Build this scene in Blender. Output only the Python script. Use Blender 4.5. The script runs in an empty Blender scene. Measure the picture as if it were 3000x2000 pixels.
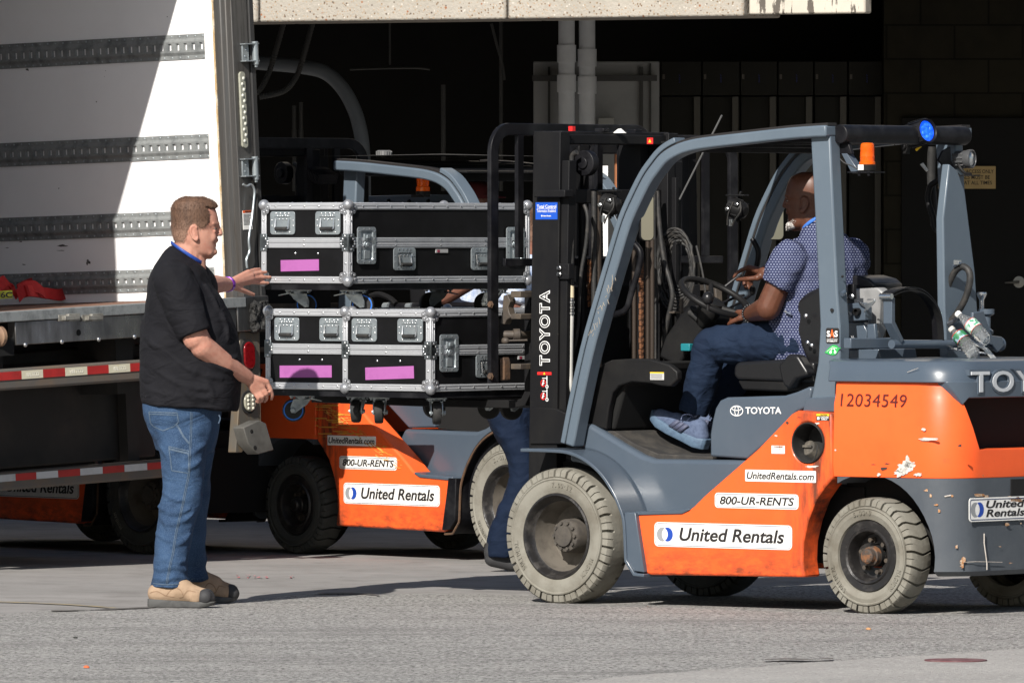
import bpy, math, random
from math import sin, cos, pi, radians, sqrt, atan2
from mathutils import Vector, Matrix, Euler, noise
random.seed(7)
SC = bpy.context.scene
COL = SC.collection
# ------------------------------------------------------------------ camera
FPX = 26220.0; CAMD = 38.0; CAMH = 1.565
PITCH = math.atan(310.0/FPX)
cd = bpy.data.cameras.new('camera'); cam = bpy.data.objects.new('camera', cd); COL.objects.link(cam)
cam.location = (0, -CAMD, CAMH); cam.rotation_euler = (pi/2-PITCH, 0, 0)
cd.sensor_width = 36.0; cd.lens = FPX/3000*36; cd.clip_start = 1.0; cd.clip_end = 600
SC.camera = cam
# ------------------------------------------------------------------ world, sun, exposure
SUN_EL = radians(35); SUN_AZ = radians(22.5)      # azimuth: how far left of the camera's back the sun stands
w = bpy.data.worlds.new('World'); SC.world = w; w.use_nodes = True
nt = w.node_tree; bg = nt.nodes['Background']
sky = nt.nodes.new('ShaderNodeTexSky'); sky.sky_type = 'NISHITA'; sky.sun_disc = False
sky.sun_elevation = SUN_EL; sky.sun_rotation = pi + SUN_AZ
sky.air_density = 1.0; sky.dust_density = 1.0; sky.ozone_density = 1.0
nt.links.new(sky.outputs[0], bg.inputs[0]); bg.inputs[1].default_value = 0.058
ld = bpy.data.lights.new('sun', 'SUN'); ld.energy = 5.0; ld.angle = radians(0.5); ld.color = (1.0, 0.95, 0.88)
so = bpy.data.objects.new('sun', ld); COL.objects.link(so)
SUNDIR = Vector((-sin(SUN_AZ)*cos(SUN_EL), -cos(SUN_AZ)*cos(SUN_EL), sin(SUN_EL)))   # towards the sun
so.rotation_euler = SUNDIR.to_track_quat('Z', 'Y').to_euler(); so.location = SUNDIR*60
SC.view_settings.view_transform = 'Standard'; SC.view_settings.look = 'None'
SC.view_settings.exposure = 0.5; SC.view_settings.gamma = 1.0
try: SC.cycles.use_denoising = True
except Exception: pass
SC.cycles.max_bounces = 8; SC.cycles.diffuse_bounces = 6; SC.cycles.glossy_bounces = 4; SC.cycles.transmission_bounces = 8; SC.cycles.transparent_max_bounces = 8

# ------------------------------------------------------------------ pixel -> place (source photograph is 3000 x 2000)
CP = Vector((0, -CAMD, CAMH)); FW = Vector((0, cos(PITCH), -sin(PITCH))); UP = Vector((0, sin(PITCH), cos(PITCH))); RT = Vector((1, 0, 0))
def ray(px, py): return RT*((px-1500)/FPX) + UP*((1000-py)/FPX) + FW
def onplane(px, py, p, n):
    d = ray(px, py); return CP + d*((p-CP).dot(n)/d.dot(n))
def atY(px, py, Y): return onplane(px, py, Vector((0, Y, 0)), Vector((0, 1, 0)))
def ground(px, py): return onplane(px, py, Vector((0, 0, 0)), Vector((0, 0, 1)))
class Frame:
    def __init__(s, loc, rotz=0.0, mat=None):
        s.m = mat if mat is not None else Matrix.Translation(Vector(loc)) @ Matrix.Rotation(rotz, 4, 'Z')
        s.i = s.m.inverted()
    def side(s, px, py, v, ax=1):          # pixel on the local plane axis = v  -> local point
        n = s.m.to_3x3() @ Vector([1.0 if k == ax else 0.0 for k in range(3)])
        p = s.m @ Vector([v if k == ax else 0.0 for k in range(3)])
        return s.i @ onplane(px, py, p, n)
    def uw(s, pts, v):                     # list of pixels -> list of (u, w) on the plane y = v
        return [(q.x, q.z) for q in (s.side(a, b, v) for a, b in pts)]
    def vw(s, pts, u): return [(q.y, q.z) for q in (s.side(a, b, u, 0) for a, b in pts)]

# ------------------------------------------------------------------ materials
def mat(name, col, rough=0.5, metal=0.0, col2=None, vs=6.0, vr=(0.45, 0.7), stretch=(1, 1, 1), bump=0.0, bs=60.0, bd=0.01, spec=0.5, coat=0.0,
        emit=None, es=0.0, alpha=None, trans=0.0, ior=1.45, scratch=None, ss=18.0, sr=(0.62, 0.66), detail=6.0, rvar=0.0, sstretch=(1,1,1)):
    m = bpy.data.materials.new(name); m.use_nodes = True
    t = m.node_tree; N = t.nodes; L = t.links; b = N['Principled BSDF']
    b.inputs['Base Color'].default_value = (*col, 1); b.inputs['Roughness'].default_value = rough; b.inputs['Metallic'].default_value = metal
    b.inputs['Specular IOR Level'].default_value = spec; b.inputs['Coat Weight'].default_value = coat; b.inputs['Coat Roughness'].default_value = 0.15
    b.inputs['Transmission Weight'].default_value = trans; b.inputs['IOR'].default_value = ior
    if emit: b.inputs['Emission Color'].default_value = (*emit, 1); b.inputs['Emission Strength'].default_value = es
    tc = N.new('ShaderNodeTexCoord'); mp = N.new('ShaderNodeMapping'); mp.inputs['Scale'].default_value = stretch
    L.new(tc.outputs['Object'], mp.inputs[0])
    cur = None
    if col2 is not None:
        nz = N.new('ShaderNodeTexNoise'); nz.inputs['Scale'].default_value = vs; nz.inputs['Detail'].default_value = detail; nz.inputs['Roughness'].default_value = 0.62
        L.new(mp.outputs[0], nz.inputs['Vector'])
        mr = N.new('ShaderNodeMapRange'); mr.inputs['From Min'].default_value = vr[0]; mr.inputs['From Max'].default_value = vr[1]
        L.new(nz.outputs['Fac'], mr.inputs['Value'])
        mx = N.new('ShaderNodeMix'); mx.data_type = 'RGBA'; mx.inputs['A'].default_value = (*col, 1); mx.inputs['B'].default_value = (*col2, 1)
        L.new(mr.outputs[0], mx.inputs['Factor']); cur = mx.outputs['Result']
        if rvar:
            rr = N.new('ShaderNodeMapRange'); rr.inputs['To Min'].default_value = rough; rr.inputs['To Max'].default_value = min(1, rough+rvar)
            L.new(mr.outputs[0], rr.inputs['Value']); L.new(rr.outputs[0], b.inputs['Roughness'])
    if scratch is not None:
        mp2 = N.new('ShaderNodeMapping'); mp2.inputs['Scale'].default_value = sstretch; L.new(tc.outputs['Object'], mp2.inputs[0])
        n2 = N.new('ShaderNodeTexNoise'); n2.inputs['Scale'].default_value = ss; n2.inputs['Detail'].default_value = 8; n2.inputs['Roughness'].default_value = 0.7
        L.new(mp2.outputs[0], n2.inputs['Vector'])
        m2 = N.new('ShaderNodeMapRange'); m2.inputs['From Min'].default_value = sr[0]; m2.inputs['From Max'].default_value = sr[1]
        L.new(n2.outputs['Fac'], m2.inputs['Value'])
        x2 = N.new('ShaderNodeMix'); x2.data_type = 'RGBA'; x2.inputs['B'].default_value = (*scratch, 1)
        if cur: L.new(cur, x2.inputs['A'])
        else: x2.inputs['A'].default_value = (*col, 1)
        L.new(m2.outputs[0], x2.inputs['Factor']); cur = x2.outputs['Result']
    if cur: L.new(cur, b.inputs['Base Color'])
    if bump:
        nb = N.new('ShaderNodeTexNoise'); nb.inputs['Scale'].default_value = bs; nb.inputs['Detail'].default_value = 4
        L.new(mp.outputs[0], nb.inputs['Vector'])
        bm = N.new('ShaderNodeBump'); bm.inputs['Strength'].default_value = bump; bm.inputs['Distance'].default_value = bd
        L.new(nb.outputs['Fac'], bm.inputs['Height']); L.new(bm.outputs[0], b.inputs['Normal'])
    return m

def nodes(m):
    t = m.node_tree; return t.nodes, t.links, t.nodes['Principled BSDF']

MT = {}
MT['orange'] = mat('orange_paint', (0.86, 0.115, 0.024), 0.42, col2=(0.78, 0.095, 0.020), vs=3.0, scratch=(0.40, 0.075, 0.03), ss=7, sstretch=(1, 1, 1.8), sr=(0.63, 0.75), coat=0.12, bump=0.05, bs=9, bd=0.02, spec=0.35)
MT['grey'] = mat('slate_paint', (0.062, 0.082, 0.108), 0.32, col2=(0.072, 0.092, 0.118), vs=4.0, coat=0.25, bump=0.06, bs=5, bd=0.03, scratch=(0.16, 0.17, 0.17), ss=14, sr=(0.70, 0.75))
MT['guard'] = mat('guard_paint', (0.092, 0.120, 0.150), 0.42, col2=(0.105, 0.135, 0.166), vs=5.0, coat=0.1, scratch=(0.30, 0.26, 0.20), ss=16, sr=(0.72, 0.76))
MT['darkgrey'] = mat('worn_counterweight_paint', (0.062, 0.072, 0.085), 0.5, col2=(0.08, 0.09, 0.102), vs=5, scratch=(0.42, 0.28, 0.16), ss=11, sr=(0.685, 0.71), bump=0.08, bs=20)
MT['black'] = mat('black_paint', (0.006, 0.006, 0.0075), 0.42, spec=.2, col2=(0.02, 0.02, 0.022), vs=9, scratch=(0.10, 0.09, 0.08), ss=30, sr=(0.70, 0.74))
MT['mast'] = mat('mast_black', (0.008, 0.008, 0.009), 0.55, spec=.18, col2=(0.013, 0.0127, 0.0124), vs=7, stretch=(1, 1, .4), scratch=(0.12, 0.10, 0.08), ss=26, sr=(0.70, 0.75))
MT['plastic'] = mat('black_plastic', (0.009, 0.009, 0.0095), 0.5, spec=.22, col2=(0.015, 0.0145, 0.014), vs=6, bump=0.1, bs=300, bd=0.001)
MT['vinyl'] = mat('black_vinyl', (0.010, 0.010, 0.011), 0.33, bump=0.15, bs=9, bd=0.02)
MT['rubber'] = mat('black_rubber', (0.014, 0.014, 0.014), 0.75, col2=(0.03, 0.029, 0.027), vs=20)
MT['hose'] = mat('hose_rubber', (0.02, 0.02, 0.02), 0.6, col2=(0.05, 0.045, 0.04), vs=30)
MT['pipe_brown'] = mat('oily_pipe', (0.05, 0.038, 0.03), 0.4, metal=0.3)
MT['rust'] = mat('rusty_steel', (0.10, 0.055, 0.03), 0.8, col2=(0.05, 0.035, 0.028), vs=25, bump=0.3, bs=60)
MT['chainrust'] = mat('rusty_chain', (0.17, 0.07, 0.03), 0.7, col2=(0.06, 0.035, 0.025), vs=60)
MT['dirtysteel'] = mat('greasy_steel', (0.055, 0.045, 0.037), 0.6, col2=(0.09, 0.07, 0.05), vs=14, bump=0.2, bs=40)
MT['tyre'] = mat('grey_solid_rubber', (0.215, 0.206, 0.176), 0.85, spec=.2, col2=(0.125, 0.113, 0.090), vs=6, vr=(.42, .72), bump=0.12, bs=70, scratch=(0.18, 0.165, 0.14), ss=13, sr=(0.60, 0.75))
MT['tyredark'] = mat('dark_and_shaded_rubber', (0.035, 0.037, 0.034), 0.85, col2=(0.055, 0.055, 0.05), vs=9, bump=0.12, bs=70)  # dark rubber, also used for tyres whose shade is put into the colour
MT['rim'] = mat('black_rim', (0.016, 0.015, 0.015), 0.35, col2=(0.055, 0.05, 0.045), vs=16, vr=(.5, .75), bump=0.2, bs=50, rvar=0.4)
MT['dust'] = mat('dusty_rim', (0.13, 0.115, 0.095), 0.8, col2=(0.07, 0.06, 0.05), vs=12)
MT['hub'] = mat('dusty_hub', (0.075, 0.066, 0.055), 0.75, col2=(0.045, 0.04, 0.036), vs=20)
MT['hubrust'] = mat('rusty_hub', (0.17, 0.075, 0.032), 0.8, col2=(0.055, 0.042, 0.034), vs=35, vr=(.40, .52))
MT['chrome'] = mat('bright_steel', (0.70, 0.71, 0.72), 0.25, metal=1.0, col2=(0.5, 0.5, 0.5), vs=40, rvar=.2)
MT['zinc'] = mat('zinc_plate', (0.36, 0.40, 0.42), 0.28, metal=0.6, col2=(0.22, 0.25, 0.27), vs=18, rvar=.3)
MT['alu'] = mat('aluminium_edge', (0.50, 0.51, 0.53), 0.38, metal=0.45, col2=(0.40, 0.41, 0.43), vs=9, stretch=(1, 1, 1), rvar=.2)
MT['ball'] = mat('steel_corner', (0.36, 0.37, 0.39), 0.3, metal=0.6, col2=(0.27, 0.27, 0.28), vs=20, rvar=.3)
MT['white'] = mat('white_vinyl', (0.80, 0.79, 0.76), 0.5, col2=(0.72, 0.71, 0.68), vs=20, scratch=(0.35, 0.33, 0.30), ss=30, sr=(0.70, 0.73))
MT['ink'] = mat('black_ink', (0.018, 0.016, 0.016), 0.55)
MT['navy'] = mat('navy_ink', (0.012, 0.03, 0.10), 0.5)
MT['emblue'] = mat('blue_ink', (0.015, 0.06, 0.35), 0.45)
MT['emgrey'] = mat('grey_ink', (0.27, 0.28, 0.29), 0.5)
MT['maroon'] = mat('maroon_ink', (0.075, 0.009, 0.008), 0.5)
MT['whiteink'] = mat('white_ink', (0.78, 0.78, 0.77), 0.5)
MT['redink'] = mat('red_ink', (0.65, 0.02, 0.02), 0.45)
MT['yellowink'] = mat('yellow_ink', (0.80, 0.52, 0.02), 0.5)
MT['orangeink'] = mat('orange_ink', (0.80, 0.12, 0.02), 0.5)
MT['greenink'] = mat('green_ink', (0.03, 0.38, 0.08), 0.5)
MT['bluelabel'] = mat('blue_label', (0.01, 0.075, 0.45), 0.45)
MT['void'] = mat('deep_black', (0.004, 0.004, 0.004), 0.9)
MT['amber'] = mat('amber_lens', (0.90, 0.17, 0.006), 0.10, spec=0.6, trans=0.5, emit=(1, .14, .0), es=0.03)
MT['mirror'] = mat('mirror_glass', (0.92, 0.93, 0.94), 0.02, metal=1.0)
MT['chip'] = mat('chipped_primer', (0.55, 0.54, 0.50), 0.7, col2=(0.30, 0.27, 0.24), vs=60)

# ------------------------------------------------------------------ mesh helper
class MB:
    def __init__(s): s.v = []; s.f = []
    def add(s, vs, fs, m=None):
        o = len(s.v)
        s.v += [tuple(m @ Vector(p)) if m is not None else tuple(p) for p in vs]
        s.f += [tuple(i+o for i in f) for f in fs]; return s
    def box(s, a, b, m=None):
        x0, y0, z0 = [min(a[k], b[k]) for k in range(3)]; x1, y1, z1 = [max(a[k], b[k]) for k in range(3)]
        return s.add([(x0,y0,z0),(x1,y0,z0),(x1,y1,z0),(x0,y1,z0),(x0,y0,z1),(x1,y0,z1),(x1,y1,z1),(x0,y1,z1)],
                     [(0,3,2,1),(4,5,6,7),(0,1,5,4),(1,2,6,5),(2,3,7,6),(3,0,4,7)], m)
    def prism(s, poly, a, b, ax=1, m=None):       # poly in the two other axes (in order), extruded along ax from a to b
        P = list(poly)
        def mk(p, t):
            if ax == 1: return (p[0], t, p[1])
            if ax == 0: return (t, p[0], p[1])
            return (p[0], p[1], t)
        ar = sum(P[i][0]*P[(i+1)%len(P)][1]-P[(i+1)%len(P)][0]*P[i][1] for i in range(len(P)))
        if (ar < 0) != (ax == 1): P = P[::-1]
        if a > b: a, b = b, a
        # orientation: for ax 0 and 2 counter-clockwise faces +axis; for ax 1 clockwise does
        n = len(P); vs = [mk(p, a) for p in P]+[mk(p, b) for p in P]
        fs = [tuple(range(n))[::-1], tuple(range(n, 2*n))]+[(i, (i+1)%n, n+(i+1)%n, n+i) for i in range(n)]
        return s.add(vs, fs, m)
    def rings(s, R, cap=True, closed=True, m=None):
        n = len(R[0]); vs = [p for r in R for p in r]; fs = []
        for i in range(len(R)-1):
            for j in range(n if closed else n-1):
                k = (j+1) % n
                fs.append((i*n+j, i*n+k, (i+1)*n+k, (i+1)*n+j))
        if cap: fs += [tuple(range(n))[::-1], tuple(range((len(R)-1)*n, len(R)*n))]
        return s.add(vs, fs, m)
    def tube(s, pts, r, n=10, cap=True, m=None):
        P = [Vector(p) for p in pts]; rr = r if isinstance(r, (list, tuple)) else [r]*len(P); R = []; up = None
        for i, p in enumerate(P):
            d = ((P[i+1]-p).normalized() if i == 0 else (p-P[i-1]).normalized() if i == len(P)-1 else ((P[i+1]-p).normalized()+(p-P[i-1]).normalized()).normalized())
            if up is None: up = d.orthogonal().normalized()
            else:
                up = up - d*up.dot(d); up = up.normalized() if up.length > 1e-6 else d.orthogonal().normalized()
            q = d.cross(up)
            R.append([tuple(p+(up*cos(2*pi*j/n)+q*sin(2*pi*j/n))*rr[i]) for j in range(n)])
        return s.rings(R, cap, m=m)
    def sweep(s, pts, w, h, side, m=None):        # rectangular section; side = the section's fixed horizontal axis (w runs along it)
        P = [Vector(p) for p in pts]; sd = Vector(side).normalized(); R = []
        for i, p in enumerate(P):
            d = ((P[i+1]-p).normalized() if i == 0 else (p-P[i-1]).normalized() if i == len(P)-1 else ((P[i+1]-p).normalized()+(p-P[i-1]).normalized()).normalized())
            q = d.cross(sd).normalized()
            k = 1.0
            if 0 < i < len(P)-1: k = 1/max(.5, d.dot((P[i+1]-p).normalized()))
            R.append([tuple(p+sd*a*w/2+q*b*h/2*k) for a, b in ((-1,-1),(1,-1),(1,1),(-1,1))])
        return s.rings(R, True, m=m)
    def lathe(s, prof, n=32, m=None, cap=True):   # prof: (radius, height along z)
        R = [[(r*cos(2*pi*j/n), r*sin(2*pi*j/n), z) for j in range(n)] for r, z in prof]
        return s.rings(R, cap, m=m)
    def ell(s, c, r, m=None, nu=16, nv=10, rot=None):
        q = Matrix.Translation(Vector(c)) @ (rot.to_4x4() if rot is not None else Matrix.Identity(4))
        if m is not None: q = m @ q
        R = [[(r[0]*sin(pi*i/nv)*cos(2*pi*j/nu), r[1]*sin(pi*i/nv)*sin(2*pi*j/nu), -r[2]*cos(pi*i/nv)) for j in range(nu)] for i in range(1, nv)]
        n0 = len(s.v); s.rings(R, False, m=q)
        o = len(s.v); s.v += [tuple(q @ Vector((0,0,-r[2]))), tuple(q @ Vector((0,0,r[2])))]
        for j in range(nu):
            s.f.append((o, n0+(j+1)%nu, n0+j)); t = n0+(nv-2)*nu; s.f.append((o+1, t+j, t+(j+1)%nu))
        return s
    def cap(s, a, b, ra, rb, n=14, flat=1.0, fax=None):   # capsule with two radii, optionally flattened along fax
        a = Vector(a); b = Vector(b); d = b-a; L = d.length
        if L < 1e-6: return s.ell(a, (ra, ra, ra))
        d /= L; u = d.orthogonal().normalized()
        if fax is not None:
            f = Vector(fax); f = f-d*f.dot(d)
            if f.length > 1e-5: u = f.normalized()
        q = d.cross(u); R = []; K = 5
        for i in range(1, K+1):
            t = pi/2*i/K; R.append((a-d*ra*cos(t), ra*sin(t)))
        for i in range(1, 4): R.append((a+d*L*i/4, ra+(rb-ra)*i/4))
        for i in range(0, K):
            t = pi/2*i/K; R.append((b+d*rb*sin(t), rb*cos(t)))
        RR = [[tuple(c+(u*cos(2*pi*j/n)*flat+q*sin(2*pi*j/n))*r) for j in range(n)] for c, r in R]
        return s.rings(RR, True)
    def build(s, name, m=None, parent=None, bevel=0.0, smooth=True, angle=38, seg=2):
        me = bpy.data.meshes.new(name); me.from_pydata(s.v, [], s.f)
        me.validate(clean_customdata=False); me.update()
        if m is not None: me.materials.append(m)
        return finish(me, name, parent, bevel, smooth, angle, seg)
def finish(me, name, parent=None, bevel=0.0, smooth=True, angle=38, seg=2):
    if smooth:
        me.polygons.foreach_set('use_smooth', [True]*len(me.polygons))
        try: me.set_sharp_from_angle(angle=radians(angle))
        except Exception: pass
    o = bpy.data.objects.new(name, me); COL.objects.link(o)
    if parent is not None: o.parent = parent
    if bevel:
        b = o.modifiers.new('bevel', 'BEVEL'); b.width = bevel; b.segments = seg; b.limit_method = 'ANGLE'; b.angle_limit = radians(35)
        b.harden_normals = False
    return o
def evaluated_mesh(o):
    dg = bpy.context.evaluated_depsgraph_get(); dg.update()
    return bpy.data.meshes.new_from_object(o.evaluated_get(dg))
def cut(mb, cutters, name, m, parent=None, bevel=0.0, angle=38, mcut=None):
    a = mb.build('body_cut', m, smooth=False); cs = []
    for c in cutters:
        k = c.build('cutter', mcut or m, smooth=False); cs.append(k)
        b = a.modifiers.new('b', 'BOOLEAN'); b.operation = 'DIFFERENCE'; b.object = k; b.solver = 'EXACT'
    me = evaluated_mesh(a)
    for x in [a]+cs:
        d = x.data; bpy.data.objects.remove(x); bpy.data.meshes.remove(d)
    me.name = name
    return finish(me, name, parent, bevel, True, angle)
def empty(name, label=None, cat=None, group=None, m=None):
    o = bpy.data.objects.new(name, None); COL.objects.link(o); o.empty_display_size = .1
    if m is not None: o.matrix_world = m
    return tag(o, label, cat, group)
def tag(o, label=None, cat=None, group=None, kind=None):
    if label: o['label'] = label
    if cat: o['category'] = cat
    if group: o['group'] = group
    if kind: o['kind'] = kind
    return o
def copy_tree(o, parent=None, link=True):
    c = o.copy(); COL.objects.link(c)
    if parent is not None: c.parent = parent
    for ch in list(o.children): copy_tree(ch, c)
    return c
# ------------------------------------------------------------------ lettering
_tc = {}
def glyphs(txt, bold=0.0, shear=0.0, sp=1.0):
    k = (txt, bold, shear, sp)
    if k in _tc: return _tc[k]
    c = bpy.data.curves.new('t', 'FONT'); c.body = txt; c.size = 1.0; c.offset = bold; c.shear = shear; c.space_character = sp
    c.resolution_u = 4; c.extrude = 0.01
    o = bpy.data.objects.new('t', c); COL.objects.link(o)
    me = evaluated_mesh(o); vs = [tuple(v.co) for v in me.vertices]; fs = [tuple(p.vertices) for p in me.polygons]
    bpy.data.objects.remove(o); bpy.data.curves.remove(c); bpy.data.meshes.remove(me)
    x0 = min(v[0] for v in vs); x1 = max(v[0] for v in vs); y0 = min(v[1] for v in vs); y1 = max(v[1] for v in vs)
    _tc[k] = (vs, fs, x0, x1, y0, y1); return _tc[k]
def letter(mb, txt, p, ex, ey, bold=0.0, shear=0.0, sp=1.0, thick=0.0008, ref=None):
    """text filling the box p + a*ex + b*ey; ref = text whose height the box gives"""
    vs, fs, x0, x1, y0, y1 = glyphs(txt, bold, shear, sp)
    if ref: _, _, _, _, y0, y1 = glyphs(ref, bold, shear, sp)
    p = Vector(p); ex = Vector(ex); ey = Vector(ey); n = ex.cross(ey).normalized()
    return mb.add([tuple(p+ex*((v[0]-x0)/(x1-x0))+ey*((v[1]-y0)/(y1-y0))+n*(thick*(v[2]/0.02+0.5))) for v in vs], fs)
def rrect(w, h, r, n=5):
    P = []
    for cx, cy, a in ((w/2-r, h/2-r, 0), (-w/2+r, h/2-r, 90), (-w/2+r, -h/2+r, 180), (w/2-r, -h/2+r, 270)):
        for i in range(n+1):
            t = radians(a+90*i/n); P.append((cx+r*cos(t), cy+r*sin(t)))
    return P
def plate(mb, c, ex, ey, w, h, t, r=0.004):        # thin rounded plate centred on c in the plane ex, ey (unit), standing t proud
    c = Vector(c); ex = Vector(ex).normalized(); ey = Vector(ey).normalized(); n = ex.cross(ey).normalized(); P = rrect(w, h, r); k = len(P)
    vs = [tuple(c+ex*a+ey*b) for a, b in P]+[tuple(c+ex*a+ey*b+n*t) for a, b in P]
    return mb.add(vs, [tuple(range(k))[::-1], tuple(range(k, 2*k))]+[(i, (i+1)%k, k+(i+1)%k, k+i) for i in range(k)])
def ringplate(mb, c, ex, ey, w, h, r, lw, t):      # thin outline
    c = Vector(c); ex = Vector(ex).normalized(); ey = Vector(ey).normalized(); n = ex.cross(ey).normalized()
    A = rrect(w, h, r); B = rrect(w-2*lw, h-2*lw, max(r-lw, .001)); k = len(A)
    vs = [tuple(c+ex*a+ey*b+n*t) for a, b in A]+[tuple(c+ex*a+ey*b+n*t) for a, b in B]
    return mb.add(vs, [(i, (i+1)%k, k+(i+1)%k, k+i) for i in range(k)])
def dome(mb, c, n, r, h=None):                     # a rivet head
    n = Vector(n).normalized(); q = n.to_track_quat('Z', 'Y').to_matrix().to_4x4(); h = h or r*.6
    return mb.lathe([(r, 0), (r*.8, h*.6), (r*.3, h)], 7, Matrix.Translation(Vector(c)) @ q)
def hexbolt(mb, c, n, r, h):
    n = Vector(n).normalized(); q = n.to_track_quat('Z', 'Y').to_matrix().to_4x4()
    return mb.lathe([(r*1.35, 0), (r*1.35, h*.25), (r, h*.26), (r, h)], 6, Matrix.Translation(Vector(c)) @ q)
def arc(cx, cz, r, a0, a1, n=12): return [(cx+r*cos(radians(a0+(a1-a0)*i/n)), cz+r*sin(radians(a0+(a1-a0)*i/n))) for i in range(n+1)]
def offpoly(path, d):                              # offset an open 2-D path to its left by d
    out = []
    for i, p in enumerate(path):
        a = path[max(0, i-1)]; b = path[min(len(path)-1, i+1)]; tx, tz = b[0]-a[0], b[1]-a[1]; l = sqrt(tx*tx+tz*tz) or 1
        out.append((p[0]-tz/l*d, p[1]+tx/l*d))
    return out
def smoothpath(P, n=4):                            # Catmull-Rom through points of any dimension
    out = []; m = len(P)
    for i in range(m-1):
        a, b, c, d = P[max(0, i-1)], P[i], P[i+1], P[min(m-1, i+2)]
        for k in range(n):
            t = k/n
            out.append(tuple(0.5*((2*b[j])+(-a[j]+c[j])*t+(2*a[j]-5*b[j]+4*c[j]-d[j])*t*t+(-a[j]+3*b[j]-3*c[j]+d[j])*t**3) for j in range(len(b))))
    out.append(tuple(P[-1])); return out
# ================================================================== GROUND
def ground_mat(name, base, c2, speck, bump, oil):
    m = mat(name, base, 0.85, col2=c2, vs=1.3, vr=(.35, .68), spec=0.25)
    N, L, b = nodes(m); tc = [n for n in N if n.type == 'TEX_COORD'][0]
    cur = b.inputs['Base Color'].links[0].from_socket
    def layer(cur, tex, scale, lo, hi, col, fac, stretch=(1, 1, 1), detail=4, rough=.6):
        mp = N.new('ShaderNodeMapping'); mp.inputs['Scale'].default_value = stretch; L.new(tc.outputs['Object'], mp.inputs[0])
        n = N.new('ShaderNodeTexNoise'); n.inputs['Scale'].default_value = scale; n.inputs['Detail'].default_value = detail; n.inputs['Roughness'].default_value = rough
        L.new(mp.outputs[0], n.inputs['Vector'])
        r = N.new('ShaderNodeMapRange'); r.inputs['From Min'].default_value = lo; r.inputs['From Max'].default_value = hi; r.inputs['To Max'].default_value = fac
        L.new(n.outputs['Fac'], r.inputs['Value'])
        x = N.new('ShaderNodeMix'); x.data_type = 'RGBA'; x.inputs['B'].default_value = (*col, 1); L.new(cur, x.inputs['A']); L.new(r.outputs[0], x.inputs['Factor'])
        return x.outputs['Result'], n
    for tex, sc, lo, hi, col, fac, st in speck: cur, n = layer(cur, 0, sc, lo, hi, col, fac, st)
    L.new(cur, b.inputs['Base Color'])
    nb = N.new('ShaderNodeTexNoise'); nb.inputs['Scale'].default_value = bump[0]; nb.inputs['Detail'].default_value = 5; nb.inputs['Roughness'].default_value = .7
    L.new(tc.outputs['Object'], nb.inputs['Vector'])
    bm = N.new('ShaderNodeBump'); bm.inputs['Strength'].default_value = bump[1]; bm.inputs['Distance'].default_value = bump[2]
    L.new(nb.outputs['Fac'], bm.inputs['Height']); L.new(bm.outputs[0], b.inputs['Normal'])
    return m
m_con = ground_mat('dock_concrete', (0.278, 0.267, 0.257), (0.212, 0.204, 0.196),
    [(0, 5, .50, .72, (0.13, 0.12, 0.113), .5, (1, 1, 1)), (0, 90, .52, .75, (0.34, 0.32, 0.30), .35, (1, 1, 1)), (0, 3, .60, .70, (0.31, 0.29, 0.275), .6, (.4, 3, 1)), (0, 16, .66, .72, (0.09, 0.085, 0.08), .55, (1, .4, 1))], (45, .35, .01), 0)
m_asp = ground_mat('worn_asphalt', (0.375, 0.363, 0.345), (0.305, 0.297, 0.284),
    [(0, 48, .50, .60, (0.52, 0.505, 0.48), .8, (1, .30, 1)), (0, 60, .53, .62, (0.10, 0.098, 0.095), .85, (1, .30, 1)), (0, 120, .55, .64, (0.60, 0.585, 0.56), .7, (1, .3, 1)), (0, 100, .58, .66, (0.06, 0.058, 0.056), .8, (1, .3, 1)), (0, 1.6, .50, .72, (0.19, 0.183, 0.175), .6, (.35, 1.4, 1)), (0, 9, .62, .69, (0.15, 0.145, 0.14), .6, (.25, 1.2, 1)), (0, 3.1, .60, .70, (0.47, 0.455, 0.43), .45, (.5, 1.0, 1))], (90, .9, .02), 0)
g = MB(); g.add([(-150, -150, 0), (150, -150, 0), (150, 150, 0), (-150, 150, 0)], [(0, 1, 2, 3)])
o = g.build('ground', m_con, smooth=False); tag(o, 'smooth tan concrete apron in front of the loading dock', 'ground', kind='structure')
seam = [(-900, 1806), (-300, 1803), (0, 1800), (140, 1791), (300, 1787), (434, 1781), (560, 1772), (638, 1768), (760, 1757), (860, 1745), (957, 1739), (1120, 1742), (1300, 1741), (1500, 1744), (1650, 1738), (1850, 1728), (2100, 1722), (2400, 1716), (2800, 1712), (3200, 1710), (4200, 1706)]
E = []
for (a, b), (c, d) in zip(seam[:-1], seam[1:]):
    for k in range(6):
        t = k/6; q = ground(a+(c-a)*t, b+(d-b)*t); E.append((q.x, q.y+.13*noise.noise(Vector((q.x*5, 1, 0)))+.05*noise.noise(Vector((q.x*23, 3, 0)))))
g = MB(); n = len(E); E = [(-120, E[0][1])]+E+[(120, E[-1][1])]
for i in range(len(E)-1):
    a, b = E[i], E[i+1]; g.add([(a[0], -130, .004), (b[0], -130, .004), (b[0], b[1], .004), (a[0], a[1], .004)], [(0, 1, 2, 3)])
o = g.build('road', m_asp, smooth=False); tag(o, 'coarse sunlit grey asphalt along the front of the picture', 'road', kind='structure')
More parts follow.
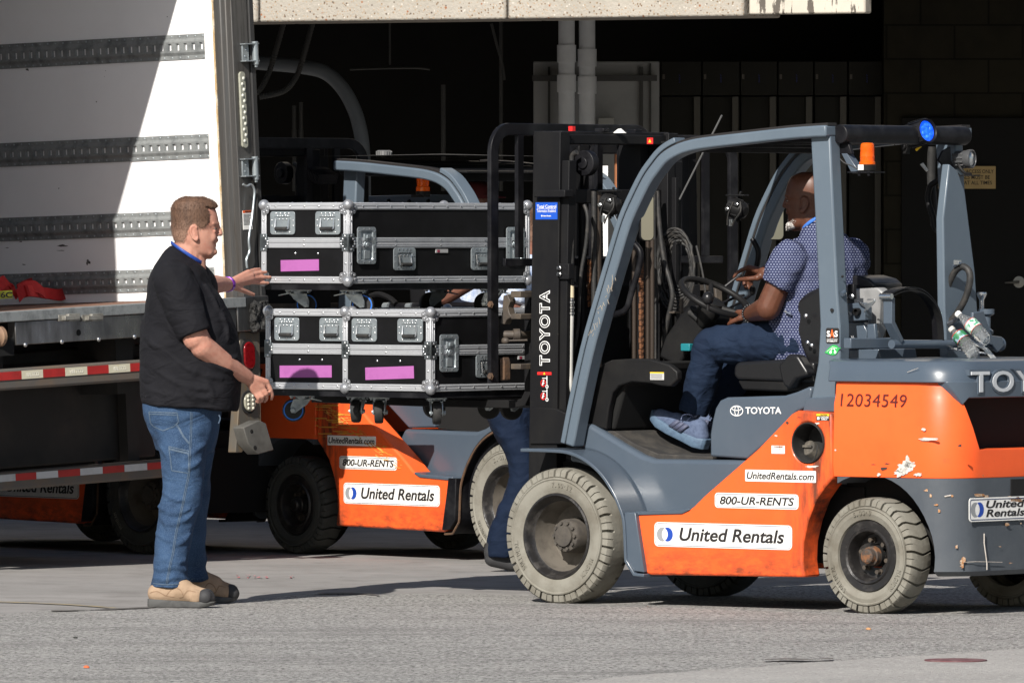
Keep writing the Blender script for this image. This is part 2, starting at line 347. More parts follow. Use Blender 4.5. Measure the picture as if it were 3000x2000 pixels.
# dark tar line where asphalt meets concrete, a few cracks, the faded yellow marking
g = MB()
def groundstrip(mb, pts, wd, z, jit=.3):
    P = [ground(*p) for p in pts]; P = [Vector(q) for q in smoothpath([tuple(p) for p in P], 8)]
    for i in range(len(P)-1):
        a, b = P[i], P[i+1]; wa = wd*(1+jit*noise.noise(a*9)); wb = wd*(1+jit*noise.noise(b*9))
        mb.add([(a.x, a.y-wa/2, z), (b.x, b.y-wb/2, z), (b.x, b.y+wb/2, z), (a.x, a.y+wa/2, z)], [(0, 1, 2, 3)])
groundstrip(g, [(150, 1793), (240, 1791), (340, 1787), (430, 1783), (500, 1778)], .10, .008, 1.2)
groundstrip(g, [(930, 1743), (1010, 1741), (1085, 1744), (1110, 1749)], .12, .008, 1.3)
m_tar = mat('tar_seam', (0.10, 0.093, 0.085), 0.8, col2=(0.20, 0.19, 0.178), vs=40)
o = g.build('seam_crack', m_tar, smooth=False); tag(o, 'dark crumbled seam between asphalt and concrete', 'ground', kind='structure')
g = MB(); groundstrip(g, [(-60, 1763), (60, 1766), (160, 1770), (260, 1776), (345, 1783)], .07, .004, .2)
m_yel = mat('faded_yellow', (0.30, 0.235, 0.11), 0.8, col2=(0.23, 0.21, 0.18), vs=14, vr=(.4, .6))
o = g.build('line_marking', m_yel, smooth=False); tag(o, 'faded yellow line painted on the concrete at the left', 'ground', kind='structure')
g = MB(); P = [(705, 1690), (730, 1691), (755, 1692), (775, 1691), (848, 1693)]
for i, (a, b) in enumerate(P):
    q = ground(a, b)
    for k in range(3):
        x = q.x+random.uniform(-.02, .02); y = q.y+random.uniform(-.15, .15); s = random.uniform(.003, .008)
        g.add([(x-s, y, .003+.004*k), (x+s, y-.03, .004+.004*k), (x+s*.7, y+.06, .006+.002*k), (x-s*.8, y+.05, .004+.002*k)], [(0, 1, 2, 3)])
o = g.build('litter', mat('red_litter', (0.45, 0.09, 0.11), .7, col2=(.55, .45, .45), vs=50), smooth=False); tag(o, 'shredded red and white scrap lying on the concrete behind the man', 'litter')
def pebble(px, py, s, col, nm, lab):
    q = ground(px, py); g = MB(); g.ell((0, 0, s*.35), (s, s*1.1, s*.5), nu=8, nv=5)
    for i, v in enumerate(g.v): g.v[i] = tuple(Vector(v)*(1+.3*noise.noise(Vector(v)*90)))
    o = g.build(nm, col); o.location = (q.x, q.y, .004); tag(o, lab, nm.replace('_', ' ')); return o
pebble(254, 1959, .012, mat('orange_scrap', (.7, .14, .05), .6), 'scrap', 'tiny bright orange scrap on the asphalt at bottom left')
pebble(2545, 1847, .012, mat('tan_scrap', (.50, .26, .12), .7), 'scrap', 'small tan crumb on the asphalt below the rear wheel')
pebble(221, 1872, .010, MT['tyredark'], 'pebble', 'small dark pebble on the asphalt in front of the man')

# ================================================================== LOADING DOCK BUILDING
dock = empty('loading_dock', 'dark open loading dock with a sunlit pebbled concrete lintel', 'building')
m_agg = mat('exposed_aggregate', (0.345, 0.315, 0.268), 0.85, col2=(0.395, 0.362, 0.312), vs=3, bump=.5, bs=60, bd=.01)
N, L, b = nodes(m_agg); cur = b.inputs['Base Color'].links[0].from_socket; tc = [n for n in N if n.type == 'TEX_COORD'][0]
for sc, th, colr in ((38, .17, (0.20, 0.14, 0.09)), (30, .12, (0.50, 0.46, 0.40)), (55, .2, (0.36, 0.27, 0.19)), (24, .10, (0.12, 0.09, 0.07)), (17, .085, (0.28, 0.12, 0.06))):
    v = N.new('ShaderNodeTexVoronoi'); v.inputs['Scale'].default_value = sc; v.inputs['Randomness'].default_value = 1
    mp = N.new('ShaderNodeMapping'); mp.inputs['Location'].default_value = (sc*.37, sc*.11, sc*.73); L.new(tc.outputs['Object'], mp.inputs[0]); L.new(mp.outputs[0], v.inputs['Vector'])
    r = N.new('ShaderNodeMapRange'); r.inputs['From Min'].default_value = th+.06; r.inputs['From Max'].default_value = th; L.new(v.outputs['Distance'], r.inputs['Value'])
    x = N.new('ShaderNodeMix'); x.data_type = 'RGBA'; x.inputs['B'].default_value = (*colr, 1); L.new(cur, x.inputs['A']); L.new(r.outputs[0], x.inputs['Factor']); cur = x.outputs['Result']
L.new(cur, b.inputs['Base Color'])
m_peel = mat('peeling_cream_paint', (0.52, 0.475, 0.40), 0.75, col2=(0.45, 0.41, 0.345), vs=3, scratch=(0.10, 0.085, 0.07), ss=7, sr=(.565, .585), sstretch=(3.2, 3.2, .5), bump=.2, bs=12)
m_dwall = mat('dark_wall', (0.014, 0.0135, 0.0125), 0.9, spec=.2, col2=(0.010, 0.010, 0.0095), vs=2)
pa = atY(728, 68, 10.6); pb = atY(2180, 48, 9.2); zb = 2.72
d = Vector((pb.x-pa.x, pb.y-pa.y, 0)).normalized(); nrm = Vector((-d.y, d.x, 0))
def along(px, extra=0):                                  # point on the facade line seen at pixel column px
    q = onplane(px, 60, pa, nrm); return Vector((q.x, q.y, 0))
def slabbox(p, q, z0, z1, t0, t1):
    g = MB(); vs = []
    for z in (z0, z1):
        for c, t in ((p, t0), (q, t0), (q, t1), (p, t1)): e = c+nrm*t; vs.append((e.x, e.y, z))
    return g.add(vs, [(3, 2, 1, 0), (4, 5, 6, 7), (0, 1, 5, 4), (1, 2, 6, 5), (2, 3, 7, 6), (3, 0, 4, 7)])
p0 = along(728)-d*7
cuts = [p0, along(757), along(1484), along(2181)]
for a_, b_ in zip(cuts[:-1], cuts[1:]):
    slabbox(a_+d*.006, b_-d*.006, zb, zb+2.6, 0, .45).build('lintel', m_agg, dock, bevel=.012)
g = slabbox(along(2186)+d*.004, along(2530), zb+.008, zb+2.6, .02, .10); g.build('painted_panel', m_peel, dock, bevel=.01)
slabbox(along(2532), along(2548)+d*10, 3.25, 5.3, 0.0, .45).build('sun_blocking_beam', m_agg, dock)  # unseen beam added to keep the sun out of the dock
YB = 16.0
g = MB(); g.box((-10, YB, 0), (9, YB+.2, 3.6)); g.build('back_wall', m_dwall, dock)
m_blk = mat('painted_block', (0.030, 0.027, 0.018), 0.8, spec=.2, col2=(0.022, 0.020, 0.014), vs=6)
N, L, b = nodes(m_blk); cur = b.inputs['Base Color'].links[0].from_socket; tc = [n for n in N if n.type == 'TEX_COORD'][0]
br = N.new('ShaderNodeTexBrick'); br.inputs['Color1'].default_value = (1, 1, 1, 1); br.inputs['Color2'].default_value = (.85, .85, .85, 1); br.inputs['Mortar'].default_value = (.35, .35, .35, 1)
br.inputs['Scale'].default_value = 1; br.inputs['Brick Width'].default_value = .4; br.inputs['Row Height'].default_value = .2; br.inputs['Mortar Size'].default_value = .006
mp = N.new('ShaderNodeMapping'); mp.inputs['Rotation'].default_value = (pi/2, 0, 0); L.new(tc.outputs['Object'], mp.inputs[0]); L.new(mp.outputs[0], br.inputs['Vector'])
x = N.new('ShaderNodeMix'); x.data_type = 'RGBA'; x.blend_type = 'MULTIPLY'; x.inputs['Factor'].default_value = 1; L.new(cur, x.inputs['A']); L.new(br.outputs[0], x.inputs['B']); L.new(x.outputs['Result'], b.inputs['Base Color'])
YR = 14.6; xr = atY(2590, 500, YR).x
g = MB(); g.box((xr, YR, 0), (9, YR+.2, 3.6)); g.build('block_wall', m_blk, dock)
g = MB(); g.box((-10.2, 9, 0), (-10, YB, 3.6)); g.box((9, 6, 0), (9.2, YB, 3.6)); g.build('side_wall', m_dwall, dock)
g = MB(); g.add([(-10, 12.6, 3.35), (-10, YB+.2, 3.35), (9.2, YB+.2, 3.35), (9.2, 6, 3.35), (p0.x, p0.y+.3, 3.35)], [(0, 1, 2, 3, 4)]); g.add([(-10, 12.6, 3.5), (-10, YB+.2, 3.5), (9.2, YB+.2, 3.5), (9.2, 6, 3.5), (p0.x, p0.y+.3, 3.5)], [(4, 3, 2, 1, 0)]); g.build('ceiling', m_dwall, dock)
# steel door in the block wall, with lever handle
g = MB(); q0 = atY(2640, 345, YR); q1 = atY(3080, 345, YR); g.box((q0.x, YR-.03, 0), (q1.x, YR-.001, 1.565+(690-345)/(FPX/(CAMD+YR)))); dr = g.build('door', mat('dark_door', (.010, .010, .010), .6, spec=.2), dock, bevel=.004)
q = atY(2985, 826, YR-.04); g = MB(); m4 = Matrix.Translation(q) @ Matrix.Rotation(pi/2, 4, 'X'); g.lathe([(.034, 0), (.034, .008), (.014, .01), (.014, .04)], 20, m4); g.tube([q+Vector((0, -.045, 0)), q+Vector((-.05, -.05, -.002)), q+Vector((-.085, -.05, -.004))], [.009, .007, .005], 8)
g.build('handle', mat('dull_steel', (.30, .29, .27), .4, metal=.8), dr)
# brass sign (its left end is hidden behind the forklift)
sg = empty('notice_sign', 'brass sign about access on the dark wall behind the forklift', 'sign')
q = atY(2748, 553, YR-.05); e = atY(2917, 553, YR-.05); t = atY(2748, 487, YR-.05)
g = MB(); c = (e+t)/2; plate(g, c+Vector((0, .004, 0)), (1, 0, 0), (0, 0, 1), (e-q).x, (t-q).z, .006, .003); pl = g.build('sign_plate', mat('brass_sign', (.46, .33, .15), .45, metal=.35, col2=(.38, .27, .12), vs=8), sg)
g = MB(); yy = YR-.054
for txt, x0, x1, ya, yb_ in (('FULL ACCESS ONLY', 2800, 2911, 508, 497), ('CREDENTIALS MUST BE', 2752, 2900, 525, 514), ('DISPLAYED AT ALL TIMES', 2754, 2906, 541, 530)):
    a_ = atY(x0, ya, yy); letter(g, txt, a_, (atY(x1, ya, yy)-a_), (atY(x0, yb_, yy)-a_), .006)
g.build('lettering', MT['ink'], sg)
g = MB(); a_ = atY(2840, 690, YR-.02); b_ = atY(2885, 575, YR-.02); g.box((a_.x, YR-.012, a_.z), (b_.x, YR-.004, b_.z)); o = g.build('paper_notice', mat('brown_notice', (.10, .09, .07), .7, col2=(.07, .06, .05), vs=8)); tag(o, 'worn brown notice below the brass sign', 'notice')
# pipes, ducts and panels inside
m_pvc = mat('grey_conduit', (.72, .74, .76), .5, col2=(.60, .62, .64), vs=4)
m_dpipe = mat('dark_conduit', (.065, .065, .062), .6, spec=.3, col2=(.04, .04, .04), vs=5)
def vpipe(name, px, y0, y1, rpx, Y, m, lab, cat='pipe', group=None, coup=()):
    a_ = atY(px, y0, Y); b_ = atY(px, y1, Y); r = rpx/(FPX/(CAMD+Y)); t = empty(name, lab, cat, group, Matrix.Translation(b_)); h = a_.z-b_.z
    g = MB(); g.tube([(0, 0, 0), (0, 0, h)], r, 18); g.build('tube', m, t)
    for yc in coup:
        z = atY(px, yc, Y).z-b_.z; g = MB(); g.lathe([(r*1.16, z-.05), (r*1.16, z+.05)], 18); g.build('coupling', m, t)
    return t
vpipe('conduit_pipe', 1660, 40, 640, 24, 13.6, m_pvc, 'wide grey conduit, left of the two standing together', group='two wide grey conduits', coup=(158, 245))
vpipe('conduit_pipe', 1720, 40, 640, 24, 13.6, m_pvc, 'wide grey conduit, right of the two standing together', group='two wide grey conduits', coup=(170, 250))
vpipe('thin_pipe', 862, 310, 560, 6, 14, m_dpipe, 'thin dark pipe, left of a pair beside the truck', group='thin pipes by the truck', coup=(406,))
vpipe('thin_pipe', 882, 300, 560, 6, 14, m_dpipe, 'thin dark pipe, right of a pair beside the truck', group='thin pipes by the truck', coup=(406,))
vpipe('wall_strut', 1299, 249, 560, 7, 14, m_dpipe, 'slotted dark strut upright on the back wall', 'strut')
vpipe('thin_pipe', 1468, 60, 560, 6, 14, m_dpipe, 'long thin dark pipe left of the grey cabinet')
vpipe('thin_pipe', 1142, 60, 190, 3, 13, m_dpipe, 'short thin pipe hanging from the ceiling')
vpipe('copper_pipe', 1808, 440, 760, 8, 10.8, mat('copper_pipe', (.42, .17, .08), .4, metal=.5), 'orange copper pipe seen through the mast')
vpipe('copper_pipe', 1831, 440, 760, 5, 10.9, mat('dull_pipe', (.16, .12, .10), .5), 'dull brown pipe seen through the mast')
a_ = atY(1766, 760, 8.6); b_ = atY(1781, 486, 8.6); g = MB(); g.box((a_.x, 8.6, 0), (b_.x, 8.63, b_.z)); o = g.build('white_post', mat('white_post', (.75, .74, .72), .6)); tag(o, 'narrow white post seen through the mast of the near forklift', 'post')
def tubething(name, pts, Y, rpx, m, lab, cat='pipe', n=6, ribs=0):
    P = [tuple(atY(a, b, Y)) for a, b in pts]; P = smoothpath(P, n); r = rpx/(FPX/(CAMD+Y)); g = MB()
    if ribs: P = smoothpath(P, ribs); g.tube(P, [r*(1 if i % 2 else .82) for i in range(len(P))], 12)
    else: g.tube(P, r, 14)
    o = g.build(name, m); return tag(o, lab, cat)
tubething('curved_duct', [(700, 180), (800, 188), (880, 196), (950, 212), (1000, 255), (1035, 315), (1055, 380), (1064, 450), (1066, 570), (1066, 700)], 12.6, 21, mat('grey_duct', (.13, .145, .16), .5, col2=(.10, .11, .12), vs=3), 'thick grey duct bending down out of the dark', 'duct')
tubething('flexible_hose', [(850, -20), (830, 70), (805, 160), (785, 220), (755, 270), (700, 300)], 12, 9, m_dpipe, 'ribbed hose nearest the truck post', 'hose', 6, 3)
tubething('flexible_hose', [(930, 20), (910, 90), (885, 180), (865, 230), (830, 268), (760, 285)], 12, 9, m_dpipe, 'ribbed hose hanging right of another', 'hose', 6, 3)
tubething('ceiling_pipe', [(1025, 204), (1120, 201), (1220, 200), (1260, 204)], 13, 3, m_dpipe, 'thin level pipe below the dark ceiling')
tubething('ceiling_pipe', [(1440, 70), (1455, 130), (1472, 190), (1478, 235)], 13, 4, m_dpipe, 'thin bent pipe below the dark ceiling')
for px in (1140, 1150, 1161): pass
cb = empty('cabinet', 'grey metal cabinet behind the two wide conduits', 'cabinet')
m_cab = mat('grey_cabinet', (.32, .325, .325), .6, col2=(.25, .255, .255), vs=3); Yc = 13.9
def wbox(mb, x0, y0, x1, y1, Y, t):
    a_ = atY(x0, y1, Y); b_ = atY(x1, y0, Y); return mb.box((a_.x, Y, a_.z), (b_.x, Y+t, b_.z))
g = MB(); wbox(g, 1563, 180, 1932, 760, Yc, .4); g.build('body', m_cab, cb, bevel=.006)
g = MB(); wbox(g, 1605, 196, 1612, 700, Yc-.03, .028); wbox(g, 1873, 196, 1884, 700, Yc-.03, .028); wbox(g, 1903, 186, 1908, 700, Yc-.03, .028); g.build('channel', m_dpipe, cb)
g = MB(); wbox(g, 1560, 221, 1925, 238, Yc-.06, .05); g.build('strap_rail', mat('dark_rail', (.05, .05, .05), .5), cb)
g = MB(); wbox(g, 1752, 345, 1800, 420, Yc-.10, .06); g.build('junction_box', mat('junction', (.38, .38, .36), .6), cb, bevel=.004)
# row of tall dark equipment cabinets
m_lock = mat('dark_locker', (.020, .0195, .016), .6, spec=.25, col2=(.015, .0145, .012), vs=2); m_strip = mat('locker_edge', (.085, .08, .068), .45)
xs = [1937, 2058, 2170, 2280, 2386, 2486, 2588]
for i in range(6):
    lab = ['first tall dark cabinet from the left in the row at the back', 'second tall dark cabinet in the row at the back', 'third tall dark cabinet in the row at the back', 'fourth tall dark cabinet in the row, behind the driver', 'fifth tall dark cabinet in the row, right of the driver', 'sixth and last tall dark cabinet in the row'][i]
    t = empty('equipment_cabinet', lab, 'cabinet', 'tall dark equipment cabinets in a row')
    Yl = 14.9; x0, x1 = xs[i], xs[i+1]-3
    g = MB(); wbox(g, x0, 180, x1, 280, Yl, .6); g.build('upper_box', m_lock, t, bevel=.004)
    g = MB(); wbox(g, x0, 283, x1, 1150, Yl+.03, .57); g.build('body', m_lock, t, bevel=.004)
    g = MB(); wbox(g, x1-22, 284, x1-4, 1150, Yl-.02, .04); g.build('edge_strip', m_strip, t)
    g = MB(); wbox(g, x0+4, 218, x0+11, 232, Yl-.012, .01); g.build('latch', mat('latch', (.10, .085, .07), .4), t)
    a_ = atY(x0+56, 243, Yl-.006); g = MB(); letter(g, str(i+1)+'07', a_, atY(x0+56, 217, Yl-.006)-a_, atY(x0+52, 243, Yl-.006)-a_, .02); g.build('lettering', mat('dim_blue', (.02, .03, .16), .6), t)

# ================================================================== BOX TRAILER
TO = atY(714, 872, 4.82)
TM = Matrix.Translation(TO) @ Matrix.Rotation(-.043, 4, 'Y') @ Matrix.Rotation(.010, 4, 'X') @ Matrix.Rotation(radians(50), 4, 'Z')
T = Frame(None, mat=TM)
trailer = empty('box_trailer', 'white lined box trailer with its rear doors open, left of the man', 'trailer', None, TM)
m_wall = mat('white_liner', (.88, .88, .89), .45, col2=(.82, .82, .83), vs=2.2, vr=(.45, .8), scratch=(.30, .29, .28), ss=5, sr=(.735, .76), sstretch=(1, 1, 1.4))
m_wood = mat('trailer_floor', (.20, .10, .065), .7, col2=(.12, .075, .055), vs=9, stretch=(6, .6, 1))
m_sill = mat('stainless_sill', (.30, .295, .29), .22, metal=.95, col2=(.10, .097, .095), vs=3, vr=(.35, .65), stretch=(2, 1, .5), rvar=.25, scratch=(.24, .16, .10), ss=6, sr=(.68, .74))
m_dsteel = mat('dark_stainless', (.15, .147, .143), .38, metal=.7, col2=(.075, .068, .06), vs=4, stretch=(8, 8, .6), rvar=.3)
m_galv = mat('galvanised', (.27, .285, .285), .5, metal=.35, col2=(.14, .15, .155), vs=16, rvar=.2)
m_dark = mat('undercarriage', (.02, .019, .018), .7, col2=(.035, .03, .027), vs=5)
LEN = 7.0; HT = 2.30; WD = 2.36
g = MB(); g.box((-.004, .10, 0), (.05, LEN, HT)); g.build('side_wall', m_wall, trailer)
g = MB(); g.box((-WD-.05, .0, -.02), (-WD, LEN, HT)); g.build('side_wall', m_wall, trailer)
g = MB(); g.box((-WD-.05, -.02, HT), (.05, LEN, HT+.06)); g.build('roof', m_wall, trailer)
g = MB(); g.box((-WD, LEN, 0), (0, LEN+.05, HT)); g.build('front_wall', m_wall, trailer)
g = MB(); g.box((-WD, .03, -.05), (-.004, LEN, -.002)); g.build('floor', m_wood, trailer)
g = MB(); g.box((-WD-.02, -.06, -.045), (-.05, .03, .004)); g.build('threshold', m_galv, trailer, bevel=.004)
# white edge strip and gap of old sealant
g = MB(); g.box((-.030, .10, 0), (-.003, .155, HT)); g.build('edge_strip', mat('white_strip', (.8, .79, .77), .5, scratch=(.3, .28, .25), ss=10, sr=(.66, .7)), trailer, bevel=.003)
g = MB()
for k in range(60):
    z = HT*k/60; r = .006+.008*abs(noise.noise(Vector((k*.9, 0, 0)))); g.box((-.028-r*.3, .090-r*.4, z), (.0, .098, z+HT/60*.96))
g.build('sealant', mat('old_sealant', (.42, .30, .16), .8, col2=(.6, .55, .45), vs=12), trailer)
# rear frame post: jamb face and rear face
g = MB(); g.prism([(-.028, .088), (-.022, .050), (0, .035), (0, 0), (.115, 0), (.115, .15), (-.0, .15)], -.16, HT, ax=2); post = g.build('rear_post', m_dsteel, trailer, bevel=.004)
g = MB(); g.box((.118, -.01, -.14), (.150, .40, HT)); g.build('door_edge', mat('door_dark', (.03, .03, .03), .5), trailer, bevel=.004)
g = MB(); g.box((-WD-.05, -.03, HT-.02), (.12, .05, HT+.16)); g.build('header', m_dsteel, trailer)
g = MB(); g.box((-WD-.12, -.0, -.16), (-WD, .14, HT)); g.build('rear_post', m_dsteel, trailer)
def hinge(pyc):
    q = T.side(712, pyc, -.004); g = MB(); z = q.z
    g.box((q.x-.01, -.010, z-.040), (q.x+.035, -.001, z+.040)); g.box((q.x-.018, -.035, z+.038), (q.x+.085, -.001, z+.044)); g.box((q.x-.018, -.035, z-.044), (q.x+.085, -.001, z-.038))
    g.tube([(q.x+.068, -.022, z-.06), (q.x+.068, -.022, z+.052)], .016, 14); g.tube([(q.x+.068, -.022, z-.072), (q.x+.068, -.022, z-.05)], .010, 8)
    for dz in (-.018, .014): dome(g, (q.x+.012+dz*.3, -.010, z+dz), (0, -1, 0), .007)
    return g.build('hinge', MT['zinc'], trailer, bevel=.002)
hinge(155); hinge(492)
def markerlight(x0, y0, x1, y1, px0, n):
    a_ = T.side(x0, y1, -.004); b_ = T.side(x1, y0, -.004); cx = (a_.x+b_.x)/2; g = MB()
    h = b_.z-a_.z; plate(g, (cx, -.001, (a_.z+b_.z)/2), (1, 0, 0), (0, 0, 1), .036, h, .012, .017); o = g.build('marker_light', mat('clear_lens', (.34, .34, .28), .25, col2=(.22, .22, .18), vs=30), trailer)
    g = MB()
    for k in range(n): dome(g, (cx+.005*(1 if k % 2 else -1), -.012, a_.z+h*(.09+.82*k/(n-1))), (0, -1, 0), .010)
    g.build('diode', mat('diode', (.62, .62, .55), .15), o)
markerlight(703, 210, 719, 434, 0, 12)
# bent silver rod and warning sticker on the post
P = [T.side(a, b, -.03) for a, b in ((712, 540), (722, 546), (735, 541), (745, 556), (744, 585), (738, 640), (729, 700), (731, 735), (722, 760), (724, 785))]
g = MB(); g.tube(smoothpath([tuple(p) for p in P], 4), .006, 8); g.build('tie_rod', MT['zinc'], trailer)
a_ = T.side(713, 673, -.002); b_ = T.side(737, 616, -.002); g = MB(); g.box((a_.x, -.003, a_.z), (b_.x, -.001, b_.z)); st = g.build('warning_sticker', MT['white'], trailer)
g = MB(); g.box((a_.x, -.004, b_.z-.011), (b_.x, -.003, b_.z)); g.build('sticker_band', MT['orangeink'], st)
g = MB()
letter(g, 'WARNING', (a_.x+.012, -.0045, b_.z-.009), (b_.x-a_.x-.016, 0, 0), (0, 0, .007), .01)
for k in range(9): g.box((a_.x+.003, -.004, b_.z-.02-.006*k), (b_.x-.004-.008*(k % 3), -.0035, b_.z-.018-.006*k))
g.build('lettering', MT['ink'], st)
# E-track rails with their slots
def etrack(y_at_500, z0, h):
    u0 = .160; pitch = .0508; n = int((LEN-u0)/pitch); H = h; sx = -.016; z1 = z0+H
    t = MB()
    for za, zb_, xa, xb in ((z0, z0+.020, -.009, -.009), (z0+.020, z0+.034, -.009, sx), (z1-.034, z1-.020, sx, -.009), (z1-.020, z1, -.009, -.009)):
        t.add([(xa, u0, za), (xa, LEN, za), (xb, LEN, zb_), (xb, u0, zb_)], [(0, 1, 2, 3)])
    zs, zt = z0+.042, z1-.042
    t.add([(sx, u0, z0+.034), (sx, LEN, z0+.034), (sx, LEN, zs), (sx, u0, zs)], [(0, 1, 2, 3)]); t.add([(sx, u0, zt), (sx, LEN, zt), (sx, LEN, z1-.034), (sx, u0, z1-.034)], [(0, 1, 2, 3)])
    ym = u0
    for k in range(n):
        c = u0+.03+pitch*k; a_, b_ = c-.011, c+.011
        t.add([(sx, ym, zs), (sx, a_, zs), (sx, a_, zt), (sx, ym, zt)], [(0, 1, 2, 3)]); ym = b_
        for yy, s in ((a_, 1), (b_, -1)): t.add([(sx, yy, zs), (-.005, yy+s*.004, zs), (-.005, yy+s*.004, zt), (sx, yy, zt)], [(0, 1, 2, 3)])
        t.add([(sx, a_, zt), (sx, b_, zt), (-.005, b_, zt-.004), (-.005, a_, zt-.004)], [(0, 1, 2, 3)]); t.add([(sx, a_, zs), (sx, b_, zs), (-.005, b_, zs+.004), (-.005, a_, zs+.004)], [(0, 1, 2, 3)])
    t.add([(sx, ym, zs), (sx, LEN, zs), (sx, LEN, zt), (sx, ym, zt)], [(0, 1, 2, 3)])
    t.add([(-.004, u0, z0), (-.009, u0, z0), (-.009, u0, z0+.02), (sx, u0, z0+.034), (sx, u0, z1-.034), (-.009, u0, z1-.02), (-.009, u0, z1), (-.004, u0, z1)], [tuple(range(8))])
    o = t.build('cargo_rail', m_galv, trailer, smooth=False)
    g = MB()
    for k in range(n):
        for z in (z0+.010, z1-.010): dome(g, (-.009, u0+.02+pitch*k, z), (-1, 0, 0), .005)
    g.build('rivets', MT['zinc'], o); return o
for (pa_, pb_) in ((98, 172), (393, 464), (616, 686), (784, 850)):
    za = T.side(600, pb_, -.01, 0).z; zb_ = T.side(600, pa_, -.01, 0).z; etrack(0, za, max(.10, zb_-za))
# sill, corner block, bumper, lamps, bumper bars
qs = T.side(60, 1015, -.02); hs = -qs.z
lx = T.side(46, 980, -.05).x
g = MB(); g.box((lx, -.05, -.155), (-.115, .0, -.046)); sill = g.build('rear_sill', m_sill, trailer, bevel=.004)
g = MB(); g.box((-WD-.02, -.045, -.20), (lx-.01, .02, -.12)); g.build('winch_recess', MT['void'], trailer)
g = MB(); g.box((-.11, -.055, -.16), (.118, .0, .006)); g.build('corner_block', m_sill, trailer, bevel=.006)
g = MB()
for (x0, x1) in ((168, 228), (236, 296)):
    a_ = T.side(x0, 930, -.052); b_ = T.side(x1, 930, -.052); z = a_.z
    g.box((a_.x, -.062, z-.018), (b_.x, -.050, z+.012)); g.box((a_.x+.02, -.085, z-.014), (b_.x-.02, -.060, z+.006)); g.box((a_.x+.05, -.080, z-.02), (b_.x-.012, -.062, z+.014))
g.build('door_keeper', MT['dirtysteel'] if 0 else mat('keeper_steel', (.30, .29, .26), .5, metal=.5, col2=(.16, .15, .13), vs=20), sill, bevel=.002)
g = MB()
for (x_, y_) in ((75, 1010), (182, 1001), (290, 994), (395, 986)): q = T.side(x_, y_, -.052); dome(g, (q.x, -.05, q.z), (0, -1, 0), .012, .009)
g.build('bolt', MT['chrome'], sill)
q = T.side(231, 974, -.052); g = MB(); g.lathe([(.015, 0), (.015, .001)], 20, Matrix.Translation((q.x, -.0505, q.z)) @ Matrix.Rotation(pi/2, 4, 'X')); g.build('hole', MT['void'], sill)
# roller at the far left
g = MB(); q = T.side(14, 985, -.1); g.lathe([(.035, -.14), (.030, -.05), (.028, 0), (.040, .03), (.042, .06), (.050, .07), (.050, .09), (0.02, .095)], 20, Matrix.Translation((q.x-.05, -.03, q.z)) @ Matrix.Rotation(radians(90), 4, 'Y')); g.build('roller', mat('rusty_roller', (.30, .19, .12), .7, col2=(.2, .12, .08), vs=12), trailer)
g = MB(); a_ = T.side(722, 972, -.03); b_ = T.side(768, 882, -.03)
g.box((a_.x, -.09, a_.z), (b_.x, -.0, b_.z)); me_ = g
vs = []; 
o = g.build('dock_bumper', mat('crumbled_rubber', (.018, .018, .018), .9, col2=(.06, .058, .055), vs=40, bump=1, bs=60, bd=.03), trailer, bevel=.01, seg=3)
sub = o.modifiers.new('sub', 'SUBSURF'); sub.subdivision_type = 'SIMPLE'; sub.levels = 4; sub.render_levels = 4
tx = bpy.data.textures.new('crumble', 'CLOUDS'); tx.noise_scale = .025; dm = o.modifiers.new('d', 'DISPLACE'); dm.texture = tx; dm.strength = .045; dm.mid_level = .6
# lamp plate under the sill
pz = [T.side(a, b, -.01) for a, b in ((694, 972), (752, 972), (757, 1240), (700, 1325), (681, 1325), (690, 1200))]
g = MB(); g.prism([(p.x, p.z) for p in pz], -.03, .02); lp = g.build('lamp_plate', mat('lamp_plate', (.13, .118, .10), .5, metal=.4, col2=(.19, .13, .07), vs=6, stretch=(6, 1, .6)), trailer, bevel=.004)
def oval(x0, y0, x1, y1, m, nm, inset, lens=None):
    a_ = T.side(x0, y1, -.034); b_ = T.side(x1, y0, -.034); c = ((a_.x+b_.x)/2, -.030, (a_.z+b_.z)/2); wd, h = b_.x-a_.x, b_.z-a_.z; g = MB()
    plate(g, c, (1, 0, 0), (0, 0, 1), wd+.02, h+.025, .006, (wd+.02)/2-.001); o = g.build(nm+'_gasket', MT['rubber'], lp)
    g = MB(); plate(g, (c[0], -.036, c[2]), (1, 0, 0), (0, 0, 1), wd, h, .012, wd/2-.001); g.build(nm, m, o if 0 else lp, bevel=.005); return c, wd, h
oval(713, 1000, 741, 1082, mat('red_lens', (.17, .004, .006), .15, col2=(.09, .002, .003), vs=60), 'brake_lamp', 0)
c, wd, h = oval(713, 1150, 743, 1206, mat('clear_lamp', (.32, .31, .24), .2, col2=(.20, .19, .15), vs=40), 'reversing_lamp', 0)
g = MB()
for i in range(2):
    for k in range(4): dome(g, (c[0]+(-.5+i)*wd*.42, -.048, c[2]+(-.33+.22*k)*h), (0, -1, 0), .008)
g.build('diode', mat('diode2', (.60, .58, .48), .15), lp)
pz = [T.side(a, b, -.04) for a, b in ((686, 1252), (732, 1231), (752, 1240), (775, 1318), (728, 1331), (700, 1300))]
g = MB(); g.prism([(p.x, p.z) for p in pz], -.10, -.03); bk = g.build('step_bracket', mat('dusty_bracket', (.10, .097, .088), .75, col2=(.065, .062, .056), vs=12), trailer, bevel=.004)
q = T.side(748, 1311, -.102); g = MB(); g.lathe([(.011, 0), (.011, .001)], 16, Matrix.Translation((q.x, -.1005, q.z)) @ Matrix.Rotation(pi/2, 4, 'X')); q = T.side(738, 1263, -.102); g.lathe([(.011, 0), (.009, .001)], 7, Matrix.Translation((q.x, -.1005, q.z)) @ Matrix.Rotation(pi/2, 4, 'X')); g.build('hole', MT['void'], bk)
m_bar = mat('grimy_bar', (.10, .09, .08), .7, col2=(.14, .10, .07), vs=6)
